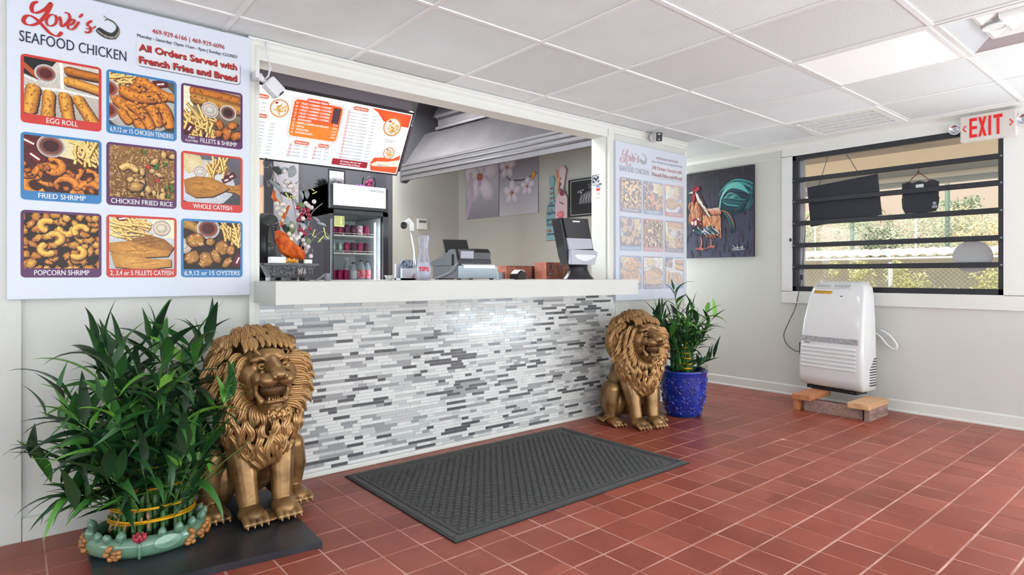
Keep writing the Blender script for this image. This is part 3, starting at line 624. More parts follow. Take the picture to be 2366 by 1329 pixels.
def food_rice(f):
    f.bg(rgb(176, 136, 88), rgb(150, 112, 68))
    for _ in range(620):
        u, v = f.r.random(), f.r.random(); k = f.r.random(); f.P.blob(f.X(u), f.Y(v), f.r.uniform(.026, .04)*f.w, .013*f.w, f.r.random()*PI, mixc(rgb(236, 212, 160), rgb(186, 138, 84), k), mixc(rgb(196, 156, 104), rgb(110, 72, 36), k), 6)
    for _ in range(20): f.lump(f.r.random(), f.r.random(), f.r.uniform(.05, .09), f.r.uniform(.03, .06), f.r.random()*3, rgb(238, 214, 158), rgb(178, 132, 78), .25, 2)
    f.chain([(.18, .56), (.26, .62), (.34, .6), (.4, .54)], .11, rgb(240, 214, 150), rgb(170, 118, 60)); f.lump(.4, .22, .12, .09, .3, rgb(226, 192, 124), rgb(150, 108, 58), .2, 3)
    for u, v in ((.52, .92), (.7, .62), (.85, .72), (.88, .25), (.95, .28), (.9, .08), (.72, .68), (.96, .2)): f.P.blob(f.X(u), f.Y(v), .035*f.w, .035*f.w, 0, rgb(120, 170, 78), rgb(44, 84, 40), 12)
    for u, v in ((.72, .38), (.58, .63)): f.P.blob(f.X(u), f.Y(v), .045*f.w, .04*f.w, .4, rgb(222, 96, 60), rgb(170, 50, 30), 5)
def food_catfish(f):
    f.bg(rgb(128, 126, 134), rgb(96, 94, 100)); f.P.blob(f.X(.35), f.Y(.42), .55*f.w, .5*f.h, 0, rgb(235, 235, 238), rgb(204, 206, 212)); f.P.poly([(f.X(u), f.Y(v)) for u, v in ((0, 1), (.28, .98), (.36, .75), (.1, .58), (0, .66))], rgb(240, 228, 196), rgb(222, 204, 160)); f.fries(.42, .6, .72, .92, 34, R(80), .32); f.packet(.82, .6, .1, .6); f.packet(.74, .52, .08, .5); f.cup(.28, .64, .12, rgb(238, 236, 228))
    f.fillet([(.68, .42), (.85, .40), (1.02, .46), (1.0, .34), (1.04, .18), (.9, .26), (.7, .28)], rgb(226, 174, 92), rgb(140, 92, 40), 16); f.fillet([(0, .45), (.2, .54), (.45, .55), (.72, .44), (.80, .36), (.72, .28), (.5, .14), (.2, .1), (.03, .2)], rgb(226, 174, 92), rgb(140, 92, 40), 60)
def food_popcorn(f):
    f.bg(rgb(70, 40, 34), rgb(58, 34, 30))
    for n in range(64):
        u, v = (n % 8) / 7.2 + f.r.uniform(-.06, .06), (n // 8) / 7.2 + f.r.uniform(-.06, .06); f.lump(u, v, f.r.uniform(.06, .1), f.r.uniform(.045, .07), f.r.random()*3, mixc(rgb(250, 212, 124), rgb(224, 164, 76), f.r.random()), rgb(158, 98, 46), .25, 3)
    for u, v, a0 in ((.3, .78, 1.), (.55, .72, 3.), (.4, .55, 5), (.75, .7, .3), (.3, .35, 2), (.7, .3, 4)): f.chain([(u + .09*math.cos(a0 + k*.7), v + .09*math.sin(a0 + k*.7)) for k in range(6)], .1, rgb(252, 212, 124), rgb(176, 112, 50), 6)
def food_fillets(f):
    f.bg(rgb(225, 224, 226), rgb(205, 204, 206)); f.packet(.2, .98, .12, .2); f.P.poly([(f.X(u), f.Y(v)) for u, v in ((.62, 1), (1, 1), (1, .62), (.7, .66))], rgb(244, 236, 206)); f.cup(.8, .82, .16, rgb(240, 234, 214), rgb(246, 240, 220)); f.fries(.12, .62, .5, .95, 40, R(-28), .4)
    f.fillet([(.35, .6), (.6, .68), (.85, .6), (1, .44), (.95, .35), (.6, .42), (.3, .5)], rgb(210, 160, 92), rgb(120, 76, 40), 40); f.fillet([(0, .5), (.3, .55), (.6, .44), (.95, .36), (.9, .26), (.5, .22), (.1, .28), (0, .35)], rgb(240, 190, 112), rgb(160, 106, 50), 50); f.fillet([(.02, .3), (.3, .28), (.6, .2), (.95, .2), (.95, .05), (.5, -.02), (.08, .04)], rgb(244, 198, 122), rgb(166, 112, 54), 50)
def food_oysters(f):
    f.bg(rgb(90, 60, 50), rgb(60, 34, 36)); f.chain([(0, .95), (.15, .9), (.3, .8)], .18, rgb(206, 170, 100), rgb(120, 84, 40)); f.fries(.7, .55, 1.0, .95, 30, R(100), .36); f.cup(.42, .86, .2, rgb(120, 24, 22)); f.cup(.0, .48, .14, rgb(236, 230, 214)); f.packet(.95, .2, .14, 1.2)
    for u, v, a, b, r_ in ((.2, .6, .16, .13, .2), (.65, .45, .15, .12, 1.2), (.36, .2, .16, .14, .6), (.55, .28, .14, .08, 1.9), (.82, .42, .1, .08, 1.4), (.14, .25, .14, .12, .4), (.75, .15, .12, .06, .9), (.45, .58, .08, .07, .3)): f.lump(u, v, a, b, r_, rgb(226, 178, 104), rgb(140, 92, 44), .12, 26)
FOODS = dict(egg=(food_egg, 'EGG ROLL'), tend=(food_tenders, '6,9,12 or 15 CHICKEN TENDERS'), mix=(food_mix, 'FILLETS & SHRIMP'), shr=(food_shrimp, 'FRIED SHRIMP'), rice=(food_rice, 'CHICKEN FRIED RICE'), cat=(food_catfish, 'WHOLE CATFISH'), pop=(food_popcorn, 'POPCORN SHRIMP'), fil=(food_fillets, '2, 3,4 or 5 FILLETS CATFISH'), oys=(food_oysters, '6,9,12 or 15 OYSTERS'))
RED, BLU, PUR, NAVY = rgb(222, 56, 44), rgb(52, 134, 198), rgb(96, 34, 100), rgb(22, 34, 74)
# ================================================================= POSTERS
LOVE = [  # the red script title as brush strokes, in poster units
 ([(10.6, 136.2), (9.0, 135.0), (8.3, 132.5), (9.0, 130.8), (10.8, 131.4), (13.2, 133.7), (15.2, 137.0), (14.3, 133.5), (12.8, 130.1), (10.8, 126.7), (8.5, 124.9), (6.5, 124.8), (5.6, 126.0), (6.2, 128.1), (7.9, 129.0), (10.3, 127.8), (12.8, 125.0), (15.1, 122.7), (17.5, 122.3), (19.0, 124.6)], 1.5),
 ([(16.6, 131.8), (14.9, 131.4), (13.6, 129.0), (13.7, 126.7), (15.2, 126.3), (16.8, 128.1), (17.0, 130.5), (16.6, 131.7), (17.5, 130.0), (18.4, 130.1)], 1.05),
 ([(18.1, 131.6), (18.6, 129.9), (18.9, 127.1), (20.7, 129.1), (21.9, 131.9), (21.3, 133.9), (19.9, 133.8)], 1.1),
 ([(21.2, 128.2), (22.9, 129.4), (23.6, 131.3), (22.5, 131.3), (21.2, 129.0), (21.4, 126.8), (22.9, 126.8), (24.3, 128.9), (25.3, 131.1)], 1.05), ([(25.3, 133.0), (26.7, 135.2)], 1.0),
 ([(30.2, 132.9), (28.9, 131.6), (28.5, 130.2), (29.5, 129.5), (29.5, 127.6), (28.3, 126.6), (27.5, 127.1)], 1.15), ([(27.7, 128.4), (29.1, 128.8), (30.6, 129.4), (31.6, 130.7)], .7)]
def poster(x0, z0, w, h, y, order, label, fade, food_mat, depth, pic_seed, missing=0):
    t = thing('menu_poster', label, 'poster', (x0 + w / 2, y + depth, z0))
    m_pv = mat('poster_vinyl', rgb(212, 217, 229), .4, coat=.12)
    obj('canvas', MB().box((x0, y, z0), (x0 + w, y + depth, z0 + h), bev=.004), m_pv, t)
    # shapes are laid out in a unit poster 100 wide by 141 tall
    S = w / 100.0; HH = h / S
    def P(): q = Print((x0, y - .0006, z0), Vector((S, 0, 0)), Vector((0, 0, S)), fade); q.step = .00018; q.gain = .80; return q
    k = HH / 143.0
    m_ink = print_mat('poster_ink', .45, coat=.1); sc = (lambda v: v * k)
    p = P()
    for pts, wd in LOVE:
        q = [(a, b_ * k) for a, b_ in smooth(pts)]; nn = len(q); W3 = []
        for i in range(nn):
            dx, dy = q[min(i+1, nn-1)][0] - q[max(i-1, 0)][0], q[min(i+1, nn-1)][1] - q[max(i-1, 0)][1]; W3.append(wd * (.38 + .62 * abs(dy) / (math.hypot(dx, dy) or 1)))
        W3[0] *= .4; W3[-1] *= .4; p.stroke(q, W3, rgb(205, 40, 36), taper=False)
    p.build('script_title', m_ink, t, 6)['kind'] = 'stuff'
    p = P(); fish = smooth([(32.3, 129.7), (33.5, 128.7), (35.7, 127.6), (38.1, 127.7), (39.6, 129.4), (40.2, 131.7), (39.5, 133.6), (37.9, 134.9), (35.9, 135.5)]); n = len(fish)
    fw = [(1.3 + 2.9 * math.sin(PI * min(1, (i + 2) / n * 1.35)) ** .7) * (1 - .75 * i / n) for i in range(n)]; fish = [(a, b_ * k) for a, b_ in fish]
    p.stroke(fish, fw, rgb(66, 66, 64), taper=False); p.stroke([(a + .25, b_ - .35) for a, b_ in fish], [v * .5 for v in fw], rgb(176, 168, 150), rgb(126, 122, 114), taper=False); p.stroke([(a, b_ + .3) for a, b_ in fish], [v * .3 for v in fw], rgb(34, 36, 38), taper=False)
    for a, b_, c, d in ((36.2, 135.4, 34.6, 136.6), (36.2, 135.4, 35.0, 134.3), (36.3, 127.0, 36.9, 125.8), (38.6, 127.6, 39.4, 126.4), (34.6, 127.6, 34.0, 126.5)): p.stroke([(a, b_ * k), (c, d * k)], .45, rgb(80, 74, 68))
    p.blob(33.1, 129.7 * k, .22, .22, 0, rgb(10, 10, 10)); p.build('catfish_emblem', m_ink, t, 6)
    p = P(); p.text('SEAFOOD CHICKEN', 4.2, 116.7 * k, 4.95 * k, NAVY, 39.4, bold=.006); p.build('title_lettering', m_ink, t, 6)
    p = P(); p.text('469-929-6166 | 469-929-6096', 70.7, 133.5 * k, 2.35 * k, rgb(190, 36, 36), 32.8, 'c', .014); p.build('phone_lettering', m_ink, t, 6)
    p = P(); p.text('Monday - Saturday: Open 11am - 9pm | Sunday: CLOSED', 70.7, 130.0 * k, 1.6 * k, rgb(20, 20, 24), 45.4, 'c', .010); p.build('hours_lettering', m_ink, t, 6)
    p = P(); p.rrect(48.0, 115.5 * k, 95.0, 127.6 * k, 1.8, rgb(50, 50, 60)); p.rrect(47.7, 115.8 * k, 94.8, 127.9 * k, 1.8, rgb(240, 242, 248))
    for tx, yy, ww in (('All Orders Served with', 123.5, 44.2), ('French Fries and Bread', 117.2, 44.2)): p.text(tx, 71.15, (yy - .22) * k, 3.3 * k, rgb(60, 16, 22), ww, 'c', .032); p.text(tx, 70.9, yy * k, 3.3 * k, rgb(208, 36, 36), ww, 'c', .03)
    p.build('notice_lettering', m_ink, t, 6)
    cols = [(5.5, 39.5), (42.0, 70.0), (72.3, 96.6)] if True else 0
    cols = [(4.6, 33.8), (35.7, 64.9), (66.9, 96.1)]
    rowsz = [(80.2, 111.3), (45.3, 76.0), (10.0, 40.7)]
    for r_ in range(3):
        for c_ in range(3):
            key, colr = order[r_ * 3 + c_]; fn, cap = FOODS[key]; a, b_ = cols[c_]; lo, hi = rowsz[r_]; lo *= k; hi *= k
            p = P(); p.rrect(a, lo, b_, hi, 1.7, colr); p.build('picture_frame', m_ink, t, 4)
            p = P(); f = Food(p, a + 1.1, lo + 4.2 * k, b_ - a - 2.2, hi - lo - 5.4 * k, pic_seed + r_ * 3 + c_); p.step = .000009; fn(f); p.build('food_picture', food_mat, t, 170)
            p = P(); mxw = b_ - a - 3
            if key == 'mix': p.text('MIX', a + 4.8, lo + 2.6 * k, 1.1 * k, (1, 1, 1), 3, 'c', .01); p.text('PLATTERS', a + 4.8, lo + .9 * k, 1.1 * k, (1, 1, 1), 5.6, 'c', .01); p.text(cap, a + 17.5, lo + 1.2 * k, 2.3 * k, (1, 1, 1), 17.5, 'c', .01)
            else: p.text(cap, (a + b_) / 2, lo + 1.1 * k, 2.35 * k, (1, 1, 1), min(mxw, len(cap) * 1.42), 'c', .012)
            p.build('caption_lettering', m_ink, t, 8)
    return t
m_food = print_mat('food_print', .5, .28, 170, coat=.06); 
O1 = [('egg', RED), ('tend', BLU), ('mix', PUR), ('shr', BLU), ('rice', PUR), ('cat', RED), ('pop', PUR), ('fil', RED), ('oys', BLU)]
poster(-.015, 1.034, .972, 2.345 - 1.034 + .03, 3.285, O1, 'large vivid nine-picture seafood menu poster on the wall above the left leafy plant', 0.0, m_food, .03, 100)
O2 = [('pop', PUR), ('shr', BLU), ('cat', RED), ('oys', BLU), ('rice', RED), ('mix', PUR), ('tend', BLU), ('fil', PUR), ('egg', BLU)]
poster(3.862, .925, .995, 1.335, 3.290, O2, 'pale nine-picture menu poster with window glare put into its print, on the wall above the right lion', 0.56, m_food, .035, 300)  # window glare painted in: all its inks are mixed toward a pale tone
# ================================================================= GOLD LIONS
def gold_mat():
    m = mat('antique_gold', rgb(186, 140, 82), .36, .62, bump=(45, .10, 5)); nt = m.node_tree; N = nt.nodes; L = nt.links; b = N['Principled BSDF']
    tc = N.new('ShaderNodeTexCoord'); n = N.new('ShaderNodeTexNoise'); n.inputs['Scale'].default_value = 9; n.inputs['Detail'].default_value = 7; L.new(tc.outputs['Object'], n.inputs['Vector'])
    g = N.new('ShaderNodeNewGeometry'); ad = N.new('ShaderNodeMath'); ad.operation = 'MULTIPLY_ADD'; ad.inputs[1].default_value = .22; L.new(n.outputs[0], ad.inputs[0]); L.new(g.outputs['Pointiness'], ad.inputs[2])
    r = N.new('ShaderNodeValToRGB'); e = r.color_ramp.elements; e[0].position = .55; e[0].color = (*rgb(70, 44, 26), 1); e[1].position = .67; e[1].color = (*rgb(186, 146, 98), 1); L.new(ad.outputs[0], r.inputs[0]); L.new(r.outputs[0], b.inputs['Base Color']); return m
m_gold = gold_mat(); m_bronze = mat('dark_bronze', rgb(72, 46, 28), .55, .4)
def remesh_union(parts, voxel, iters, name):
    """parts: list of ('e', centre, radii, rotation matrix or None) or ('c', points, radii) fused into one skin"""
    mb = MB()
    for p in parts:
        if p[0] == 'e': mb.ball(p[1], p[2], p[3] if len(p) > 3 else None, 20, 14)
        else:
            mb.tube(p[1], list(p[2]), 16)
            for q, r_ in zip(p[1], p[2]): mb.ball(q, r_ * 1.0, None, 16, 10)
    me = bpy.data.meshes.new(name); mb.b.to_mesh(me); mb.b.free(); o = bpy.data.objects.new(name, me); COL.objects.link(o)
    r_ = o.modifiers.new('r', 'REMESH'); r_.mode = 'VOXEL'; r_.voxel_size = voxel; r_.use_smooth_shade = True
    s_ = o.modifiers.new('s', 'SMOOTH'); s_.iterations = iters; s_.factor = .5
    dg = bpy.context.evaluated_depsgraph_get(); out = bpy.data.meshes.new_from_object(o.evaluated_get(dg)); out.name = name
    bpy.data.objects.remove(o); return out
def lion_meshes():
    r = random.Random(5); E = []; e = lambda c, rr, M=None: E.append(('e', c, rr, M)); c = lambda p, rr: E.append(('c', p, rr))
    c([(0, .03, .50), (0, .09, .34), (0, .13, .20)], (.135, .15, .16)); e((0, -.04, .40), (.135, .11, .17)); e((0, .05, .62), (.175, .12, .19)); e((0, -.05, .47), (.155, .115, .17))
    for s in (-1, 1):
        e((s*.135, .11, .17), (.08, .135, .155)); c([(s*.185, .02, .27), (s*.195, .035, .17), (s*.19, .04, .07)], (.055, .06, .045)); e((s*.19, -.005, .035), (.056, .085, .034))
        for k in range(4): c([(s*.19 + (k - 1.5)*.027, -.05, .036), (s*.19 + (k - 1.5)*.029, -.088, .020)], (.0165, .0135))
        c([(s*.085, -.02, .44), (s*.09, -.07, .30), (s*.083, -.105, .18), (s*.076, -.125, .085)], (.085, .068, .052, .046)); e((s*.074, -.155, .042), (.056, .075, .040))
        for k in range(4): c([(s*.074 + (k - 1.5)*.027, -.20, .042), (s*.074 + (k - 1.5)*.029, -.235, .021)], (.017, .0145))
    e((0, -.15, .012), (.10, .07, .014)); c([(0, .26, .10), (-.12, .25, .03), (-.23, .16, .025), (-.24, .08, .03)], (.03, .022, .018, .018))
    # head
    e((0, -.09, .66), (.118, .115, .125)); c([(0, -.165, .725), (0, -.225, .70), (0, -.275, .682)], (.042, .036, .033)); e((0, -.298, .676), (.036, .020, .021))
    e((0, -.17, .745), (.075, .04, .035))
    for s in (-1, 1):
        e((s*.052, -.186, .738), (.040, .026, .016), Matrix.Rotation(s*.25, 3, 'Y')); e((s*.036, -.262, .650), (.043, .046, .032)); e((s*.075, -.235, .655), (.022, .032, .028)); e((s*.082, -.155, .655), (.046, .065, .058)); e((s*.060, -.185, .700), (.03, .022, .016))
        e((s*.078, -.145, .60), (.028, .060, .055)); c([(s*.072, -.21, .632), (s*.070, -.205, .590), (s*.052, -.222, .552)], (.014, .010, .016)); e((s*.022, -.311, .668), (.013, .010, .011)); e((s*.150, -.03, .785), (.030, .018, .034), Matrix.Rotation(s*.5, 3, 'Y'))
    c([(0, -.12, .55), (0, -.19, .530), (0, -.245, .530)], (.062, .050, .036)); e((0, -.262, .515), (.040, .026, .026)); e((0, -.205, .566), (.030, .055, .012)); c([(-.035, -.262, .552), (0, -.276, .556), (.035, -.262, .552)], (.009, .009, .009))
    body = remesh_union(E, .0042, 5, 'body')
    # mane locks
    ELL = [((0, .02, .645), (.188, .160, .20)), ((0, -.06, .475), (.168, .132, .195)), ((0, -.085, .36), (.11, .10, .115))]
    def sd(p):
        return min((math.sqrt(sum(((p[i] - cc[i]) / rr[i]) ** 2 for i in range(3))) - 1) * min(rr) for cc, rr in ELL)
    def grad(p):
        h = 1e-3; g = Vector([sd(p + Vector([h if i == j else 0 for j in range(3)])) - sd(p - Vector([h if i == j else 0 for j in range(3)])) for i in range(3)]); return g.normalized() if g.length > 0 else Vector((0, -1, 0))
    def flow(p):
        x, y, z = p
        if z > .755 and y < .06: return Vector((x * 1.8, -1.0 if z > .81 else -.5, -.9))
        if z > .78: return Vector((x * 2, .7, -.8))
        if z > .5:
            rad = Vector((x * 6, .15 if abs(x) > .08 else 0, 0)); return rad * .55 + Vector((0, 0, -1)) + (Vector((0, .4, 0)) if y > .02 else Vector())
        return Vector((-x * 1.5, 0, -1))
    mb = MB(); n_l = 0; tries = 0; pts_used = []
    while n_l < 520 and tries < 12000:
        tries += 1; ei = r.choices([0, 1, 2], [55, 38, 10])[0]; cc, rr = ELL[ei]; d = Vector([r.gauss(0, 1) for _ in range(3)]).normalized()
        p = Vector([cc[i] + d[i] * rr[i] for i in range(3)])
        if sd(p) < -.01 or p.y > .13 or p.z < .30: continue
        if p.y < -.02 and abs(p.x) < .125 - .25 * max(0, p.z - .72) and .47 < p.z < .80: continue      # the face stays clear
        if p.y > -.0 and abs(p.x) < .06 and p.z < .6: continue
        if any((p - q).length < .015 for q in pts_used[-160:]): continue
        pts_used.append(p.copy()); n_l += 1
        ph = r.random() * 6.28; L_ = r.uniform(.08, .15) * (.62 if (p.z > .74) else 1); N_ = 10; st = L_ / N_; path = []; nr = []; lift = r.uniform(.004, .018); kk = r.uniform(30, 55); amp = r.uniform(.35, .8) * (.5 if p.z > .74 else 1)
        q = p.copy()
        for i in range(N_ + 1):
            g = grad(q); f = flow(q); f = f - g * f.dot(g); f = f.normalized() if f.length > 1e-4 else Vector((0, 0, -1)); side = g.cross(f); s_ = i / N_
            path.append(q + g * (lift + .010 * math.sin(PI * s_) + .012 * s_ ** 3)); nr.append((g, side))
            q = q + (f + side * amp * math.sin(ph + s_ * L_ * kk)).normalized() * st; q = q - grad(q) * sd(q)
            if q.y < -.02 and abs(q.x) < .10 and .52 < q.z < .755: q.y = min(q.y, -.17); 
        w = r.uniform(.0085, .0125)
        for off, rad_, up_ in ((0, .78, .004), (-1, .6, 0), (1, .6, 0)):
            P_ = []; RR = []
            for i, (pp, (g, sdv)) in enumerate(zip(path, nr)):
                s_ = i / N_; prof = max(.08, math.sin(PI * (.12 + .88 * s_)) ** .7); P_.append(pp + sdv * off * w * .95 * prof + g * up_); RR.append(w * rad_ * prof)
            mb.tube(P_, RR, 5)
    def lock(P0, dirs, L_, w, curl):
        N_ = 9; q = Vector(P0); P_ = []; D = Vector(dirs[0]); 
        for i in range(N_ + 1):
            s_ = i / N_; f = (Vector(dirs[0]) * (1 - s_) + Vector(dirs[1]) * s_).normalized(); sd_ = f.cross(Vector((0, -1, .3))).normalized(); P_.append(q.copy()); q = q + (f + sd_ * curl * math.sin(2.2 + s_ * 6)).normalized() * (L_ / N_)
        for off, rad_ in ((0, .8), (-1, .6), (1, .6)):
            PP = []; RR = []
            for i, pp in enumerate(P_):
                s_ = i / N_; t_ = (P_[min(i+1, N_)] - P_[max(i-1, 0)]).normalized(); sv = t_.cross(Vector((0, -1, .2))).normalized(); prof = max(.08, math.sin(PI * (.15 + .85 * s_)) ** .7); PP.append(pp + sv * off * w * .95 * prof + Vector((0, -.004 if off == 0 else 0, 0))); RR.append(w * rad_ * prof)
            mb.tube(PP, RR, 5)
    for ring_, (rx, rz, y0, n_) in enumerate([(.104, .150, -.150, 36), (.128, .172, -.125, 44), (.152, .185, -.085, 46), (.176, .20, -.02, 46)]):
        for k in range(n_):
            a = 2 * PI * (k + .5 * ring_) / n_ + r.gauss(0, .04); x = rx * math.cos(a); z = .640 + rz * math.sin(a)
            if z < .47: continue
            o_ = Vector((math.cos(a), 0, math.sin(a)))
            if z > .745: # fringe: combed from the crown down on the forehead
                if ring_ == 0: lock((x * 1.2, -.095, .835 - abs(x) * .35), ((x * 3, -1, -.05), (x * 4, -.35, -1)), r.uniform(.085, .11), r.uniform(.009, .012), r.uniform(.1, .3))
                else: lock((x * .9, -.02 + .03 * ring_, .862 - abs(x) * .4), ((x * 5, -1, .1), (x * 6, -.5, -1)), r.uniform(.09, .13), r.uniform(.009, .012), r.uniform(.1, .3))
            else: lock((x, y0, z), ((o_.x * .9, -.25, .05), (o_.x * .5, .1, -1)), r.uniform(.085, .13), r.uniform(.009, .0125), r.uniform(.25, .6))
    for k in range(34):     # chin beard
        a = r.uniform(-1, 1); x = a * .042; z = r.uniform(.500, .53); y0 = -.262 - .022 * math.sqrt(max(0, 1 - a * a)); P_ = [Vector((x, y0, z)), Vector((x * 1.1 + r.gauss(0, .003), y0 - .012, z - .010)), Vector((x * 1.05 + r.gauss(0, .005), y0 - .008, z - .028))]
        mb.tube(P_, [.005, .0062, .001], 5)
    for k in range(46):     # tail tuft beside the hind paw
        a = r.uniform(0, 6.28); P0 = Vector((-.235 + .03 * math.cos(a), .05 + .02 * math.sin(a), .035)); D = Vector((math.cos(a) * .4, -1, abs(math.sin(a)) * .8)); P_ = [P0 + D * t for t in (0, .02, .045, .065)]; mb.tube(P_, [.006, .009, .007, .001], 5)
    me = bpy.data.meshes.new('mane'); mb.b.to_mesh(me); mb.b.free()
    # teeth, nostril and pupils
    tb = MB()
    for k in range(-3, 4): tb.lathe([(.0045, 0), (.0042, -.008), (.0015, -.013)], (k * .0095, -.293 + abs(k) * .0045, .634), 8)
    for s in (-1, 1): tb.lathe([(.0065, 0), (.005, -.012), (.001, -.024)], (s * .036, -.272, .636), 8); tb.lathe([(.0058, 0), (.0045, .010), (.001, .019)], (s * .032, -.262, .555), 8)
    for k in range(-2, 3): tb.lathe([(.0042, 0), (.004, .006), (.0015, .010)], (k * .0098, -.275 + abs(k) * .0025, .558), 8)
    tm = bpy.data.meshes.new('teeth'); tb.b.to_mesh(tm); tb.b.free()
    nb = MB()
    for s in (-1, 1): nb.ball((s * .0165, -.316, .669), (.0075, .005, .005)); nb.ball((s * .0535, -.2235, .7045), (.0046, .002, .0046))
    nm = bpy.data.meshes.new('nostril'); nb.b.to_mesh(nm); nb.b.free()
    eyes = []
    for s in (-1, 1):
        eb = MB()
        eb.ball((s * .053, -.211, .7045), (.0125, .0125, .010), None, 14, 10)
        eb.tube([(s * .036, -.221, .703), (s * .045, -.224, .7145), (s * .057, -.222, .716), (s * .070, -.209, .704)], [.0025, .004, .004, .002], 6); eb.tube([(s * .036, -.221, .702), (s * .050, -.222, .694), (s * .070, -.209, .703)], [.0025, .0035, .002], 6)
        em = bpy.data.meshes.new('eye'); eb.b.to_mesh(em); eb.b.free(); eyes.append(em)
    cr_ = MB()
    for s in (-1, 1):
        for k in range(4): cr_.tube([(s * (.030 + .004 * k), -.302 + .004 * k, .656 - .007 * k), (s * (.055 + .004 * k), -.288 + .006 * k, .652 - .008 * k), (s * (.074 + .003 * k), -.258 + .006 * k, .664 - .006 * k)], [.001, .0028, .001], 5)
        cr_.tube([(s * .028, -.222, .728), (s * .05, -.217, .741), (s * .075, -.19, .738), (s * .085, -.17, .722)], [.002, .005, .005, .002], 6)
    crm = bpy.data.meshes.new('muzzle_creases'); cr_.b.to_mesh(crm); cr_.b.free()
    mm = MB(); mm.ball((0, -.215, .60), (.058, .045, .040)); om = bpy.data.meshes.new('mouth_lining'); mm.b.to_mesh(om); mm.b.free()
    claws = []
    for s in (-1, 1):
        for cx_, cy_, cz_ in ((.074, -.246, .020), (.19, -.099, .018)):
            cb = MB()
            for k in range(4): cb.tube([(s*cx_ + (k - 1.5)*.029, cy_, cz_), (s*cx_ + (k - 1.5)*.0295, cy_ - .008, .007)], [.006, .002], 6)
            cm = bpy.data.meshes.new('claws'); cb.b.to_mesh(cm); cb.b.free(); claws.append(cm)
    for q in [me, tm, crm] + claws + eyes: q.materials.append(m_gold)
    nm.materials.append(m_bronze); om.materials.append(mat('mouth_brown', rgb(112, 78, 46), .5, .5, var=(40, .5, rgb(70, 46, 28))))
    body.materials.clear(); body.materials.append(m_gold)
    return [('body', body), ('mane', me), ('teeth', tm), ('nostril', nm), ('mouth_lining', om), ('muzzle_creases', crm)] + [('eye', q) for q in eyes] + [('claws', q) for q in claws]
LM = lion_meshes()
L1 = on_z(634, 1203, SLZ); L1 = Vector((L1.x - .02, L1.y + .20, SLZ))
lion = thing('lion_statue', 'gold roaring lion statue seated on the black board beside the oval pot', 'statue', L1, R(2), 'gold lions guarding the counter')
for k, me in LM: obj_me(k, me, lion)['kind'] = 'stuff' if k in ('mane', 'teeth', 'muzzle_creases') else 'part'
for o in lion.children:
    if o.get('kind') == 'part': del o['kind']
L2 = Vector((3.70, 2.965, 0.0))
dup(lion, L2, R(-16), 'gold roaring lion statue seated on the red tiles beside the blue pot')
# ================================================================= LUCKY BAMBOO
def leaf_mat():
    m = mat('bamboo_leaf', rgb(40, 84, 40), .38, spec=.6); nt = m.node_tree; N = nt.nodes; L = nt.links; b = N['Principled BSDF']
    oi = N.new('ShaderNodeObjectInfo'); g = N.new('ShaderNodeNewGeometry'); ad = N.new('ShaderNodeMath'); ad.operation = 'ADD'; L.new(oi.outputs['Random'], ad.inputs[0]); L.new(g.outputs['Random Per Island'], ad.inputs[1])
    fr = N.new('ShaderNodeMath'); fr.operation = 'FRACT'; L.new(ad.outputs[0], fr.inputs[0])
    r = N.new('ShaderNodeValToRGB'); e = r.color_ramp.elements; e[0].position = 0; e[0].color = (*rgb(24, 50, 30), 1); e[1].position = 1; e[1].color = (*rgb(122, 182, 66), 1)
    for p_, c_ in ((.45, rgb(32, 70, 36)), (.78, rgb(46, 98, 42)), (.92, rgb(88, 150, 58))): q = e.new(p_); q.color = (*c_, 1)
    L.new(fr.outputs[0], r.inputs[0])
    tc = N.new('ShaderNodeTexCoord'); mp = N.new('ShaderNodeMapping'); mp.inputs['Scale'].default_value = (2, 160, 2); L.new(tc.outputs['Object'], mp.inputs[0]); n = N.new('ShaderNodeTexNoise'); n.inputs['Scale'].default_value = 3; L.new(mp.outputs[0], n.inputs['Vector'])
    v = N.new('ShaderNodeMapRange'); v.inputs[3].default_value = .75; v.inputs[4].default_value = 1.25; L.new(n.outputs[0], v.inputs[0]); sc = N.new('ShaderNodeVectorMath'); sc.operation = 'SCALE'; L.new(r.outputs[0], sc.inputs[0]); L.new(v.outputs[0], sc.inputs['Scale']); L.new(sc.outputs[0], b.inputs['Base Color'])
    b.inputs['Subsurface Weight'].default_value = 0.0; return m
m_leaf = leaf_mat(); m_stalk = mat('bamboo_stalk', rgb(72, 116, 58), .4, var=(30, .5, rgb(52, 92, 48)), rand=.15); m_shoot = mat('green_shoot', rgb(84, 128, 60), .5)
m_wire = mat('gold_foil_wire', rgb(240, 180, 20), .3, .45); m_dry = mat('dried_sheath', rgb(196, 150, 118), .8, var=(30, .5, rgb(150, 104, 76))); m_node = mat('node_scar', rgb(196, 200, 160), .6)
def leaf_pts(Ln, Wd, droop, seed):
    r = random.Random(seed); n = 9; rows = []; p = Vector((0, 0, 0)); a = 0; tw = r.uniform(-.25, .25)
    for i in range(n + 1):
        s_ = i / n; w = Wd * .5 * (min(1, (s_ / .32)) ** .65 if s_ < .32 else max(0, 1 - (s_ - .32) / .68) ** .85); w = max(w, .0006)
        t_ = tw * s_; side = Vector((0, math.cos(t_), math.sin(t_))); upv = Vector((math.sin(a), 0, math.cos(a)))
        rows.append((p + side * w + upv * w * .35, p.copy(), p - side * w + upv * w * .35))
        a = droop * (s_ ** 1.2); p = p + Vector((math.cos(a), r.uniform(-.04, .04) * s_, -math.sin(a))) * (Ln / n)
    return rows
def add_leaf(b, rows, M):
    V = [[b.verts.new(M @ q) for q in row] for row in rows]
    for i in range(len(V) - 1):
        for k in (0, 1): f = b.faces.new((V[i][k], V[i][k+1], V[i+1][k+1], V[i+1][k])); f.smooth = True
LEAVES = []
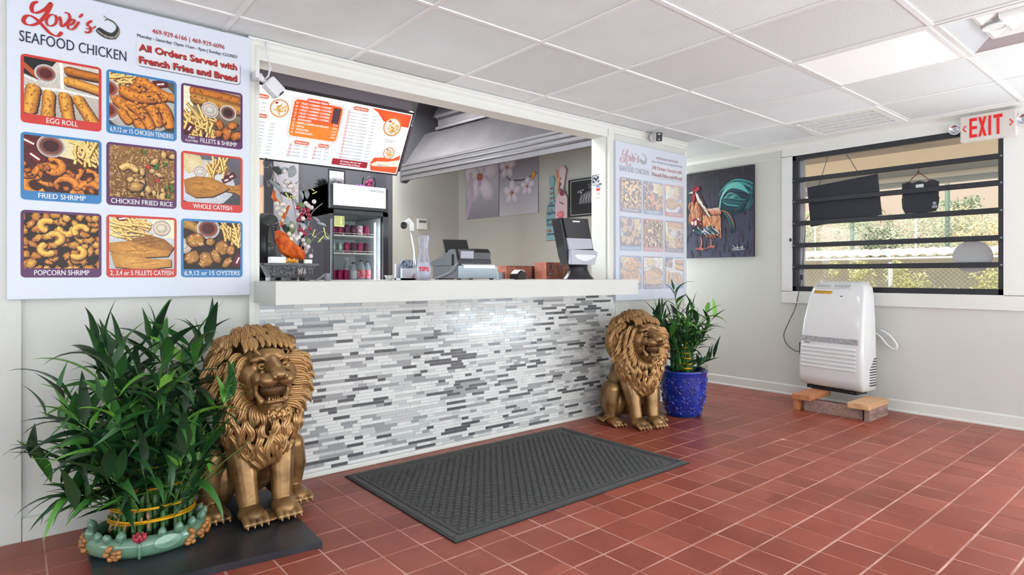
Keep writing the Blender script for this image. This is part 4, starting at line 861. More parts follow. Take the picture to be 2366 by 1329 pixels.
for k, (Ln, Wd, dr) in enumerate([(.20, .030, .35), (.22, .034, .8), (.24, .032, 1.2), (.18, .036, .55), (.26, .030, 1.6), (.16, .026, .25)]):
    b = bmesh.new(); rows = leaf_pts(Ln, Wd * 1.3, dr * 1.15, k); add_leaf(b, rows, Matrix()); me = bpy.data.meshes.new('leaf'); b.to_mesh(me); b.free(); me.materials.append(m_leaf); LEAVES.append((me, rows))
def leafy(root, C, shoots, leaf_scale, rnd, limit=290, keep=lambda p: True, mirror=1.0):
    """shoots: list of (base Vector, dir Vector, length)"""
    inv = WM[root.name].inverted(); sh = MB(); lv = []; 
    for base_, d, Ln in shoots:
        pts = []; q = base_.copy(); dd = d.normalized()
        out = Vector((dd.x, dd.y, 0)); n = 8
        for i in range(n + 1):
            pts.append(q.copy()); q = q + dd * (Ln / n); dd = (dd + out * .05 + Vector((0, 0, -.01 * i))).normalized()
        sh.tube(pts, [.0042 * (1 - .6 * i / n) for i in range(n + 1)], 5)
        phi = rnd.random() * 6.28; k = 0; nl = max(5, int(Ln / .031))
        for i in range(nl):
            s_ = .18 + .82 * i / (nl - 1); x = s_ * n; a = int(min(x, n - 1)); P = pts[a].lerp(pts[a+1], x - a); phi += 2.4 + rnd.gauss(0, .3)
            el = R(rnd.gauss(28 + 45 * s_ ** 3, 14)); hd = Vector((math.cos(phi), math.sin(phi), 0)) + out * .7; az = math.atan2(hd.y, hd.x)
            v = rnd.randrange(6) if s_ < .9 else rnd.choice([0, 3, 5, 1]); sc = leaf_scale * rnd.uniform(.7, 1.25)
            M = Matrix.Translation(P) @ Matrix.Rotation(az, 4, 'Z') @ Matrix.Rotation(-el, 4, 'Y') @ Matrix.Rotation(rnd.gauss(0, .35), 4, 'X') @ Matrix.Scale(sc, 4)
            tip = M @ LEAVES[v][1][-1][1]; mid = M @ LEAVES[v][1][5][1]
            if keep(tip) and keep(mid): lv.append((tip.x * .64 + tip.y * .77, M, v))
    lv.sort(key=lambda t: t[0]); rest = bmesh.new()
    for i, (_, M, v) in enumerate(lv):
        if i < limit: obj_me('leaf', LEAVES[v][0], root, mtx=inv @ M)
        else: add_leaf(rest, LEAVES[v][1], inv @ M)
    if len(lv) > limit:
        me = bpy.data.meshes.new('foliage'); rest.to_mesh(me); me.materials.append(m_leaf); o = obj_me('foliage', me, root); o['kind'] = 'stuff'
    rest.free(); o = obj('shoots', sh, m_shoot, root); o['kind'] = 'stuff'; print('leaves', len(lv))
def stalk(root, x, y, z0, z1, r_, lean=(0, 0)):
    mb = MB(); n = max(2, int((z1 - z0) / .045)); P = []; RR = []
    for i in range(n + 1):
        s_ = i / n; p = Vector((x + lean[0] * s_, y + lean[1] * s_, z0 + (z1 - z0) * s_))
        if 0 < i < n:
            for dz, k in ((-.003, 1.0), (-.0015, 1.18), (.0015, 1.18), (.003, 1.0)): P.append(p + Vector((0, 0, dz))); RR.append(r_ * k)
        else: P.append(p); RR.append(r_)
    mb.tube(P, RR, 8); return obj('bamboo_stalk', mb, m_stalk, root)
rnd = random.Random(21)
m_cel = mat('celadon_glaze', rgb(116, 152, 128), .18, coat=.7, var=(7, .5, rgb(88, 128, 104)), bump=(30, .08)); m_amb = mat('amber_glaze', rgb(200, 138, 74), .22, coat=.6, var=(26, .5, rgb(140, 84, 40)))
m_soil = mat('dark_soil', rgb(18, 16, 15), .95, bump=(120, .6)); m_pink = mat('pink_glaze', rgb(222, 88, 104), .2, coat=.6, var=(40, .4, rgb(176, 38, 60))); m_yel = mat('yellow_glaze', rgb(230, 190, 110), .3)
PC = Vector((.437, 2.895, SLZ)); PA = R(-14); pa, pb = .222, .185
pot = thing('bamboo_pot_plant', 'large lucky bamboo in an oval celadon pot with a pink lotus on the black board', 'potted plant', PC, 0)
PMt = Matrix.Rotation(PA, 3, 'Z')
def pe(th, f=1.0, z=0.0, off=0.0):
    v = PMt @ Vector((pa * f * math.cos(th) + off * math.cos(th), pb * f * math.sin(th) + off * math.sin(th), 0)); return PC + v + Vector((0, 0, z))
mb = MB(); prof = [(.78, .0), (.86, .002), (.96, .018), (1.0, .042), (.975, .066), (.92, .080), (.86, .084), (.82, .078), (.80, .060), (.79, .03)]
mb.grid(lambda u, v: pe(2*PI*u, prof[int(round(v * 9))][0], prof[int(round(v * 9))][1]), 48, 9, closed_u=True); obj('pot_ring', mb, m_cel, pot)
mb = MB(); mb.face([pe(2*PI*k/40, .80, .045) for k in range(40)]); mb.face([pe(2*PI*k/40, .80, .004) for k in range(40)][::-1]); obj('soil', mb, m_soil, pot)
def bud(c, s_, tilt, az, m=m_cel, name='clay_bud'):
    M = Matrix.Rotation(az, 3, 'Z') @ Matrix.Rotation(tilt, 3, 'Y'); b = MB(); b.lathe([(.004, 0), (.011, .004), (.0155, .014), (.014, .025), (.008, .034), (.001, .040)], (0, 0, 0), 12)
    for k in range(4): b.ball((.008 * math.cos(k*1.57+.4), .008 * math.sin(k*1.57+.4), .014), (.0085, .0085, .017))
    for v in b.b.verts: v.co = Vector(c) + M @ (v.co * s_)
    obj(name, b, m, pot)
front = math.atan2(-.79, -.61) - PA
for th, sz, tl in ((-2.75, 1.15, .3), (-2.45, 1.0, .2), (-2.2, 1.05, .5), (-1.95, 1.15, .1), (-1.25, 1.05, .15), (-.95, 1.2, .35), (-.62, 1.1, .2), (-.25, 1.15, .3), (.1, 1.05, .4), (.38, .95, .3), (.7, 1.0, .2), (1.3, 1, .2), (2.0, 1, .2), (2.9, 1.1, .3)):
    c = pe(th, .90, .072); bud(c, sz, tl, th + PA)
fl = pe(-1.62, .985, .078); b = MB()
for k in range(7):
    a = k * 2 * PI / 7; M = Matrix.Rotation(a, 3, 'Z') @ Matrix.Rotation(.62, 3, 'Y'); rows_ = []
    for i in range(6):
        s_ = i / 5; w = .013 * math.sin(PI * (.15 + .85 * s_ ** 1.1)) ** .8 + .0006; rows_.append([M @ Vector((.006 + .004 * math.sin(s_ * 3) - .006 * s_ ** 2 + abs(q) * .004, q * w, s_ * .034)) + fl for q in (-1, 0, 1)])
    for i in range(5):
        for j in range(2): f = b.face([rows_[i][j], rows_[i][j+1], rows_[i+1][j+1], rows_[i+1][j]]); f.smooth = True
fo = obj('lotus_flower', b, m_pink, pot); mo = fo.modifiers.new('s', 'SOLIDIFY'); mo.thickness = .002
obj('lotus_centre', MB().ball(fl + Vector((0, 0, .012)), (.007, .007, .008)), m_yel, fo)
b = MB(); b.tube([pe(-1.62, 1.0, z, .004) for z in (.07, .05, .03, .01)], .0055, 8); obj('flower_stem', b, m_cel, pot)
for nm_, tc_, n_ in (('seed_cluster', -2.02, 9), ('seed_cluster', -.45, 22), ('seed_cluster', -2.95, 12)):
    b = MB()
    for k in range(n_):
        th = tc_ + (rnd.uniform(-.13, .13) if n_ < 12 else rnd.uniform(-.38, .38)); z = rnd.uniform(.014, .07); f = .93 + .07 * math.sin(PI * (z / .084)); b.ball(pe(th, f, z, .004), (.0125, .0125, .011))
    obj(nm_, b, m_amb, pot)
b = MB(); b.grid(lambda u, v: pe(-1.18 + .22 * v * math.cos(2*PI*u), 1.0 - .02 * abs(math.sin(2*PI*u) * v), .055 + .026 * v * math.sin(2*PI*u), .008 - .004 * v + .0015 * math.sin(14 * u)), 20, 4, closed_u=True); lp = obj('lily_pad', b, mat('pale_celadon', rgb(136, 172, 148), .2, coat=.7), pot)
SC_ = PC + Vector((.02, .015, 0)); tiers = [(.135, .235, 26), (.10, .33, 16), (.06, .42, 9), (.02, .50, 3)]; shoots = []
for rr_, zt, n_ in tiers:
    for k in range(n_):
        a = 2*PI*k/n_ + rnd.gauss(0, .05); x = SC_.x + rr_ * math.cos(a) * 1.05; y = SC_.y + rr_ * math.sin(a) * .85; z1 = SLZ + zt + rnd.uniform(-.02, .02) - .05; stalk(pot, x, y, SLZ + .03, z1, rnd.uniform(.0075, .010)); 
        up_ = rnd.uniform(.15, 1.0); d = Vector((math.cos(a), math.sin(a) * .8, 0)) * rnd.uniform(.35, 1.0) * (.5 + 3.5 * rr_) + Vector((0, 0, up_ + .25)); shoots.append((Vector((x, y, z1 - .01)), d, rnd.uniform(.12, .34) + (.16 if rr_ < .11 else .0)))
        if rnd.random() < .3: shoots.append((Vector((x, y, z1 - .03)), Vector((math.cos(a + .5), math.sin(a + .5), rnd.uniform(.4, 1.4))), rnd.uniform(.1, .25)))
for k in range(7): a = rnd.random() * 6.28; shoots.append((SC_ + Vector((.05 * math.cos(a), .04 * math.sin(a), .40)), Vector((math.cos(a) * .35, math.sin(a) * .35, 1.2)), rnd.uniform(.36, .52)))
leafy(pot, PC, shoots, 1.0, rnd, 290, keep=lambda p: p.y < 3.255 and p.z > .13 and not (p.x > .70 and p.z < .5 and p.y > 2.6) and p.x < .80)
for zt, rr_, n_ in ((.115, .150, 5), (.165, .146, 4), (.235, .112, 3), (.315, .074, 3)):
    for k in range(n_):
        b = MB(); b.tube([SC_ + Vector(((rr_ + rnd.uniform(0, .003)) * 1.05 * math.cos(a), rr_ * .87 * math.sin(a), zt + k * .0035 + .002 * math.sin(3 * a + k) - .05 * 0)) for a in [2*PI*i/36 for i in range(37)]], .0016, 5); obj('gold_wire', b, m_wire, pot)
b = MB()
for k in range(16):
    a = rnd.uniform(-3.4, -1.6); p = SC_ + Vector((.152 * math.cos(a), .125 * math.sin(a), rnd.uniform(.10, .18))); d = Vector((math.cos(a) * .4, math.sin(a) * .4, rnd.uniform(-1, 1))); b.tube([p, p + d * .02, p + d * .045 + Vector((0, 0, rnd.uniform(-.01, .01)))], [.003, .006, .001], 5, flat=.4)
o = obj('dried_sheaths', b, m_dry, pot); o['kind'] = 'stuff'
# blue pot ------------------------------------------------------------------
m_blue = mat('cobalt_glaze', rgb(8, 56, 172), .12, coat=1.0, var=(12, .4, rgb(4, 34, 124)))
BC = Vector((4.225, 2.885, 0)); pot2 = thing('bamboo_pot_plant', 'smaller lucky bamboo in a round cobalt blue pot behind the right lion', 'potted plant', BC, 0)
BP = [(.118, 0), (.128, .004), (.150, .06), (.168, .14), (.180, .24), (.184, .32), (.186, .352), (.192, .358), (.192, .372), (.178, .374), (.172, .35), (.165, .33)]
b = MB(); b.lathe(BP, BC, 48, cap=True); obj('pot_body', b, m_blue, pot2); obj('soil', MB().lathe([(.001, .345), (.168, .345), (.168, .335)], BC, 24), m_soil, pot2)
def brad(z):
    for (r0, z0), (r1, z1) in zip(BP, BP[1:]):
        if z0 <= z <= z1: return r0 + (r1 - r0) * (z - z0) / (z1 - z0)
    return .18
b = MB()
for row in range(4):
    for k in range(9):
        th0 = 2*PI*(k + .5 * (row % 2))/9; z0 = .055 + row * .085
        for q in range(6):
            a = q * PI / 3; P_ = []
            for s_ in (.15, .4, .65, .95):
                dth = math.cos(a) * .052 * s_ / .17; z = z0 + math.sin(a) * .045 * s_
                if .01 < z < .345: P_.append(BC + Vector((math.cos(th0 + dth), math.sin(th0 + dth), 0)) * (brad(z) + .0005) + Vector((0, 0, z)))
            if len(P_) == 4: b.tube(P_, [.003, .0085, .0085, .002], 6, flat=.55)
o = obj('embossed_petals', b, m_blue, pot2); o['kind'] = 'stuff'
obj('saucer', MB().lathe([(.12, 0), (.137, .002), (.14, .010), (.12, .006)], BC, 32), mat('dark_saucer', rgb(16, 20, 60), .3), pot2)
rnd = random.Random(33); shoots = []
for k in range(36):
    a = rnd.random() * 6.28; rr_ = rnd.uniform(.02, .11); x, y = BC.x + rr_ * math.cos(a), BC.y + rr_ * math.sin(a); z1 = rnd.uniform(.42, .60)
    stalk(pot2, x, y, .34, z1, rnd.uniform(.006, .008)); shoots.append((Vector((x, y, z1 - .01)), Vector((math.cos(a) * .35, math.sin(a) * .35, rnd.uniform(.5, 1.2))), rnd.uniform(.14, .34)))
for k in range(10): a = rnd.random() * 6.28; shoots.append((BC + Vector((.07 * math.cos(a), .07 * math.sin(a), .36)), Vector((math.cos(a), math.sin(a), .8)), rnd.uniform(.1, .2)))
shoots.append((BC + Vector((-.03, 0, .55)), Vector((-.10, .05, 1)), .47))
leafy(pot2, BC, shoots, .84, rnd, 280, keep=lambda p: p.z > .36 and (p.y < 3.28) and (p.x > 3.95))
twc = BC + Vector((-.045, -.06, 0))
for i, (z, r_) in enumerate([(.39, .045), (.425, .040), (.47, .036), (.51, .030), (.555, .026), (.59, .020)]):
    b = MB()
    for k in range(3): b.tube([twc + Vector(((r_) * math.cos(a), r_ * math.sin(a), z + k * .0035)) for a in [2*PI*i_/18 for i_ in range(19)]], .0019, 5)
    obj('gold_wire', b, m_wire, pot2)
for k in range(9): a = k * .7; p0 = twc + Vector((.038 * math.cos(a), .038 * math.sin(a), .34)); obj('bamboo_stalk', MB().tube([p0, twc + Vector((.030 * math.cos(a + .5), .030 * math.sin(a + .5), .47)), twc + Vector((.016 * math.cos(a + 1), .016 * math.sin(a + 1), .60))], [.0085, .0075, .006], 7), m_stalk, pot2)
# ================================================================= KITCHEN SIDE
rnd = random.Random(55)
m_bp = mat('black_plastic', rgb(34, 35, 38), .35); m_gp = mat('grey_plastic', rgb(150, 152, 160), .4); m_wp = mat('white_plastic', rgb(232, 232, 230), .35)
m_ss = mat('stainless_steel', rgb(118, 116, 120), .40, .35, bump=(12, .05), var=(3, .6, rgb(98, 96, 101))); m_tvb = mat('violet_grey_metal', rgb(84, 76, 86), .5, .3)
# --- menu screen
TX0, TX1 = .70, 2.197; TT = Vector((0, 3.75, 2.285)); TB = Vector((0, 3.99, 1.892)); TV_ = (TT - TB); TL_ = TV_.length; TVn = TV_.normalized(); TN = Vector((1, 0, 0)).cross(TVn)
t = thing('menu_screen', 'wide lit menu screen tilted down over the counter opening', 'screen', (1.45, 4.0, 1.9))
def tvp(x, v, n=0.0): return Vector((x, 0, 0)) + TB + TVn * (v * TL_) + TN * n
b = MB(); b.prism([tvp(TX0 - .012, -.03, 0), tvp(TX1 + .012, -.03, 0), tvp(TX1 + .012, 1.03, 0), tvp(TX0 - .012, 1.03, 0)], -TN * .03); obj('bezel', b, m_bp, t)
b = MB(); b.prism([tvp(TX0 + .1, .1, -.03), tvp(TX1 + .045, .02, -.03), tvp(TX1 + .045, .80, -.03), tvp(TX0 + .1, .80, -.03)], -TN * .05); obj('back_housing', b, m_tvb, t)
p = Print(tvp(TX0, 0, .001), (1, 0, 0), TVn); p.step = .00001; W_, H_ = TX1 - TX0, TL_
O_ = tvp(TX0, 0, 0)
def SP(zx, zy):
    q = on_plane(580 + zx * .1956, 160 + zy * .1956, O_, TN) - O_; return (q.x, q.dot(TVn))
OR, OR2 = rgb(246, 100, 30), rgb(250, 140, 40); INK = rgb(120, 110, 112)
p.rect(0, 0, W_, H_, rgb(255, 255, 255), rgb(246, 250, 255)); p.frame(0, 0, W_, H_)
p.ring(0, 0, 0, 0, OR) if False else None
edge = .006
a, b_ = SP(520, 345), SP(1000, 862); cr = (a[0], b_[1], max(b_[0], SP(1065, 430)[0]), a[1])
p.rrect(cr[0] - .012, cr[1] - .010, cr[2] + .010, cr[3] + .010, .03, rgb(228, 150, 130)); p.rrect(cr[0] - .010, cr[1] - .008, cr[2] + .008, cr[3] + .008, .03, (1, 1, 1)); p.rrect(cr[0], cr[1], cr[2], cr[3], .026, OR)
p.rrect(cr[0], cr[1], cr[2], cr[1] + (cr[3] - cr[1]) * .42, .026, OR2)
hx = (cr[0] + cr[2]) / 2; p.rrect(hx - .085, cr[3] - .012, hx + .06, cr[3] + .018, .014, rgb(240, 84, 40)); p.text('Combination Platters', hx - .012, cr[3] - .004, .013, (1, 1, 1), .13, 'c', .03)
rows_ = ['1 FILLET + 3 SHRIMPS + 3 OYSTERS', '2 FILLETS + 3 SHRIMPS + 3 OYSTERS', '2 FILLET + 3 SHRIMPS + 2 OYSTERS', '1 FILLET + 6 SHRIMPS + 3 OYSTERS', '2 FILLET + 3 SHRIMPS + 3 OYSTERS', 'POPCORN SHRIMP', 'SHRIMP or CHICKEN with FRIED RICE', 'EGG ROLL', 'WHOLE CATFISH', '10 CATFISH NUGGETS']
hh = (cr[3] - cr[1]); cw = cr[2] - cr[0]
for i, s_ in enumerate(rows_):
    y = cr[3] - hh * (.115 + .088 * i); p.text(str(23 + i), cr[0] + .012, y, .010, (1, 1, 1), .013, 'l', .03); p.text(s_, cr[0] + .042, y, .0115, (1, 1, 1), .0068 * len(s_) * .92, 'l', .035)
    if i > 4: p.text('$' + ['9.99', '8.99', '1.25', '10.99', '9.99'][i - 5], cr[2] - .012, y, .010, (1, 1, 1), .03, 'r', .02)
p.rect(cr[2] - .062, cr[3] - hh * .48, cr[2] - .014, cr[3] - hh * .055, rgb(70, 44, 60))
for i, s_ in enumerate(('9.99', '11.99', '12.99', '13.99', '12.99')): p.text(s_, cr[2] - .038, cr[3] - hh * (.13 + .08 * i), .010, rgb(130, 110, 124), .03, 'c')
def bowl(zx, zy, r_, ring=rgb(246, 150, 50)):
    x, y = SP(zx, zy); p.blob(x, y, r_, r_, 0, ring, mixc(ring, (.5, .2, 0), .4), 26, hl=(0, 0)); p.blob(x, y, r_ * .88, r_ * .88, 0, (1, 1, 1), rgb(236, 232, 226), 24, hl=(0, 0))
    for _ in range(34):
        a = rnd.random() * 6.28; q = rnd.random() ** .6 * r_ * .6; p.blob(x + q * math.cos(a) + r_ * .12, y + q * math.sin(a) - r_ * .08, r_ * .14, r_ * .08, rnd.random() * 3, rgb(250, 214, 110), rgb(220, 150, 50), 8, .2)
    for _ in range(7): a = rnd.random() * 6.28; q = rnd.random() * r_ * .6; p.blob(x + q * math.cos(a), y + q * math.sin(a), r_ * .05, r_ * .04, 0, rgb(90, 70, 30), rgb(60, 40, 20), 6)
    p.blob(x - r_ * .38, y + r_ * .55, r_ * .16, r_ * .12, 0, rgb(210, 50, 40), rgb(150, 20, 20), 10)
bowl(335, 460, .058)
def pill(zx, zy, s_, w, hgt=.018):
    x, y = SP(zx, zy); p.rrect(x - w/2 - .006, y - hgt * .75, x + w/2 + .006, y + hgt * .75, hgt * .7, rgb(240, 150, 130)); p.rrect(x - w/2, y - hgt * .6, x + w/2, y + hgt * .6, hgt * .55, rgb(236, 104, 70)); p.text(s_, x, y - hgt * .28, hgt * .62, (1, 1, 1), w * .86, 'c', .03)
pill(130, 315, 'Platters', .07); pill(110, 545, 'Tilapia Platters', .07); pill(598, 868, 'Chicken Tenders', .09); pill(855, 905, 'Hot Wings', .065); pill(1300, 470, 'Family Dinner', .10)
def lst(zx0, zy0, zx1, zy1, items, prices, pzx, nums=None):
    n = len(items)
    for i in range(n):
        f_ = i / max(1, n - 1); x, y = SP(zx0 + (zx1 - zx0) * f_, zy0 + (zy1 - zy0) * f_)
        if nums is not None: p.ring(x - .014, y + .004, .0055, .0085, rgb(214, 90, 90), 14); p.text(str(nums + i), x - .014, y + .0015, .006, rgb(200, 60, 60), .007, 'c')
        p.text(items[i], x, y, .0085, INK, .0058 * len(items[i]), 'l'); px_, _ = SP(pzx[0] + (pzx[1] - pzx[0]) * f_, zy0 + (zy1 - zy0) * f_); p.text(prices[i % len(prices)], px_, y, .0085, INK, .026, 'l')
lst(1180, 515, 1075, 1045, ['%d FILLETS + %d SHRIMPS' % (6 + i, 18 + 3 * i) for i in range(15)], ['$21.99', '$24.99', '$27.99', '$31.99', '$35.99', '$38.99', '$42.99'], (1450, 1340), 33)
lst(490, 900, 460, 1020, ['3 TENDERS', '6 TENDERS', '10 TENDERS', '15 TENDERS'], ['$8.99', '$12.99', '$16.99', '$20.99'], (635, 610), 12)
lst(785, 935, 755, 1055, ['5 PCS', '9 PCS', '12 PCS', '20 PCS'], ['$8.99', '$12.99', '$14.99', '$21.99'], (875, 850), 17)
lst(-60, 600, -110, 960, ['3 FILLETS + SHRIMPS', '4 FILLETS + SHRIMPS', '5 FILLETS + SHRIMPS', '3 FILLETS + SHRIMPS', '4 FILLETS + SHRIMPS', '3 FILLETS + OYSTERS', '4 FILLETS + OYSTERS', '5 FILLETS + OYSTERS', '2 FILLETS + OYSTERS', '3 FILLETS + OYSTERS'], ['$12.99', '$16.99', '$20.99'], (235, 170), None)
lst(-80, 365, -90, 500, ['2 FILLETS PLATE', '3 FILLETS PLATE', '4 FILLETS PLATE', '5 FILLETS PLATE'], ['$8.99', '$12.99', '$16.99', '$20.99'], (130, 110), None)
q = [SP(1410, 445), SP(1900, 545), SP(1850, 690), SP(1700, 640), SP(1560, 590), SP(1500, 500)]; p.poly([SP(1410, 440), (W_, H_), (W_, SP(1850, 690)[1]), SP(1700, 660), SP(1560, 610), SP(1500, 510)], rgb(250, 110, 40), rgb(244, 76, 30))
bowl(1665, 680, .068); x, y = SP(1660, 850); p.text('SEAFOOD & CHICKEN', x - .02, y, .007, INK, .085, 'c'); p.text('FRIED FRESH', x - .02, y - .012, .007, INK, .05, 'c')
p.poly([SP(1400, 1110), SP(1450, 1040), SP(1560, 1040), SP(1680, 1060), (W_, SP(1790, 1010)[1]), (W_, 0), (SP(1420, 1150)[0], 0)], rgb(248, 104, 40), rgb(246, 90, 36))
p.poly([SP(1400, 1120), SP(1480, 1085), SP(1600, 1090), SP(1760, 1070), (W_, SP(1740, 1150)[1]), SP(1600, 1150), SP(1440, 1140)], rgb(250, 246, 226)); x, y = SP(1480, 1140); p.text('Delicious', x, y, .022, rgb(150, 130, 100), .10, 'l', 0, .3); bowl(1625, 990, .045, rgb(240, 140, 60))
a, c_ = SP(960, 1080), SP(1365, 1150); p.rrect(a[0] - .005, c_[1] - .012, c_[0] + .0, a[1] + .022, .008, rgb(176, 10, 40)); mx_ = (a[0] + c_[0]) / 2; hh2 = (a[1] + .022 - c_[1] + .012)
p.text('All Orders Served with', mx_, c_[1] - .012 + hh2 * .56, hh2 * .24, (1, 1, 1), .155, 'c', .03); p.text('French Fries & Bread', mx_, c_[1] - .012 + hh2 * .16, hh2 * .24, (1, 1, 1), .145, 'c', .03)
for x0_, y0_, x1_, y1_ in ((0, 0, W_, .007), (0, H_ - .007, W_, H_), (W_ - .007, 0, W_, H_), (0, 0, .007, H_)): p.rect(x0_, y0_, x1_, y1_, (1, 1, 1))
p.build('lit_display', print_mat('lit_screen', .3, 0, 1, emit=1.0), t)
obj('mounting_rail', MB().box((.6, 3.80, 2.30), (2.22, 3.84, 2.46)), m_tvb, t)
obj('wall_bracket', MB().box((1.2, 3.84, 2.36), (1.26, 3.9, KH)).box((1.9, 3.84, 2.36), (1.96, 3.9, KH)), m_tvb, t)
# --- exhaust hood
hd = Vector((3.49 - 3.79, 6.2 - 3.5, 0)).normalized(); hn = Vector((hd.y, -hd.x, 0)); hN = Vector((3.79, 3.50, 0)); HL = 2.72
def hp(s_, a, z): q = hN + hd * s_ + hn * a; return Vector((q.x, q.y, z))
t = thing('exhaust_hood', 'long stainless steel exhaust hood under the kitchen ceiling', 'hood', hp(1.3, .4, 2.24))
def hprism(pr, s0, s1, m, nm):
    b = MB(); b.prism([hp(s0, a, z) for a, z in pr], hd * (s1 - s0)); return obj(nm, b, m, t)
hprism([(0, 2.24), (0, 2.43), (.03, 2.44), (.03, 2.24)], 0, HL, m_ss, 'lip')
hprism([(.03, 2.42), (.34, 2.84), (.38, 2.84), (.07, 2.40)], .02, HL, m_ss, 'front_panel')
hprism([(.30, 2.84), (.30, 2.87), (.34, 2.89), (.34, 2.96), (.30, 2.98), (.30, 3.01), (.70, 3.01), (.70, 2.84)], .02, HL - .25, m_ss, 'top_channel')
hprism([(.34, 3.01), (.50, 3.30), (.70, 3.30), (.70, 3.01)], .02, HL - .15, m_ss, 'duct_cover')
for z, r_ in ((2.30, .012), (2.355, .009), (2.405, .007)): obj('rolled_rib', MB().tube([hp(0, 0, z), hp(HL, 0, z)], r_, 8), m_ss, t)
hprism([(-.002, 2.22), (.08, 2.22), (.7, 2.84), (.7, 3.3), (.3, 3.3), (-.002, 2.5)], HL, HL + .03, m_dark, 'end_cap')
# --- fridge
FY = 4.70; fx0, fx1 = on_y(762, 500, FY).x, on_y(897, 500, FY).x; FB = 5.30; FT = 1.885
m_fb = mat('fridge_black', rgb(30, 31, 36), .28, coat=.3); m_fw = mat('fridge_liner', rgb(228, 232, 240), .4)
t = thing('drinks_fridge', 'tall black glass-door drinks fridge with a lit white header panel', 'fridge', ((fx0 + fx1) / 2, 5.0, 0))
b = MB(); b.box((fx0, FY + .04, 0), (fx0 + .035, FB, FT)).box((fx1 - .035, FY + .04, 0), (fx1, FB, FT)).box((fx0, FB - .03, 0), (fx1, FB, FT)).box((fx0, FY + .04, 0), (fx1, FB, .35)).box((fx0, FY + .04, 1.64), (fx1, FB, FT)); obj('cabinet', b, m_fb, t)
b = MB(); b.box((fx0 + .036, FY + .06, .352), (fx0 + .046, FB - .032, 1.638)).box((fx1 - .046, FY + .06, .352), (fx1 - .036, FB - .032, 1.638)).box((fx0 + .036, FB - .045, .352), (fx1 - .036, FB - .032, 1.638)).box((fx0 + .036, FY + .06, .352), (fx1 - .036, FB - .03, .36)); obj('liner', b, m_fw, t)
z1, z0 = on_y(768, 423, FY).z, on_y(768, 473, FY).z
obj('header_box', MB().box((fx0, FY, z0 - .03), (fx1, FY + .04, FT), bev=.006), m_fb, t)
obj('lit_panel', MB().box((fx0 + .03, FY - .004, z0), (fx1 - .025, FY + .001, z1), bev=.003), mat('lit_header', rgb(232, 238, 244), .3, emit=(rgb(225, 235, 245), .3)), t)
p = Print((0, FY - .0058, 0), (1, 0, 0), (0, 0, 1)); p.text('AIXCOOL', fx1 - .045, z1 - .042, .020, rgb(14, 16, 34), .125, 'r', .014); p.stroke([(fx1 - .185, z1 - .016), (fx1 - .176, z1 - .026), (fx1 - .185, z1 - .036)], .003, rgb(30, 34, 60), taper=False); p.build('brand_lettering', print_mat('plain_ink', .5), t)
d0, d1 = on_y(771, 493, FY), on_y(885, 500, FY); DT = d0.z
b = MB(); b.box((fx0, FY, .30), (d0.x, FY + .04, z0 - .035)).box((d1.x, FY, .30), (fx1, FY + .04, z0 - .035)).box((fx0, FY, DT), (fx1, FY + .04, z0 - .035)).box((fx0, FY, .30), (fx1, FY + .04, .36)); dr = obj('door_frame', b, m_fb, t)
obj('door_glass', MB().box((d0.x, FY + .015, .36), (d1.x, FY + .02, DT)), m_glass, dr); obj('door_handle', MB().box((fx0 + .004, FY - .012, 1.0), (fx0 + .02, FY, 1.6), bev=.003), mat('handle_grey', rgb(110, 112, 118), .3, .5), dr)
b = MB(); b.box((d0.x + .008, FY + .008, DT - .105), (d0.x + .095, FY + .012, DT - .018)); st = obj('price_note', b, mat('yellow_note', rgb(222, 226, 150), .6), dr)
p = Print((0, FY + .0075, 0), (1, 0, 0), (0, 0, 1)); p.rect(d0.x + .008, DT - .018, d0.x + .095, DT - .004, rgb(50, 50, 60))
for k in range(6): p.stroke([(d0.x + .014, DT - .030 - k * .012), (d0.x + .06 + .004 * (k % 3), DT - .030 - k * .012)], .003, rgb(90, 90, 60), taper=False); p.rect(d0.x + .078, DT - .034 - k * .012, d0.x + .088, DT - .027 - k * .012, rgb(40, 40, 40))
p.build('note_lettering', MATS['plain_ink'], dr)
ledx = on_y(866, 560, FY + .07).x; obj('light_strip', MB().box((ledx - .006, FY + .062, .5), (ledx + .006, FY + .07, DT - .05)), mat('led_strip', (1, 1, 1), .3, emit=((.93, .96, 1), 9)), t)
IY = FY + .10
def shelf(py): 
    z = on_y(800, py, FY + .06).z; b = MB(); b.box((fx0 + .047, FY + .062, z - .010), (fx1 - .075, FB - .05, z)); o = obj('shelf', b, m_wp, t); b2 = MB(); b2.tube([(fx0 + .047, FY + .062, z + .014), (fx1 - .08, FY + .062, z + .014)], .0025, 6)
    for k in range(5): b2.tube([(fx0 + .05 + k * (fx1 - fx0 - .14) / 4, FY + .062, z), (fx0 + .05 + k * (fx1 - fx0 - .14) / 4, FY + .062, z + .014)], .0025, 5)
    obj('shelf_rail', b2, m_wp, o); return z
s1, s2 = shelf(543), shelf(584); s3 = on_y(800, 651, FY + .06).z
b = MB(); b.box((fx0 + .047, FY + .062, s3 - .01), (fx1 - .047, FB - .05, s3)); obj('shelf', b, m_wp, t)
def can(x, y, z, m, label, grp, h=.088, r_=.026, name='drink_can'):
    o = obj(name, MB().lathe([(r_ * .8, 0), (r_, .006), (r_, h - .012), (r_ * .78, h - .002), (r_ * .74, h)], (0, 0, 0), 16), m); o.location = (x, y, z); tag(o, label, 'can', grp)
    b_ = MB().lathe([(r_ * .70, h), (r_ * .74, h + .0015), (r_ * .4, h + .0005)], (0, 0, 0), 14); obj('lid', b_, mat('can_lid', rgb(200, 200, 205), .3, .8), o, local=True); return o
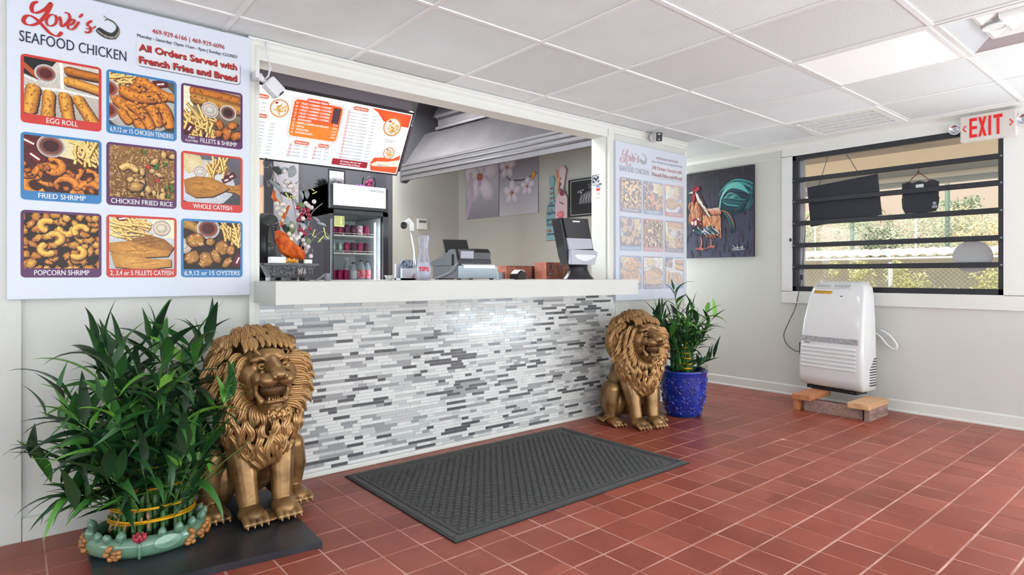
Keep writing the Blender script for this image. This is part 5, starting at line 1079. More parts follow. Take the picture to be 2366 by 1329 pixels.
mags = [mat('magenta_can', rgb(190, 24, 92), .3, .3, var=(60, .3, rgb(120, 16, 80))), mat('plum_can', rgb(96, 22, 62), .3, .3, var=(70, .3, rgb(60, 16, 52)))]; m_cc = mat('silver_can', rgb(176, 190, 186), .3, .5, var=(60, .3, rgb(120, 150, 140)))
m_cw = mat('pink_white_can', rgb(232, 110, 160), .35, .2, var=(45, .15, rgb(245, 235, 240)))
cx0 = fx0 + .075
NTH = ['leftmost', 'second from left', 'third from left', 'fourth from left', 'fifth from left', 'rightmost']
for i in range(6): can(cx0 + i * .0595, IY + .01, s1, mags[[0, 0, 1, 1, 0, 0][i]] if i != 4 else m_cw, ('magenta', 'magenta', 'dark plum', 'dark plum', 'white and pink', 'magenta')[i] + ' drink can, %s on the top fridge shelf' % NTH[i], 'cans on the top fridge shelf')
for i in range(6): can(cx0 + i * .0595, IY + .01, s2, m_cc if i < 2 else mags[i % 2], ('silver', 'silver', 'magenta', 'dark plum', 'magenta', 'dark plum')[i] + ' drink can, %s on the second fridge shelf' % NTH[i], 'cans on the second fridge shelf')
for i in range(3): can(cx0 + i * .056, IY + .01, s3, mags[0], 'magenta drink can, %s of three beside the water bottles in the fridge' % ('left', 'middle', 'right')[i], 'cans on the lower fridge shelf', .10)
m_pet = mat('clear_bottle_plastic', rgb(205, 215, 228), .1, trans=.6); m_lab = mat('pink_bottle_label', rgb(214, 60, 96), .5, var=(50, .25, rgb(240, 180, 190)))
def bottle(x, y, z, h, r_, label, capm, labm, labc):
    o = obj('drink_bottle', MB().lathe([(r_ * .9, 0), (r_, .01), (r_, h * .62), (r_ * .75, h * .76), (r_ * .38, h * .88), (r_ * .38, h * .94)], (0, 0, 0), 16), m_pet); o.location = (x, y, z); tag(o, label, 'bottle', 'bottles on the lower fridge shelf')
    obj('label_band', MB().lathe([(r_ * 1.02, h * .15), (r_ * 1.02, h * .55)], (0, 0, 0), 16, cap=False), labm, o, local=True); obj('cap', MB().lathe([(r_ * .46, h * .93), (r_ * .46, h)], (0, 0, 0), 12), capm, o, local=True)
bottle(cx0 + .150, IY + .07, s3, .20, .03, 'clear water bottle behind the magenta cans in the fridge', m_wp, mat('pale_label', rgb(205, 210, 224), .5), 0); bottle(cx0 + .185, IY + .02, s3, .165, .032, 'water bottle with a pale label and navy band in the fridge', mat('navy_cap', rgb(30, 40, 80), .4), mat('pale_label'), 0)
bottle(cx0 + .250, IY + .01, s3, .185, .033, 'left of two pink-labelled juice bottles in the fridge', m_bp, m_lab, 0); bottle(cx0 + .325, IY + .04, s3, .18, .03, 'right of two pink-labelled juice bottles in the fridge', m_bp, m_lab, 0)
o = obj('cabbage', MB().ball((0, 0, .035), (.045, .04, .035), None, 14, 10), mat('lime_green', rgb(150, 200, 70), .5, var=(30, .4, rgb(110, 170, 50)))); o.location = (cx0 + .30, IY + .12, s1); tag(o, 'lime green round item behind the cans on the top fridge shelf', 'food')
# --- things on top of the fridge
ft = FT + .0005
q0, q1 = on_y(760, 395, 4.9), on_y(795, 420, 4.9)
t = thing('photo_frame', 'small black framed grey photo standing on top of the fridge', 'picture', (q0.x + .07, 4.9, ft)); obj('frame', MB().box((q0.x - .004, 4.9, ft), (q1.x + .012, 4.915, q0.z + .02)), m_bp, t)
p = Print((0, 4.8995, 0), (1, 0, 0), (0, 0, 1)); p.rect(q0.x + .004, ft + .012, q1.x - .002, q0.z + .004, rgb(200, 198, 200), rgb(150, 148, 150)); w_ = q1.x - q0.x
for k in range(26): p.blob(q0.x + rnd.uniform(.1, .9) * w_, ft + rnd.uniform(.015, .07), .012, .014, 0, mixc(rgb(60, 56, 62), rgb(180, 176, 180), rnd.random()), rgb(70, 66, 72), 8, .3)
for k in range(3): p.blob(q0.x + (.25 + .25 * k) * w_, ft + .065, .011, .014, 0, rgb(170, 160, 160), rgb(90, 84, 88), 10)
p.build('grey_photo', print_mat('photo_print', .5), t)
q = on_y(852, 410, 4.95); b = MB(); t = thing('glass_vase', 'round clear vase with crimson petals standing on the fridge top', 'vase', (q.x, 4.95, ft))
obj('petals', MB().ball((q.x, 4.95, ft + .05), (.035, .035, .045), None, 8, 6).ball((q.x + .01, 4.94, ft + .085), (.028, .028, .03), None, 8, 6).ball((q.x - .025, 4.94, ft + .075), (.02, .02, .02), None, 7, 5), mat('crimson_petals', rgb(150, 30, 84), .6, var=(60, .3, rgb(90, 20, 70))), t)
obj('glass_bowl', MB().lathe([(.03, 0), (.05, .02), (.062, .07), (.055, .115), (.048, .13)], (q.x, 4.95, ft), 20, cap=False), m_glass, t)
q = on_y(832, 418, 4.85); b = MB()
for k in range(14): a = k * .9; b.tube([Vector((q.x, 4.85, ft + .01)), Vector((q.x + .03 * math.cos(a), 4.85 + .02 * math.sin(a), ft + .035)), Vector((q.x + .045 * math.cos(a), 4.85 + .03 * math.sin(a), ft + .012))], [.003, .008, .003], 5, flat=.3)
tag(obj('ribbon_bow', b, mat('violet_ribbon', rgb(176, 60, 190), .3, .3)), 'shiny violet ribbon bow on the fridge top beside the vase', 'bow')
q = on_y(742, 408, 5.0); b = MB()
for k in range(60): a = rnd.random() * 6.28; e = rnd.uniform(.1, 1.4); d = Vector((math.cos(a) * math.cos(e), math.sin(a) * math.cos(e), math.sin(e))); P0 = Vector((max(q.x, fx0 + .06), 5.0, ft + .012)); b.tube([P0, P0 + d * .05, P0 + d * .085 + Vector((0, 0, -.01))], [.003, .006, .001], 4, flat=.3)
for v in b.b.verts: v.co.z = max(v.co.z, ft)
tag(obj('feather_plume', b, mat('black_feather', rgb(26, 26, 30), .8)), 'black fluffy feather plume on the left end of the fridge top', 'decoration')
q = on_y(815, 405, 5.2); b = MB(); b.prism([(q.x - .035, 5.2, ft), (q.x + .03, 5.2, ft), (q.x + .028, 5.2, ft + .10), (q.x, 5.2, ft + .075), (q.x - .05, 5.2, ft + .085)], (0, .01, 0)); tag(obj('dark_ornament', b, m_dark), 'dark fin-shaped ornament on the fridge top between photo and vase', 'decoration')
# --- door frame and post at the left of the kitchen
def vbox(px0, px1, y, z0, z1, d): return MB().box((on_y(px0, 500, y).x, y, z0), (on_y(px1, 500, y).x, y + d, z1))
m_wood = mat('door_wood', rgb(196, 158, 132), .6, wood=((1, 1, .08), 60, rgb(160, 118, 92)))
D1 = struct(obj('door_1', vbox(560, 611, 5.36, 0, 2.2, .05), m_wood)); obj('door_post', vbox(611, 632, 5.34, 0, 2.25, .08), m_bp, D1); obj('hinge', vbox(597, 607, 5.345, on_y(600, 428, 5.345).z, on_y(600, 404, 5.345).z, .012), mat('zinc'), D1)
struct(obj('trim_12', vbox(632, 690, 5.40, 0, KH, .09), mat('grey_panel', rgb(148, 144, 150), .6)))
# --- thermostat, wall prints
q0, q1 = on_y(963, 505, YK), on_y(985, 531, YK); t = thing('thermostat', 'small white thermostat on the kitchen back wall above the tip jar', 'thermostat', ((q0.x + q1.x) / 2, YK, q1.z))
obj('housing', MB().box((q0.x, YK - .025, q1.z), (q1.x, YK, q0.z), bev=.004), m_wp, t); obj('display', MB().box((q0.x + .018, YK - .0265, q0.z - .052), (q1.x - .015, YK - .024, q0.z - .02)), mat('lcd', rgb(110, 114, 108), .3), t)
def kw(px, py, off=0.0): return on_plane(px, py, kpt(0, 0, off), kn)
ks = lambda p_: (kc - p_).dot(kdir)       # distance from the corner along the side wall
UU = -kdir
def kprint(off): return Print(kpt(0, 0, off), UU, (0, 0, 1))
m_pp = print_mat('photo_print', .5)
def panel(name, px0, px1, pyb, label, cat, ztop, draw, grp=None, th=.012, m=None):
    a, b_ = kw(px0, pyb), kw(px1, pyb); s0, s1 = ks(a), ks(b_); z0 = kw(px0, pyb).z
    t = thing(name, label, cat, kpt((s0 + s1) / 2, z0), 0, grp); b = MB(); b.prism([kpt(s0, z0, .001), kpt(s1, z0, .001), kpt(s1, ztop, .001), kpt(s0, ztop, .001)], kn * th); obj('panel', b, m or m_gp, t)
    p = kprint(th + .0015); p.step = .0003; p.frame(s0, z0, s1, ztop); draw(p, s0, s1, z0, ztop); p.build('printed_face', m_pp, t); return t
PK, PK2, LG, DG = rgb(214, 206, 218), rgb(176, 164, 182), rgb(196, 196, 204), rgb(140, 138, 150)
def orchid(p, x, y, r_):
    for k in range(5): a = k * 1.257 + .3; p.blob(x + r_ * .62 * math.cos(a), y + r_ * .62 * math.sin(a), r_ * .6, r_ * .42, a, rgb(226, 220, 230), rgb(178, 170, 186), 16, .06)
    p.blob(x, y, r_ * .2, r_ * .16, 0, rgb(206, 120, 70), rgb(140, 60, 50), 10, .2); p.blob(x, y - r_ * .25, r_ * .07, r_ * .16, 0, rgb(196, 150, 190), rgb(170, 130, 170), 8)
def d1(p, a, b_, z0, z1):
    p.rect(a, z0, b_, z1, LG, DG); orchid(p, a + (b_-a) * .45, z0 + .52, .30); p.stroke([(a, z0), (a + .12, z0 + .3), (a + .1, z0 + .6)], .1, rgb(190, 170, 186))
def d2(p, a, b_, z0, z1):
    p.rect(a, z0, b_, z1, DG, LG); w = b_ - a; p.stroke([(a + .02, z0 + .55), (a + w*.3, z0 + .42), (a + w*.6, z0 + .4), (b_, z0 + .46)], .014, rgb(50, 44, 50)); orchid(p, a + w*.34, z0 + .27, .13); orchid(p, a + w*.74, z0 + .32, .10); orchid(p, a + w*.22, z0 + .58, .12); p.blob(a + w*.9, z0 + .44, .05, .03, 1.2, rgb(232, 178, 80), rgb(190, 120, 50), 10)
panel('orchid_print', 1078, 1154, 508, 'left wall print of one large pale orchid, below the hood', 'picture', 2.52, d1)
panel('orchid_print', 1155.5, 1245, 501, 'right wall print of several small orchids on a dark twig, below the hood', 'picture', 2.52, d2)
def paddle(name, pts, label, draw, off=.004):
    P_ = [kw(*q, 0) for q in pts]; sz = [(ks(q), q.z) for q in P_]; zb = min(z for _, z in sz); t = thing(name, label, 'paddle', kpt(sz[0][0], zb)); b = MB(); b.prism([kpt(s_, z, off) for s_, z in sz], kn * .014)
    te = label.startswith('teal'); col = rgb(132, 172, 182) if te else rgb(214, 188, 194); obj('board', b, mat('teal_paint' if te else 'pink_paint', col, .5), t)
    p = kprint(off + .0155); p.step = .0004; draw(p, sz); p.build('painted_decoration', m_pp, t)
def pd1(p, sz):
    s0, s1 = min(s for s, _ in sz), max(s for s, _ in sz); z0, z1 = min(z for _, z in sz), max(z for _, z in sz); h_ = z1 - z0; cx = (s0 + s1) / 2; w = s1 - s0
    for k in range(4): z = z1 - h_ * (.21 + .075 * k); p.stroke([(cx - w*.12, z + .014), (cx, z), (cx + w*.12, z + .014)], .014, rgb(150, 50, 56), taper=False)
    D = rgb(50, 66, 80); p.text('ANGEL', cx, z0 + h_ * .52, .020, D, w * .6, 'c', .03); p.text('alpha', cx, z0 + h_ * .40, .040, D, w * .8, 'c'); p.text('gamma', cx, z0 + h_ * .30, .036, D, w * .85, 'c'); p.text('fully', cx, z0 + h_ * .22, .040, D, w * .75, 'c'); p.text('DOROTHEA', cx, z0 + h_ * .08, .02, D, w * .7, 'c', .03)
    for k in range(8): p.blob(cx + rnd.uniform(-.4, .4) * w, z0 + h_ * rnd.choice([.14, .15, .47, .48]), .010, .010, 0, rgb(206, 140, 96), rgb(150, 90, 70), 7, .3)
def pd2(p, sz):
    s0, s1 = min(s for s, _ in sz), max(s for s, _ in sz); z0, z1 = min(z for _, z in sz), max(z for _, z in sz); h_ = z1 - z0; cx = (s0 + s1) / 2; w = s1 - s0
    for k, c_ in enumerate('AE\u03a6'): p.text(c_, cx - w*.03, z1 - h_ * (.20 + .085 * k), .026, rgb(60, 40, 50), .02, 'c', .03)
    for k in range(9): a = k * .7; p.blob(cx + w*.1 + .02 * math.cos(a), z0 + h_ * .60 + .02 * math.sin(a), .018, .011, a, rgb(150, 70, 100), rgb(110, 44, 74), 8, .2)
    p.blob(cx - w*.05, z0 + h_ * .28, .045, .040, 0, rgb(232, 140, 146), rgb(214, 100, 112), 16, .08); p.stroke([(cx - .02, z0 + h_*.47), (cx + .02, z0 + h_*.44), (cx + .04, z0 + h_*.43)], .012, rgb(120, 84, 80)); p.stroke([(cx + .015, z0 + h_*.19), (cx + .05, z0 + h_*.22)], .02, rgb(70, 36, 46), taper=False)
paddle('painted_paddle', [(1264, 556), (1287, 554), (1290, 480), (1282, 462), (1280, 432), (1284, 415), (1281, 407), (1273, 407), (1270, 415), (1273, 432), (1272, 462), (1265, 480)], 'teal painted wooden paddle hanging on the kitchen wall', pd1)
paddle('painted_paddle', [(1288, 541), (1306, 538), (1314, 536), (1315, 458), (1309, 446), (1306, 436), (1312, 392), (1308, 385), (1300, 385), (1297, 392), (1300, 436), (1295, 448), (1288, 462)], 'pink painted wooden paddle hanging beside the teal one', pd2, .02)
b = MB(); A_ = kw(1286, 392, 0); B_ = kw(1293, 455, 0); b.prism([kpt(ks(kw(x, y)), kw(x, y).z, .003) for x, y in ((1284, 395), (1287, 393), (1291, 420), (1292, 455), (1290, 455), (1288, 425))], kn * .006).prism([kpt(ks(kw(x, y)), kw(x, y).z, .010) for x, y in ((1292, 390), (1296, 388), (1295, 420), (1291, 455), (1290, 455), (1291, 420))], kn * .006)
tag(obj('wooden_tongs', b, mat('pale_wood', rgb(214, 160, 130), .6)), 'pale wooden tongs hanging between the two paddles', 'tongs')
def dicon(p, a, b_, z0, z1):
    w, h_ = b_ - a, z1 - z0; p.rect(a, z0, b_, z1, rgb(22, 22, 26)); S1, S2 = rgb(150, 150, 156), rgb(90, 90, 96)
    for x0, y0, x1, y1 in ((.08, .05, .08, .95), (.08, .05, 1, .05), (.08, .95, 1, .95)): p.stroke([(a + x0*w, z0 + y0*h_), (a + x1*w, z0 + y1*h_)], .006, rgb(200, 200, 204), taper=False)
    p.poly([(a + u*w, z0 + v*h_) for u, v in ((.32, .32), (1.0, .34), (1.0, .62), (.78, .68), (.55, .62), (.38, .56))], S1, S2); p.blob(a + .78*w, z0 + .74*h_, .17*w, .085*h_, 0, rgb(110, 110, 116), rgb(60, 60, 66), 18); p.blob(a + .80*w, z0 + .73*h_, .09*w, .05*h_, 0, rgb(170, 168, 170), S2, 14)
    for k in range(16): x = a + (.36 + .04 * k) * w; p.stroke([(x, z0 + .34*h_), (x + rnd.uniform(-.02, .02) * w, z0 + .45*h_), (x + .04*w, z0 + (.55 + .01 * (k % 5)) * h_)], .006, rgb(190, 190, 196) if k % 2 else rgb(70, 70, 76))
    for k in range(7): a_ = k * .45 + .2; p.stroke([(a + .78*w + .12*w*math.cos(a_), z0 + .79*h_ + .03*h_*math.sin(a_)), (a + .78*w + .16*w*math.cos(a_), z0 + .80*h_ + .05*h_*math.sin(a_))], .008, S1)
    for k in range(4): p.blob(a + .38*w + rnd.gauss(0, .02), z0 + (.62 + .02*k)*h_, .016, .012, rnd.random(), rgb(190, 190, 194), S2, 7, .3)
panel('framed_relief', 1316, 1392, 503, 'black framed silver relief of a crowned robed figure beside the opening', 'picture', 2.17, dicon, th=.02, m=m_bp)
# --- stickers on the right jamb
t = thing('card_sticker', 'navy sticker with a white heart on the right jamb of the counter opening', 'sticker', (JR, 3.40, 1.8))
def jb(px, py): q = on_x(px, py, JR); return (-q.y, q.z)
p = Print((JR - .0012, 0, 0), (0, -1, 0), (0, 0, 1)); a, c_ = jb(1368.5, 430), jb(1390, 402); p.rect(a[0], a[1], c_[0], c_[1], rgb(36, 46, 66)); a2, c2 = jb(1385, 424), jb(1395, 400); p.rect(a2[0], a2[1], c2[0], c2[1], rgb(206, 216, 238))
w, h_ = c_[0] - a[0], c_[1] - a[1]; p.stroke([(a[0] + u*w, a[1] + v*h_) for u, v in ((.1, .8), (.3, .92), (.42, .72), (.56, .94), (.78, .86), (.78, .62), (.42, .28), (.1, .62))], .008, rgb(226, 232, 236), taper=False)
for v in (.2, .08): p.stroke([(a[0] + .04*w, a[1] + v*h_), (a[0] + .75*w, a[1] + (v + .03)*h_)], .006, (1, 1, 1), taper=False)
p.build('sticker_face', MATS['plain_ink'], t)
t = thing('card_sticker', 'narrow white sticker with a red square below the navy heart sticker', 'sticker', (JR, 3.40, 1.7)); p = Print((JR - .0012, 0, 0), (0, -1, 0), (0, 0, 1)); a, c_ = jb(1377, 463), jb(1388, 428); w, h_ = c_[0] - a[0], c_[1] - a[1]; p.rect(a[0], a[1], c_[0], c_[1], rgb(226, 222, 226)); p.rect(a[0] + .1*w, a[1] + .86*h_, c_[0] - .2*w, c_[1], rgb(100, 120, 200)); p.rect(a[0] + .08*w, a[1] + .62*h_, c_[0] - .1*w, a[1] + .82*h_, rgb(206, 40, 30)); p.text('VISA', (a[0] + c_[0]) / 2, a[1] + .42*h_, .008, rgb(60, 40, 60), w*.7, 'c', .03); p.stroke([(a[0] + .1*w, a[1] + .2*h_), (a[0] + .8*w, a[1] + .12*h_)], .005, rgb(40, 40, 40)); p.build('sticker_face', MATS['plain_ink'], t)
# ================================================================= ON THE COUNTER
CZ = CT + .0006
def cy(px, y): return on_y(px, 640, y).x
# drum fan
FC = Vector((cy(617, 3.66), 3.66, CZ + .205)); fa = Vector((.86, -.51, 0)); fs = fa.cross(Vector((0, 0, 1))); FM = Matrix((fs, Vector((0, 0, 1)), fa)).transposed()
t = thing('drum_fan', 'round black drum fan at the left end of the counter', 'fan', (FC.x, FC.y, CZ))
obj('drum', MB().lathe([(.155, -.10), (.188, -.08), (.190, .03), (.180, .045), (.170, .045), (.172, -.07)], FC, 40, cap=False, M=FM), m_bp, t)
obj('back_cover', MB().lathe([(.01, -.105), (.155, -.10), (.155, -.09)], FC, 32, M=FM), m_bp, t)
b = MB()
for r_ in [.02 + .0135 * k for k in range(12)]: b.tube([FC + FM @ Vector((r_ * math.cos(a), r_ * math.sin(a), .045)) for a in [2*PI*k/36 for k in range(37)]], .0018, 4)
for k in range(6): a = k * PI / 3; b.tube([FC + FM @ Vector((.01 * math.cos(a), .01 * math.sin(a), .048)), FC + FM @ Vector((.17 * math.cos(a), .17 * math.sin(a), .048))], .002, 4)
obj('grille', b, mat('zinc'), t); obj('trim_ring', MB().tube([FC + FM @ Vector((.191 * math.cos(a), .191 * math.sin(a), -.02)) for a in [2*PI*k/40 for k in range(41)]], .003, 6), mat('zinc'), t)
b = MB()
for k in range(5): a = k * 1.257; b.grid(lambda u, v: FC + FM @ Vector(((.03 + .12*v) * math.cos(a + (u - .5) * .9), (.03 + .12*v) * math.sin(a + (u - .5) * .9), -.03 + .03 * u)), 4, 4)
obj('blades', b, m_gp, t); obj('foot', MB().box((FC.x - .10, FC.y - .06, CZ), (FC.x + .16, FC.y + .06, CZ + .022), bev=.004).box((FC.x - .02, FC.y - .02, CZ + .02), (FC.x + .02, FC.y + .02, CZ + .05)), m_bp, t)
# stone planter with imitation grapes
PY = 3.34
m_gran = mat('dark_granite', rgb(44, 44, 48), .4, var=(140, .18, rgb(120, 118, 122)), bump=(80, .15)); m_grl = mat('pale_granite', rgb(112, 110, 114), .5, var=(120, .25, rgb(80, 78, 84)))
xa, xb = cy(609, PY), cy(737, PY); xm = cy(690, PY); zr = on_y(670, 611, PY).z
t = thing('stone_planter', 'rectangular dark speckled stone planter trough on the counter in front of the drum fan', 'planter', ((xa + xb) / 2, PY + .06, CZ))
b = MB(); A0 = [(xa + .045, PY + .02), (xb - .035, PY + .02), (xb - .035, PY + .10), (xa + .045, PY + .10)]; B0 = [(xa + .02, PY), (xb - .018, PY), (xb - .018, PY + .13), (xa + .02, PY + .13)]
va = [b.b.verts.new((x, y, CZ + .018)) for x, y in A0]; vb = [b.b.verts.new((x, y, zr - .006)) for x, y in B0]; b.b.faces.new(va[::-1]); b.b.faces.new(vb)
for k in range(4): b.b.faces.new((va[k], va[(k+1) % 4], vb[(k+1) % 4], vb[k]))
obj('trough', b, m_gran, t); obj('rim', MB().box((xa, PY - .008, zr - .006), (xb, PY + .14, zr + .006), bev=.002), m_grl, t)
b = MB()
for k in range(7): x = xm + rnd.uniform(-.005, .04); b.tube([(x, PY + .006, CZ + .025 + rnd.uniform(0, .01)), (x + rnd.uniform(-.01, .01), PY - .003, CZ + .045), (x + rnd.uniform(-.008, .008), PY - .003, CZ + .07)], [.003, .007, .002], 5)
obj('carved_relief', b, mat('pinkish_stone', rgb(170, 156, 158), .6), t)
b = MB()
for x in (xa + .055, xa + .14, xb - .06): b.box((x - .014, PY + .02, CZ), (x + .014, PY + .10, CZ + .019))
obj('foot', b, m_grl, t)
zt = zr + .0065
tag(obj('white_box', MB().box((cy(626, PY), PY + .004, zt), (cy(661, PY), PY + .05, zt + .034), bev=.001), m_wp), 'small white box lying on the stone planter rim', 'box')
tag(obj('white_card', MB().box((cy(705, PY), PY + .01, zt), (cy(723, PY), PY + .03, zt + .022), bev=.001), m_wp), 'tiny white block at the right end of the stone planter rim', 'box')
b = MB(); x0 = cy(661, PY); 
for k in range(9): b.ball((x0 + .006 + (k % 5) * .014, PY + .012 + (k // 5) * .02, zt + .012 + .007 * (k % 2)), (.0095, .009, .012), None, 6, 4)
tag(obj('yellow_coral', b, mat('bright_yellow', rgb(240, 190, 60), .5, var=(50, .3, rgb(210, 120, 40)))), 'lumpy bright yellow ornament on the stone planter rim', 'decoration')
m_or = mat('orange_paper', rgb(234, 112, 30), .6, var=(40, .35, rgb(180, 64, 16)), bump=(60, .6))
def AP(px, py, dy=0.0): return on_y(px, py, PY + .06 + dy)
b = MB(); rr = random.Random(3)
path = [(640, 534), (648, 548), (656, 562), (665, 574), (676, 582), (686, 584), (696, 590), (700, 600)]; wid = [.012, .034, .042, .048, .046, .040, .030, .012]
P3 = [AP(*q) for q in path]; b.tube([P3[0]] + P3, [.002] + wid, 14, flat=.6)
for v in b.b.verts: v.co += Vector((rr.gauss(0, .0022), rr.gauss(0, .002), rr.gauss(0, .0022)))
for f in b.b.faces: f.smooth = False
for v in b.b.verts: v.co.z = max(v.co.z, zt + .0005)
tag(obj('crumpled_orange_wrap', b, m_or), 'crumpled bright orange paper wrap leaning over the stone planter', 'paper')
t = thing('grape_arrangement', 'tall imitation grape vine arrangement with pale and red grapes standing in the stone planter', 'artificial plant', (AP(680, 600).x, PY + .09, zt))
m_twig = mat('grey_twig', rgb(150, 140, 140), .7); m_pg = mat('pale_grape', rgb(222, 210, 210), .3, coat=.4, rand=.06); m_gg = mat('cream_grape', rgb(226, 222, 196), .3, coat=.4); m_rg = mat('red_grape', rgb(150, 20, 56), .2, coat=.7); m_gl = mat('grey_leaf', rgb(150, 158, 160), .6, rand=.25); m_dl = mat('charcoal_leaf', rgb(52, 56, 54), .6, rand=.2); m_ol = mat('olive_leaf', rgb(96, 112, 74), .6, var=(40, .4, rgb(150, 160, 120))); m_yb = mat('yellow_bud', rgb(220, 222, 130), .6)
stems = [[(684, 600), (672, 560), (660, 500), (645, 440), (632, 400), (626, 378)], [(684, 600), (690, 560), (684, 500), (668, 440), (654, 420)], [(686, 600), (700, 560), (712, 520), (722, 490), (745, 470)], [(686, 600), (706, 580), (725, 550), (745, 535), (762, 545)], [(626, 378), (616, 388), (608, 378), (612, 366), (620, 368)], [(668, 440), (690, 420), (705, 435), (712, 450)], [(660, 500), (640, 515), (618, 520)], [(690, 560), (715, 540), (735, 550), (742, 560)], [(632, 400), (622, 430), (618, 418)], [(686, 600), (708, 585), (722, 575), (720, 590)]]
for s_ in stems: obj('stem', MB().tube([AP(x, y, .02 * math.sin(i * 1.3)) for i, (x, y) in enumerate(smooth(s_, 4))], .0028, 5), m_twig, t)
pale = [(657, 396), (665, 420), (672, 430), (678, 428), (684, 440), (648, 432), (656, 430), (670, 440), (680, 452), (676, 440), (707, 470), (726, 466), (712, 475), (720, 480), (690, 496), (700, 505), (700, 527), (675, 532), (678, 545), (685, 552), (690, 548), (700, 555), (704, 565), (708, 575), (705, 582), (718, 592), (712, 570), (695, 540), (674, 522)]
cream = [(640, 470), (654, 472), (643, 482), (656, 486), (649, 495), (672, 552), (668, 540), (655, 510)]
reds = [(688, 480), (702, 484), (710, 490), (712, 496), (700, 492), (716, 505), (695, 500), (694, 530), (699, 538), (705, 540), (717, 529), (712, 486), (690, 508), (696, 534)]
def grapes(L_, m, r_, nm):
    for x, y in L_: obj(nm, MB().ball(AP(x, y, rr.uniform(-.03, .01)), (r_, r_, r_ * 1.08), None, 12, 8), m, t)
grapes(pale, m_pg, .0125, 'grape'); grapes(cream, m_gg, .0125, 'grape'); grapes(reds, m_rg, .0125, 'grape')
def vleaf(x, y, ang, ln, m, w=.4, dy=0):
    c = AP(x, y, dy); n = 6; b = MB(); ax = Vector((math.cos(ang), 0, math.sin(ang))); sd = Vector((-math.sin(ang), rr.uniform(-.5, .5), math.cos(ang))).normalized(); rows = []
    for i in range(n + 1): s_ = i / n; ww = ln * w * math.sin(PI * min(1, s_ * .92 + .05)) ** .8; q = c + ax * ln * s_ + Vector((0, -.015 * math.sin(3 * s_), 0)); rows.append([q - sd * ww * .5, q + Vector((0, .004, 0)), q + sd * ww * .5])
    for i in range(n):
        for j in (0, 1): f = b.face([rows[i][j], rows[i][j+1], rows[i+1][j+1], rows[i+1][j]]); f.smooth = True
    obj('leaf', b, m, t)
for a in ((640, 400, .5, .07, m_gl, .5), (650, 402, 2.6, .06, m_dl, .7), (668, 410, 1.2, .075, m_gl, .8), (658, 415, -.8, .06, m_ol, .6), (622, 416, -.7, .10, m_gl, .3), (636, 420, -1.2, .05, m_dl, .6), (648, 445, -.3, .08, m_dl, .35), (672, 455, -.9, .055, m_gl, .4), (684, 470, -.6, .06, m_ol, .7), (692, 440, -1.2, .055, m_gl, .4), (705, 436, -1.4, .06, m_gl, .5), (662, 500, -1.5, .06, m_gl, .5), (640, 505, 3.4, .085, m_dl, .75), (652, 522, -.5, .075, m_dl, .8), (664, 510, -.9, .07, m_ol, .6), (672, 520, -1.4, .05, m_ol, .7), (722, 500, -.7, .06, m_gl, .25), (732, 515, -.25, .06, m_gl, .3), (745, 550, .05, .055, m_gl, .4), (705, 550, -.9, .045, m_ol, .7), (690, 515, -.6, .06, m_gl, .4), (642, 382, -1.6, .06, m_gl, .5)): vleaf(*a, dy=rr.uniform(-.02, .02))
for pts in ([(668, 462), (672, 452), (680, 460), (686, 452)], [(728, 530), (722, 545), (730, 548)], [(748, 525), (752, 545), (758, 552)], [(735, 560), (742, 552), (748, 545)], [(660, 445), (666, 455), (664, 462)], [(720, 437), (726, 441)], [(722, 448), (732, 443)]):
    obj('bud_spray', MB().tube([AP(x, y, -.03) for x, y in pts], .0035, 5), m_yb, t)
for pts in ([(633, 440), (632, 455), (638, 465), (648, 470)], [(668, 475), (660, 490), (652, 510), (650, 525)]): obj('orange_ribbon', MB().tube([AP(x, y, .0) for x, y in pts], [.006, .013, .012, .005], 6, flat=.4), m_or, t)
# little grey holder and cup
x = cy(752, 3.42); tag(obj('grey_bracket', MB().box((x, 3.41, CZ), (x + .03, 3.44, CZ + .042), bev=.002).prism([(x - .06, 3.42, CZ), (x - .045, 3.42, CZ), (x + .001, 3.42, CZ + .03), (x + .001, 3.42, CZ + .042)], (0, .01, 0)), mat('grey_plastic')), 'small angled grey plastic holder beside the stone planter', 'holder')
x = cy(899, 3.40); tag(obj('sauce_cup', MB().lathe([(.018, 0), (.029, .028), (.031, .030), (.027, .028), (.017, .003)], (x, 3.40, CZ), 18), m_wp), 'small white sauce cup on the counter in front of the fridge', 'cup')
# clear card box, gooseneck lamp and tip jar
m_clr = glass_mat('clear_acrylic', (.93, .95, .98)); m_frost = mat('frosted_plastic', rgb(226, 226, 234), .25, trans=.35)
xa, xb = cy(922, 3.42), cy(960, 3.42)
t = thing('card_holder', 'clear acrylic box of cards and papers left of the tip jar', 'holder', ((xa + xb) / 2, 3.42, CZ)); obj('acrylic_box', MB().box((xa, 3.38, CZ), (xb, 3.40, CZ + .075)).box((xa, 3.46, CZ), (xb, 3.48, CZ + .105)).box((xa, 3.38, CZ), (xb, 3.48, CZ + .012)), m_frost, t)
obj('papers', MB().box((xa + .01, 3.405, CZ + .012), (xa + .08, 3.425, CZ + .088)).box((xa + .03, 3.43, CZ + .012), (xb - .01, 3.455, CZ + .13)), mat('grey_papers', rgb(150, 158, 176), .7, var=(60, .2, rgb(60, 62, 74))), t)
obj('wrappers', MB().ball((xb - .01, 3.37, CZ + .022), (.035, .02, .022), None, 8, 6).ball((xb + .03, 3.365, CZ + .03), (.02, .015, .02), None, 7, 5), mat('pink_wrapper', rgb(196, 140, 164), .4, var=(60, .2, rgb(240, 230, 236))), t)
G = lambda px, py: on_y(px, py, 3.50)
t = thing('gooseneck_lamp', 'white clamp lamp with a dark round head behind the tip jar', 'lamp', (G(960, 648).x, 3.50, CZ)); m_ch = mat('chrome', rgb(200, 202, 210), .2, .9)
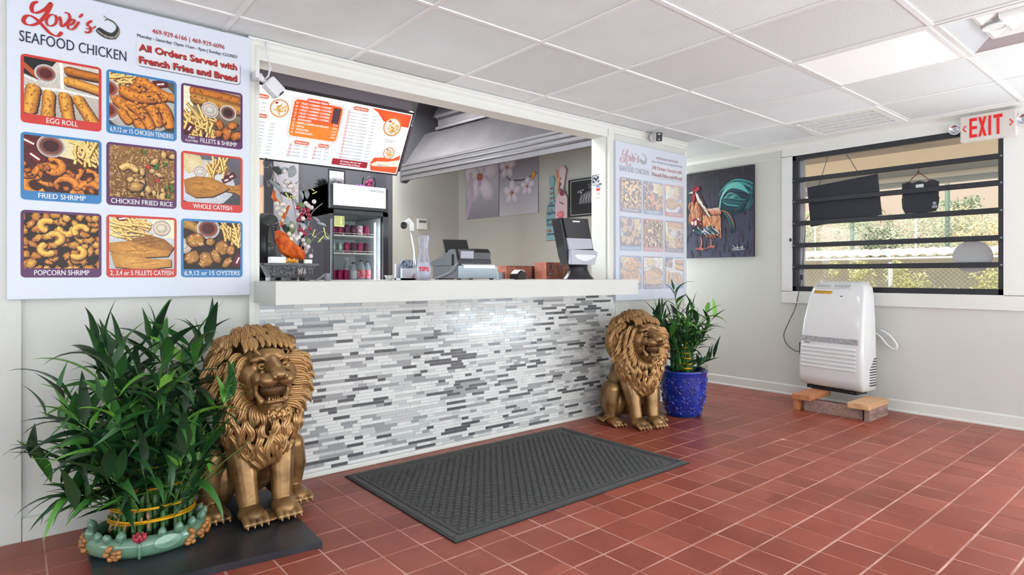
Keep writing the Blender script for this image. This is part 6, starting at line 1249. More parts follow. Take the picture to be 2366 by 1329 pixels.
obj('stem', MB().tube([Vector((G(960, 640).x, 3.50, CZ)), G(958, 600), G(957, 580), G(951, 545), G(950, 532)], [.014, .009, .0055, .0055, .006], 8), m_ch, t); obj('base', MB().lathe([(.035, 0), (.035, .008), (.016, .016)], (G(960, 640).x, 3.50, CZ), 16), m_wp, t)
obj('hood', MB().tube([G(952, 534), G(951, 518), G(944, 509), G(936, 514)], [.014, .017, .016, .010], 8), m_wp, t); obj('head', MB().ball(G(933, 521), (.024, .018, .024), None, 14, 10), m_bp, t)
JY = 3.22; xj = cy(979, JY); t = thing('tip_jar', 'tall clear waisted tip jar with red lettering on the counter', 'jar', (xj, JY, CZ))
ph = on_y(979, 545, JY).z - CZ; obj('jar_body', MB().lathe([(.042, 0), (.046, .01), (.047, ph * .26), (.044, ph * .38), (.036, ph * .50), (.029, ph * .62), (.0275, ph * .74), (.033, ph * .90), (.041, ph), (.039, ph)], (xj, JY, CZ), 28, cap=False), mat('jar_plastic', rgb(225, 224, 238), .12, trans=.75, ior=1.2), t)
obj('paper_inside', MB().lathe([(.030, .01), (.036, ph * .28), (.022, ph * .40)], (xj, JY, CZ), 14), mat('white_paper', rgb(228, 226, 236), .7), t)
vdir = Vector((-xj, -JY, 0)).normalized(); us = Vector((-vdir.y, vdir.x, 0)); us = us if us.x > 0 else -us
p = Print(Vector((xj, JY, CZ)) + vdir * .047, us, (0, 0, 1)); p.text('TIPS', 0, ph * .20, .026, rgb(214, 30, 50), .062, 'c', .04); p.build('red_lettering', MATS['plain_ink'], t)
# cash register: drawer corner nearest the viewer at px 1059
RY = 3.36; xc, xr_ = cy(1059, RY), cy(1150, RY); yl = on_x(1000, 640, xc).y; yl = min(yl, RY + .34); zt_ = on_y(1100, 614, RY).z; m_dkp = mat('charcoal_plastic', rgb(66, 67, 72), .45); m_steel = mat('blue_grey_steel', rgb(150, 158, 166), .4, .4)
t = thing('cash_register', 'black and silver cash register with a tilted rear display', 'cash register', ((xc + xr_) / 2, RY + .15, CZ)); wR = xr_ - xc
obj('drawer', MB().box((xc, RY + .003, CZ + .008), (xr_, yl, zt_), bev=.003), m_dkp, t); obj('drawer_front', MB().box((xc + .002, RY, CZ + .010), (xr_ - .002, RY + .004, zt_ - .002)), m_steel, t)
b = MB()
for x in (xc + .03, xr_ - .03): b.box((x - .008, RY + .02, CZ), (x + .008, RY + .05, CZ + .01)).box((x - .008, yl - .05, CZ), (x + .008, yl - .02, CZ + .01))
obj('foot', b, m_bp, t); hz = on_y(1090, 576, RY + .02).z
b = MB(); b.prism([(xc + .012, RY + .02, zt_ - .001), (xc + .012, RY + .20, zt_ - .001), (xc + .012, RY + .20, hz - .012), (xc + .012, RY + .10, hz), (xc + .012, RY + .055, hz - .002), (xc + .012, RY + .03, zt_ + .035)], (wR - .05, 0, 0)); obj('printer_body', b, m_dkp, t)
obj('printer_lid', MB().prism([(xc + wR * .45, RY + .030, zt_ + .048), (xc + wR * .45, RY + .115, hz + .004), (xc + wR * .45, RY + .055, hz + .006), (xc + wR * .45, RY + .026, hz - .022)], (wR * .42, 0, 0)), m_bp, t)
sx0, sz0, sz1 = xc + wR * .10, zt_ + .05, hz - .014
obj('customer_display', MB().box((sx0 - .008, RY + .022, sz0 - .008), (sx0 + wR * .32 + .008, RY + .040, sz1 + .012)), m_bp, t); obj('display_window', MB().box((sx0, RY + .020, sz0), (sx0 + wR * .32, RY + .023, sz1)), mat('display_grey', rgb(160, 158, 170), .3), t)
obj('silver_shelf', MB().prism([(xc + wR * .12, RY - .004, zt_ - .018), (xc + wR * .12, RY - .004, zt_ + .004), (xc + wR * .12, RY + .03, zt_ + .014), (xc + wR * .12, RY + .03, zt_)], (wR * .80, 0, 0)), m_wp, t)
K0, K1 = on_x(1004, 614, xc + .01), on_x(1052, 592, xc + .01)
b = MB(); b.prism([(xc - .001, RY + .08, zt_ + .002), (xc - .001, yl + .06, zt_ + .002), (xc - .001, yl + .06, zt_ + .022), (xc - .001, RY + .16, zt_ + .072), (xc - .001, RY + .08, zt_ + .078)], (wR * .9, 0, 0)); obj('keyboard_wedge', b, m_dkp, t)
c0 = on_y(1054, 570, RY + .16); DM = Matrix.Rotation(R(-18), 3, 'Z') @ Matrix.Rotation(R(-38), 3, 'X'); b = MB(); b.box((-.088, -.008, -.050), (.088, .008, .060), bev=.003)
for v in b.b.verts: v.co = c0 + DM @ v.co
obj('rear_display', b, m_bp, t); obj('display_arm', MB().tube([c0 + Vector((0, .02, -.04)), c0 + Vector((0, .05, -.09))], .012, 8), m_bp, t)
obj('power_cord', MB().tube(smooth([(p_.x, p_.y) for p_ in [Vector((0, 0))]], 1) and [on_x(1058, 607, xc - .012), on_x(1049, 616, xc - .02), on_x(1040, 628, xc - .02), on_x(1025, 636, xc - .02), Vector((xc - .03, yl - .05, CZ + .004))], .003, 6), m_gp, t)
x0, x1 = cy(988, 3.9), cy(1032, 3.9); 
tag(obj('key_guard_rack', MB().box((x0, 3.80, CZ), (x1, 3.815, CZ + .01)).box((x0, 3.80, CZ + .035), (x1, 3.81, CZ + .042)).box((x0, 3.80, CZ + .06), (x1, 3.81, CZ + .067)).box((x0, 3.80, CZ + .085), (x1, 3.81, CZ + .092)).box((x0, 3.80, CZ + .11), (x1, 3.81, CZ + .125)).box((x0, 3.80, CZ), (x0 + .008, 3.812, CZ + .12)).box((x0 + .06, 3.80, CZ), (x0 + .066, 3.812, CZ + .12)).box((x1 - .008, 3.80, CZ), (x1, 3.812, CZ + .12)), m_bp), 'low black wire rack standing behind the tip jar', 'rack')
# card reader, boxes
xr0 = cy(1198, 3.38); t = thing('card_reader', 'black card reader with a curled white receipt on the counter', 'card reader', (xr0, 3.38, CZ))
RMx = Matrix.Rotation(R(25), 3, 'Z'); c0 = Vector((xr0, 3.38, CZ)); b = MB(); b.prism([(-.07, -.03, 0), (.07, -.03, 0), (.07, -.03, .050), (.02, -.03, .058), (-.06, -.03, .038)], (0, .07, 0))
for v in b.b.verts: v.co = c0 + RMx @ v.co
obj('reader_body', b, m_bp, t); b = MB(); b.grid(lambda u, v: c0 + RMx @ Vector((-.085 + .14 * u, -.03 + .055 * v, .042 + .030 * math.sin(u * 2.6))), 10, 2); b2 = obj('paper_receipt', b, m_wp, t); mo = b2.modifiers.new('s', 'SOLIDIFY'); mo.thickness = .001
obj('reader_cord', MB().tube([c0 + Vector((.05, .02, .03)), c0 + Vector((.08, .01, .035)), c0 + Vector((.11, 0, .012)), c0 + Vector((.15, -.01, .003))], .0025, 6), m_bp, t)
tag(obj('paper_slips', MB().box((cy(1152, 3.3), 3.27, CZ), (cy(1182, 3.3), 3.35, CZ + .004), bev=.001), m_wp), 'loose white paper slips lying by the card reader', 'paper')
m_cb = mat('cardboard', rgb(168, 104, 84), .75, var=(20, .3, rgb(140, 82, 66))); m_cbd = mat('dark_print', rgb(70, 34, 34), .7)
def carton(pxa, pxb, pyt, y, d, label, marks):
    x0, x1, z1 = cy(pxa, y), cy(pxb, y), on_y(pxa, pyt, y).z; t = thing('cardboard_box', label, 'box', ((x0 + x1) / 2, y + d / 2, CZ)); obj('carton', MB().box((x0, y, CZ), (x1, y + d, z1)), m_cb, t)
    p = Print((x0, y - .0008, CZ), (1, 0, 0), (0, 0, 1)); marks(p, x1 - x0, z1 - CZ); p.build('printed_marks', MATS['plain_ink'], t)
DKP = rgb(70, 34, 36)
def mk1(p, w, h): p.rect(w * .62, 0, w, h, rgb(84, 48, 44)); p.text('OK', w * .74, h * .4, .02, DKP, .03, 'c', .03); p.stroke([(w*.02, h*.93), (w*.6, h*.93)], .003, DKP, taper=False)
def mk2(p, w, h):
    p.rect(w*.03, h*.50, w*.33, h*.92, DKP); p.rect(w*.06, h*.54, w*.30, h*.88, rgb(176, 108, 88)); p.rect(w*.10, h*.56, w*.26, h*.86, rgb(92, 60, 70)); p.rect(w*.03, h*.22, w*.30, h*.44, DKP)
    for v in (.28, .36): p.stroke([(w*.06, h*v), (w*.27, h*v)], .004, rgb(190, 150, 140), taper=False)
    for pts in ([(.42, .08), (.50, .5), (.42, .85), (.74, .78), (.68, .4), (.64, .06)], [(.52, .08), (.54, .36), (.62, .36), (.64, .08)]): p.stroke([(w*u, h*v) for u, v in pts], .004, DKP, taper=False)
    p.rect(w*.47, h*.56, w*.70, h*.76, rgb(100, 60, 60))
    for k in range(4): p.stroke([(w*.80, h*(.25 + .17*k)), (w*.98, h*(.24 + .17*k))], .004, DKP, taper=False)
carton(1170, 1262, 614, 3.66, .16, 'long flat brown cardboard box behind the card reader', mk1)
carton(1262, 1316, 606, 3.50, .14, 'brown cardboard box printed with a dispenser drawing beside the napkin dispenser', mk2)
x0, x1 = cy(1150, 3.7), cy(1176, 3.7); tag(obj('steel_tray', MB().box((x0, 3.69, CZ), (x1 + .1, 3.75, CZ + .055)), m_steel), 'low grey metal tray between cash register and cardboard boxes', 'tray')
# napkin dispenser
NY = 3.22
def np_(px, py, dy=0.0): q = on_y(px, py, NY); return Vector((q.x, q.y + dy, q.z))
t = thing('napkin_dispenser', 'tall black and silver napkin dispenser at the right end of the counter', 'dispenser', (cy(1335, NY), NY + .04, CZ)); m_nd = mat('smoky_black', rgb(40, 40, 45), .25, coat=.3); m_sil = mat('silver_plastic', rgb(176, 174, 186), .38, .25)
cxn = cy(1336, NY + .05); zb = np_(1336, 612).z; wb = (cy(1366, NY) - cy(1306, NY)) / 2
b = MB(); b.lathe([(wb * 1.08, 0), (wb * 1.06, .004), (wb * .80, (zb - CZ) * .35), (wb * .66, (zb - CZ) * .7), (wb * .64, zb - CZ)], (cxn, NY + .05, CZ), 28, sy=.62); obj('pedestal', b, m_nd, t)
def npr(pts, y0, y1, m, nm, bev=0):
    b = MB(); b.prism([np_(x, y, y0) for x, y in pts], (0, y1 - y0, 0)); 
    if bev: bmesh.ops.bevel(b.b, geom=list(b.b.edges), offset=bev, segments=2, affect='EDGES')
    return obj(nm, b, m, t)
npr([(1294, 506), (1299, 503), (1360, 506), (1372, 570), (1376, 586), (1367, 612), (1316, 612), (1310, 590)], .008, .095, m_nd, 'back_case', .004)
npr([(1300, 504), (1358, 506), (1364, 550), (1309, 549)], -.004, .01, m_nd, 'smoked_cover', .002)
npr([(1309, 550), (1365, 552), (1370, 575), (1314, 577)], -.004, .01, m_sil, 'silver_band', .002); npr([(1314, 577), (1371, 579), (1377, 584), (1370, 612), (1315, 611)], -.022, .01, m_sil, 'silver_face', .004)
npr([(1322, 592), (1328, 588), (1370, 590), (1371, 595), (1360, 600), (1347, 604), (1332, 599)], -.0235, -.021, mat('napkin_white', rgb(228, 226, 228), .6), 'napkin_slot'); npr([(1322, 510), (1339, 511), (1338, 514), (1322, 513)], -.0055, -.003, m_wp, 'brand_plate'); npr([(1360, 613), (1367, 613), (1367, 635), (1360, 636)], .03, .06, m_sil, 'side_tab')
# ================================================================= CEILING FITTINGS
rnd = random.Random(77)
m_wm = mat('white_enamel', rgb(236, 236, 235), .25, coat=.3); m_lens = mat('lamp_lens', rgb(244, 244, 244), .4, emit=((1, 1, 1), .14)); m_slot = mat('slot_dark', rgb(34, 34, 36), .8)
x0, y0 = FLATC; x1, y1 = x0 + GPX, y0 + GPY
t = thing('ceiling_light', 'plain flat white ceiling light panel nearest the air vent', 'ceiling light', ((x0+x1)/2, (y0+y1)/2, H), 0, 'ceiling lights')
b = MB(); f_ = .03
for a, c_ in (((x0+.006, y0+.006), (x1-.006, y0+f_)), ((x0+.006, y1-f_), (x1-.006, y1-.006)), ((x0+.006, y0+f_), (x0+f_, y1-f_)), ((x1-f_, y0+f_), (x1-.006, y1-f_))): b.box((a[0], a[1], H - .006), (c_[0], c_[1], H + .02), bev=.002)
obj('frame', b, m_wm, t); obj('diffuser', MB().box((x0+f_+.001, y0+f_+.001, H - .001), (x1-f_-.001, y1-f_-.001, H + .008)), m_lens, t)
x0, y0 = LIGHTC; x1, y1 = x0 + GPX, y0 + GPY; cx, cy_ = (x0+x1)/2, (y0+y1)/2
t = thing('ceiling_light', 'ceiling light with stepped white metal trays in the grid at the upper right', 'ceiling light', (cx, cy_, H), 0, 'ceiling lights')
def fr(b, r0, z0, r1, z1):
    P0 = [Vector((cx + sx*r0*.96, cy_ + sy*r0, z0)) for sx, sy in ((-1,-1),(1,-1),(1,1),(-1,1))]; P1 = [Vector((cx + sx*r1*.96, cy_ + sy*r1, z1)) for sx, sy in ((-1,-1),(1,-1),(1,1),(-1,1))]
    for k in range(4): b.face([P0[k], P0[(k+1) % 4], P1[(k+1) % 4], P1[k]])
def tray(nm, segs, m):
    b = MB()
    for s_ in segs: fr(b, *s_)
    return obj(nm, b, m, t)
m_refl = mat('polished_reflector', rgb(196, 196, 198), .2, .35)
tray('frame', [(.347, H - .004, .325, H - .006), (.325, H - .006, .322, H + .004)], m_wm); tray('reflector', [(.322, H + .004, .225, H + .062)], m_refl)
tray('middle_tray', [(.226, H + .062, .222, H + .03), (.222, H + .03, .205, H + .026), (.205, H + .026, .130, H + .055)], m_wm); tray('centre_tray', [(.131, H + .055, .128, H + .022), (.128, H + .022, .115, H + .019), (.115, H + .019, .03, H + .05)], m_wm)
b = MB(); b.box((cx - .03, cy_ - .03, H + .045), (cx + .03, cy_ + .03, H + .052)); obj('lamp_cover', b, m_lens, t); obj('lamp_ring', MB().lathe([(.05, .022), (.055, .018), (.05, .012), (.045, .018)], (cx - .02, cy_ + .165, H), 20), m_wm, t)
x0, y0 = VENTC; x1, y1 = x0 + GPX, y0 + GPY
t = thing('ceiling_vent', 'white slatted square air vent in the ceiling above the window', 'vent', ((x0+x1)/2, (y0+y1)/2, H)); f_ = .07
b = MB()
for a, c_ in (((x0+.008, y0+.008), (x1-.008, y0+f_)), ((x0+.008, y1-f_), (x1-.008, y1-.008)), ((x0+.008, y0+f_), (x0+f_, y1-f_)), ((x1-f_, y0+f_), (x1-.008, y1-f_))): b.box((a[0], a[1], H - .010), (c_[0], c_[1], H + .01), bev=.003)
obj('frame', b, m_wm, t); obj('backing', MB().box((x0+f_, y0+f_, H + .02), (x1-f_, y1-f_, H + .025)), m_slot, t); nx = 5; w = (x1 - x0 - 2*f_) / nx
for i in range(nx + 1): obj('slat', MB().box((x0+f_+i*w - .012, y0+f_, H - .008), (x0+f_+i*w + .012, y1-f_, H + .012)), m_wm, t)
b = MB(); ny = 38; d = (y1 - y0 - 2*f_) / ny
for j in range(ny): yy = y0 + f_ + j*d; b.prism([(x0+f_, yy, H - .004), (x0+f_, yy + d*.30, H - .004), (x0+f_, yy + d*.42, H + .014), (x0+f_, yy + d*.12, H + .014)], (x1-x0-2*f_, 0, 0))
o = obj('vanes', b, m_wm, t); o['kind'] = 'stuff'
# ================================================================= EXIT SIGN
EX = X2 - .075; P4 = [on_x(2218, 267, EX), on_x(2349, 245, EX), on_x(2349, 312, EX), on_x(2219, 329.6, EX)]
ya, yb = P4[0].y, P4[1].y; zb = (P4[2].z + P4[3].z) / 2; zt = (P4[0].z + P4[1].z) / 2; zt = min(zt, H - .03)
t = thing('exit_sign', 'white EXIT sign with red letters and two lamp heads above the window corner', 'exit sign', (EX, (ya+yb)/2, zb))
obj('housing', MB().box((EX, ya, zb), (X2 - .001, yb, zt), bev=.008), mat('sign_white', rgb(216, 208, 202), .3, coat=.3), t)
p = Print((EX - .001, 0, 0), (0, -1, 0), (0, 0, 1)); p.step = .0004; w = ya - yb; h_ = zt - zb; xc_ = -(ya + yb) / 2; RD = rgb(232, 24, 22)
bx0 = -ya + w * .175; bw = w * .61; by0, by1 = zb + h_ * .13, zb + h_ * .87; q = bw / 4.35; s_ = q * .34; hs = (by1 - by0)
def bar(a, b_, c_, d_): p.rect(a, b_, c_, d_, RD)
e0 = bx0; bar(e0, by0, e0 + s_, by1)
for f0 in (0, .42, .84): bar(e0 + s_, by0 + hs*f0, e0 + q, by0 + hs*(f0 + .16))
x_ = e0 + q * 1.15
for A_, B_ in (((x_, by1), (x_ + q*.72, by0)), ((x_ + q*.72, by1), (x_, by0))): p.lay += 1; p.tri([(A_[0], A_[1]), (A_[0] + s_, A_[1]), (B_[0] + s_, B_[1])], [RD]*3); p.tri([(A_[0], A_[1]), (B_[0] + s_, B_[1]), (B_[0], B_[1])], [RD]*3)
i_ = e0 + q * 2.45; bar(i_, by0, i_ + s_, by1); t0 = e0 + q * 3.1; bar(t0, by1 - hs*.17, t0 + q * 1.1, by1); bar(t0 + q*.55 - s_/2, by0, t0 + q*.55 + s_/2, by1)
for sx, xo in ((-1, -ya + w*.09), (1, -yb - w*.09)): p.stroke([(xo - sx*w*.025, zb + h_*.62), (xo + sx*w*.03, zb + h_*.5), (xo - sx*w*.025, zb + h_*.38)], .008, RD, taper=False)
p.build('red_letters', print_mat('sign_red', .3, 0, 1), t)
for y_, nm in ((ya + .035, 'lamp_head'), (yb - .035, 'lamp_head')):
    zc = zb + h_ * .55; M = Matrix.Rotation(R(-90), 3, 'Y'); lh = obj(nm, MB().lathe([(.02, -.03), (.034, -.02), (.040, .01), (.040, .018), (.036, .018), (.036, .006)], (EX + .02, y_, zc), 22, M=M, cap=False), m_wm, t); obj('reflector', MB().lathe([(.036, .014), (.024, .000), (.010, -.006), (.010, .006), (.001, .010)], (EX + .02, y_, zc), 20, M=M, cap=False), mat('chrome'), lh)
    obj('lamp_arm', MB().tube([(EX + .025, y_, zc), (EX + .025, ya - .004 if y_ > ya else yb + .004, zc)], .012, 8), m_wm, lh)
# ================================================================= CAMERAS
m_cam = mat('camera_white', rgb(222, 220, 226), .3)
Yc = 3.24; CQ = lambda x, y: on_y(x, y, Yc)
t = thing('security_camera', 'white boxy security camera hanging at the top left of the counter opening', 'camera', CQ(600, 178), 0, 'security cameras')
c0 = CQ(632, 203); ax = (CQ(650, 222) - CQ(614, 184)).normalized(); up_ = Vector((0, -1, 0)); sd = ax.cross(up_).normalized(); M = Matrix((ax, sd, up_)).transposed()
b = MB(); b.box((-.046, -.036, -.034), (.046, .036, .034), bev=.012)
for v in b.b.verts: v.co = c0 + M @ v.co
obj('camera_body', b, m_cam, t); b = MB(); b.box((.040, -.012, .015), (.0475, .016, .0345))
for v in b.b.verts: v.co = c0 + M @ v.co
obj('sensor_window', b, m_bp, t); obj('mount', MB().tube([CQ(597, 172), CQ(603, 181), CQ(614, 190)], [.017, .016, .010], 12), m_cam, t); obj('wall_plate', MB().box((CQ(594, 172).x - .012, Yc - .02, CQ(597, 182).z), (CQ(597, 172).x, Y1 + .01, CQ(597, 164).z)), m_cam, t)
obj('cable', MB().tube([Vector((on_y(613, 84, 3.29).x, 3.285, 2.375)), on_y(616, 120, 3.28), on_y(622, 142, 3.27), on_y(625, 155, 3.25), on_y(620, 176, 3.24), on_y(614, 182, 3.24)], .0045, 8), m_cam, t)
Yc = 3.28
t = thing('security_camera', 'white security camera with a black face on the crown moulding above the pale poster', 'camera', (on_y(1508, 320, Y1).x, Y1 - .04, 2.32), 0, 'security cameras')
c1 = on_y(1507, 318, 3.29); obj('base_plate', MB().lathe([(.040, 0), (.040, .012), (.028, .022), (.012, .026)], c1, 24, M=Matrix.Rotation(R(90), 3, 'X')), m_wm, t); c2 = on_y(1521, 317, 3.20); obj('mount_arm', MB().tube([c1, (c1 + c2) / 2 + Vector((0, 0, .005)), c2], .014, 10), m_wm, t)
fw = Vector((-.62, -.76, -.12)).normalized(); sd = fw.cross(Vector((0, 0, 1))).normalized(); M = Matrix((sd, fw, sd.cross(fw))).transposed(); b = MB(); b.box((-.030, -.04, -.040), (.030, .028, .040), bev=.012)
for v in b.b.verts: v.co = c2 + M @ v.co
obj('camera_body', b, m_wm, t); b = MB(); b.box((-.027, .027, -.037), (.027, .031, .037), bev=.0019)
for v in b.b.verts: v.co = c2 + M @ v.co
obj('black_face', b, m_bp, t); b = MB(); b.ball((0, .031, -.022), (.006, .003, .006)).box((-.010, .030, .018), (.010, .033, .026))
for v in b.b.verts: v.co = c2 + M @ v.co
obj('white_led', b, m_wp, t)
# ================================================================= ROOSTER CANVAS
ry1, ry0 = 3.85, 3.06; rz0, rz1 = 1.325, 2.243; RW, RH = ry1 - ry0, rz1 - rz0
t = thing('rooster_painting', 'unframed canvas painting of a teal-tailed rooster on a dark ground on the window wall', 'painting', (X2, 3.45, rz0)); obj('canvas', MB().box((X2 - .03, ry0, rz0), (X2 - .001, ry1, rz1)), mat('painted_canvas_edge', rgb(52, 48, 58), .7), t)
p = Print((X2 - .0312, ry1, rz0), (0, -RW, 0), (0, 0, RH)); p.U = Vector((0, -1, 0)); p.V = Vector((0, 0, 1)); p.N = Vector((-1, 0, 0)); p.step = .00001; p.frame(0, 0, RW, RH)
r = random.Random(9); X_ = lambda u: u * RW; Z_ = lambda v: v * RH
p.rect(0, 0, RW, RH, rgb(40, 36, 48), rgb(74, 78, 104))
for k in range(260): u, v = r.random(), r.random(); g = r.random(); p.stroke([(X_(u), Z_(v)), (X_(u + r.gauss(0, .012)), Z_(v - r.uniform(.03, .10)))], .02, mixc(rgb(36, 32, 42), rgb(84, 82, 104), g * (1 - v * .6)))
def S(uv, w, c, c2=None): p.stroke([(X_(u), Z_(v)) for u, v in smooth(uv, 4)], w, c, c2)
T1, T2, T3, T4 = rgb(72, 178, 172), rgb(24, 84, 96), rgb(18, 36, 58), rgb(150, 214, 206)
p.poly([(X_(.78 + .20*math.cos(a)), Z_(.63 + .155*math.sin(a))) for a in [2*PI*i/24 for i in range(24)]], T3, rgb(22, 46, 66))
p.poly([(X_(u), Z_(v)) for u, v in ((.50, .56), (.56, .66), (.64, .72), (.74, .60), (.72, .40), (.60, .44))], rgb(20, 60, 76), T3)
for k in range(90):   # tail arcs
    f = (k % 46) / 45; g = r.random(); base = (.50 + .03 * g, .56 - .02 * g); tipu, tipv = .99 - .10 * f + r.gauss(0, .02), .52 + .16 * (1 - f) * r.random() + .05 * f; topv = .84 - .24 * f + r.gauss(0, .01); topu = .70 + .10 * (1 - f)
    c_ = r.choice([T2, T3, T3, T2, T1]) if f > .25 else r.choice([T1, T1, T2, T3]); S([base, (base[0] + .05, (base[1] + topv) / 2 + .06), (topu - .06, topv), (topu + .12, topv - .03), (tipu, (topv + tipv) / 2), (tipu - .05 - .1 * f, tipv - .06)], r.uniform(.008, .02), c_, mixc(c_, T3, .6))
for k in range(10): f = k / 9; S([(.52 + .02*f, .55), (.56, .70 - .03*f), (.68, .82 - .05*f), (.84, .80 - .06*f), (.95, .68)], .008, T4, T1)
for k in range(9): f = r.random(); S([(.60 + .1 * f, .66), (.68 + .1*f, .72 - .05*f), (.80 + .06*f, .68 - .06*f)], .011, r.choice([T1, T4]), T2)
for k in range(44): f = r.random(); S([(.48 + .06*f, .54), (.58 + .08*f, .52 - .03*f), (.66 + .08*f, .42 - .05*f), (.68 + .07*f, .33 - .06*r.random())], .014, r.choice([T1, T2, T4, rgb(200, 120, 80), T1]), T3)
p.poly([(X_(u), Z_(v)) for u, v in ((.06, .58), (.10, .45), (.16, .33), (.30, .25), (.45, .27), (.56, .36), (.56, .50), (.42, .54), (.34, .58), (.26, .72), (.20, .77), (.12, .70))], rgb(120, 66, 48), rgb(60, 36, 44))
OC = [rgb(222, 150, 104), rgb(196, 112, 66), rgb(236, 190, 150), rgb(120, 50, 40), rgb(60, 34, 40)]
for k in range(150): a_ = r.random(); b__ = r.random(); u = .28 + .26 * a_; v = .50 - .20 * b__; S([(u, v), (u + .01, v - .04), (u + .015, v - .085)], .014, r.choice(OC[:4]), r.choice(OC))
for k in range(90): f = r.random(); u = .07 + .14 * f + .08 * r.random(); v = .68 - .22 * r.random(); S([(u, v), (u - .015, v - .05), (u - .005, v - .1)], .012, r.choice(OC[:3]), rgb(150, 80, 60))
for k in range(90): f = r.random(); S([(.17 + .18*f, .76 - .24*f + r.gauss(0, .012)), (.19 + .19*f, .72 - .24*f), (.21 + .20*f, .66 - .2*f)], .014, rgb(232, 232, 226), rgb(214, 200, 182))
for k in range(40): f = r.random(); S([(.34 + .17*f, .57 - .03*r.random()), (.38 + .17*f, .54), (.42 + .15*f, .49)], .014, r.choice([rgb(226, 220, 208), rgb(230, 150, 110)]), rgb(200, 110, 70))
for k in range(50): S([(.10 + .14*r.random(), .47 - .08*r.random()), (.12 + .14*r.random(), .42 - .05*r.random())], .03, r.choice([rgb(130, 20, 34), rgb(90, 20, 34), rgb(226, 214, 210), rgb(160, 40, 50)]))
for k in range(70): a_ = r.random(); S([(.12 + .3*a_, .37 - .08*r.random()), (.17 + .3*a_, .32 - .05*r.random()), (.24 + .3*a_, .27)], .018, r.choice([rgb(22, 34, 56), rgb(36, 60, 84), rgb(30, 26, 40), rgb(200, 206, 212), rgb(24, 90, 96)]))
for uv in ([(.25, .25), (.27, .18), (.25, .12), (.16, .095)], [(.25, .12), (.30, .10), (.24, .10), (.17, .12)], [(.40, .22), (.41, .17), (.40, .13), (.31, .10)], [(.40, .13), (.47, .13), (.42, .12), (.36, .14)]): S(uv, .016, rgb(222, 130, 110), rgb(170, 80, 80))
p.poly([(X_(u), Z_(v)) for u, v in ((.125, .80), (.14, .835), (.155, .81), (.17, .845), (.19, .82), (.21, .85), (.23, .82), (.245, .80), (.20, .775), (.16, .77))], rgb(190, 24, 50), rgb(150, 16, 40)); p.poly([(X_(u), Z_(v)) for u, v in ((.13, .78), (.165, .76), (.17, .70), (.15, .64), (.125, .66), (.12, .72))], rgb(196, 24, 52), rgb(140, 14, 36))
p.poly([(X_(u), Z_(v)) for u, v in ((.13, .785), (.085, .775), (.07, .76), (.10, .765), (.13, .76))], rgb(230, 226, 214)); p.blob(X_(.155), Z_(.765), .006, .006, 0, rgb(20, 16, 16))
for uv in ([(.72, .13), (.75, .115), (.735, .085), (.71, .09)], [(.755, .11), (.76, .09), (.78, .11)], [(.79, .13), (.785, .09), (.80, .11), (.81, .09)], [(.82, .10), (.84, .11), (.845, .09), (.86, .12), (.87, .075)], [(.73, .075), (.80, .08), (.90, .085)]): S(uv, .006, rgb(230, 228, 232))
p.build('painted_rooster', print_mat('oil_paint', .45, .25, 90), t)
# ================================================================= PORTABLE AIR CONDITIONER
AR = R(-76.5 + 3); ad = Vector((-math.sin(R(9.5)), -math.cos(R(9.5)), 0)); an = Vector((-math.cos(R(9.5)), math.sin(R(9.5)), 0)); A0 = Vector((5.43, 2.515, 0))   # ad runs along the front (left to right), an points out of the front
def acp(u, d, z): q = A0 + ad * u - an * d; return Vector((q.x, q.y, z))
m_ac = mat('ac_white', rgb(228, 228, 229), .22, coat=.4); ACW, ACD = .565, .24
SEC = [(.168, .03, .545, .06), (.185, .008, .570, .022), (.26, 0, .578, .0), (.50, .006, .574, .004), (.75, .028, .566, .03), (.95, .055, .553, .072), (1.03, .075, .540, .10), (1.075, .10, .505, .135), (1.088, .14, .47, .17)]
def acsec(z, u0, u1, d0, n=36):
    cu, hw = (u0 + u1) / 2, (u1 - u0) / 2; cd, hd_ = (d0 + ACD) / 2, (ACD - d0) / 2; out = []
    for k in range(n):
        a = 2*PI*k/n; ca, sa = math.cos(a), math.sin(a); e = .20; out.append(acp(cu + hw * math.copysign(abs(ca) ** e, ca), cd + hd_ * math.copysign(abs(sa) ** e, sa), z))
    return out
t = thing('portable_air_conditioner', 'white portable air conditioner standing on wooden blocks below the window', 'air conditioner', acp(.28, .12, .168), 0)
b = MB(); rings = [[b.b.verts.new(q) for q in acsec(*s_)] for s_ in SEC]
for i in range(len(rings) - 1):
    for k in range(36): f = b.b.faces.new((rings[i][k], rings[i][(k+1) % 36], rings[i+1][(k+1) % 36], rings[i+1][k])); f.smooth = True
b.b.faces.new(rings[0][::-1]); b.b.faces.new(rings[-1]); obj('body', b, m_ac, t)
def sec_at(z):
    for s0, s1 in zip(SEC, SEC[1:]):
        if s0[0] <= z <= s1[0]: f = (z - s0[0]) / (s1[0] - s0[0]); return [s0[i] * (1 - f) + s1[i] * f for i in range(4)]
    return SEC[-1]
for k in range(6):
    z = .335 + k * .034; s_ = sec_at(z); b = MB(); b.prism([acp(s_[1] + .035, s_[3] - .0005, z), acp(s_[1] + .035, s_[3] - .007, z + .004), acp(s_[1] + .035, s_[3] - .007, z + .013), acp(s_[1] + .035, s_[3] + .003, z + .022)], ad * (s_[2] - s_[1] - .085)); obj('louvre', b, m_ac, t)
b = MB(); b.grid(lambda u, v: acp(.035 + .50 * u, .0105 + .004 * v - .0035, .560 + .045 * v), 8, 2); o = obj('packing_tape', b, mat('clear_grey_tape', rgb(190, 190, 194), .25, coat=.6, var=(40, .4, rgb(150, 150, 156)), bump=(50, .4)), t)
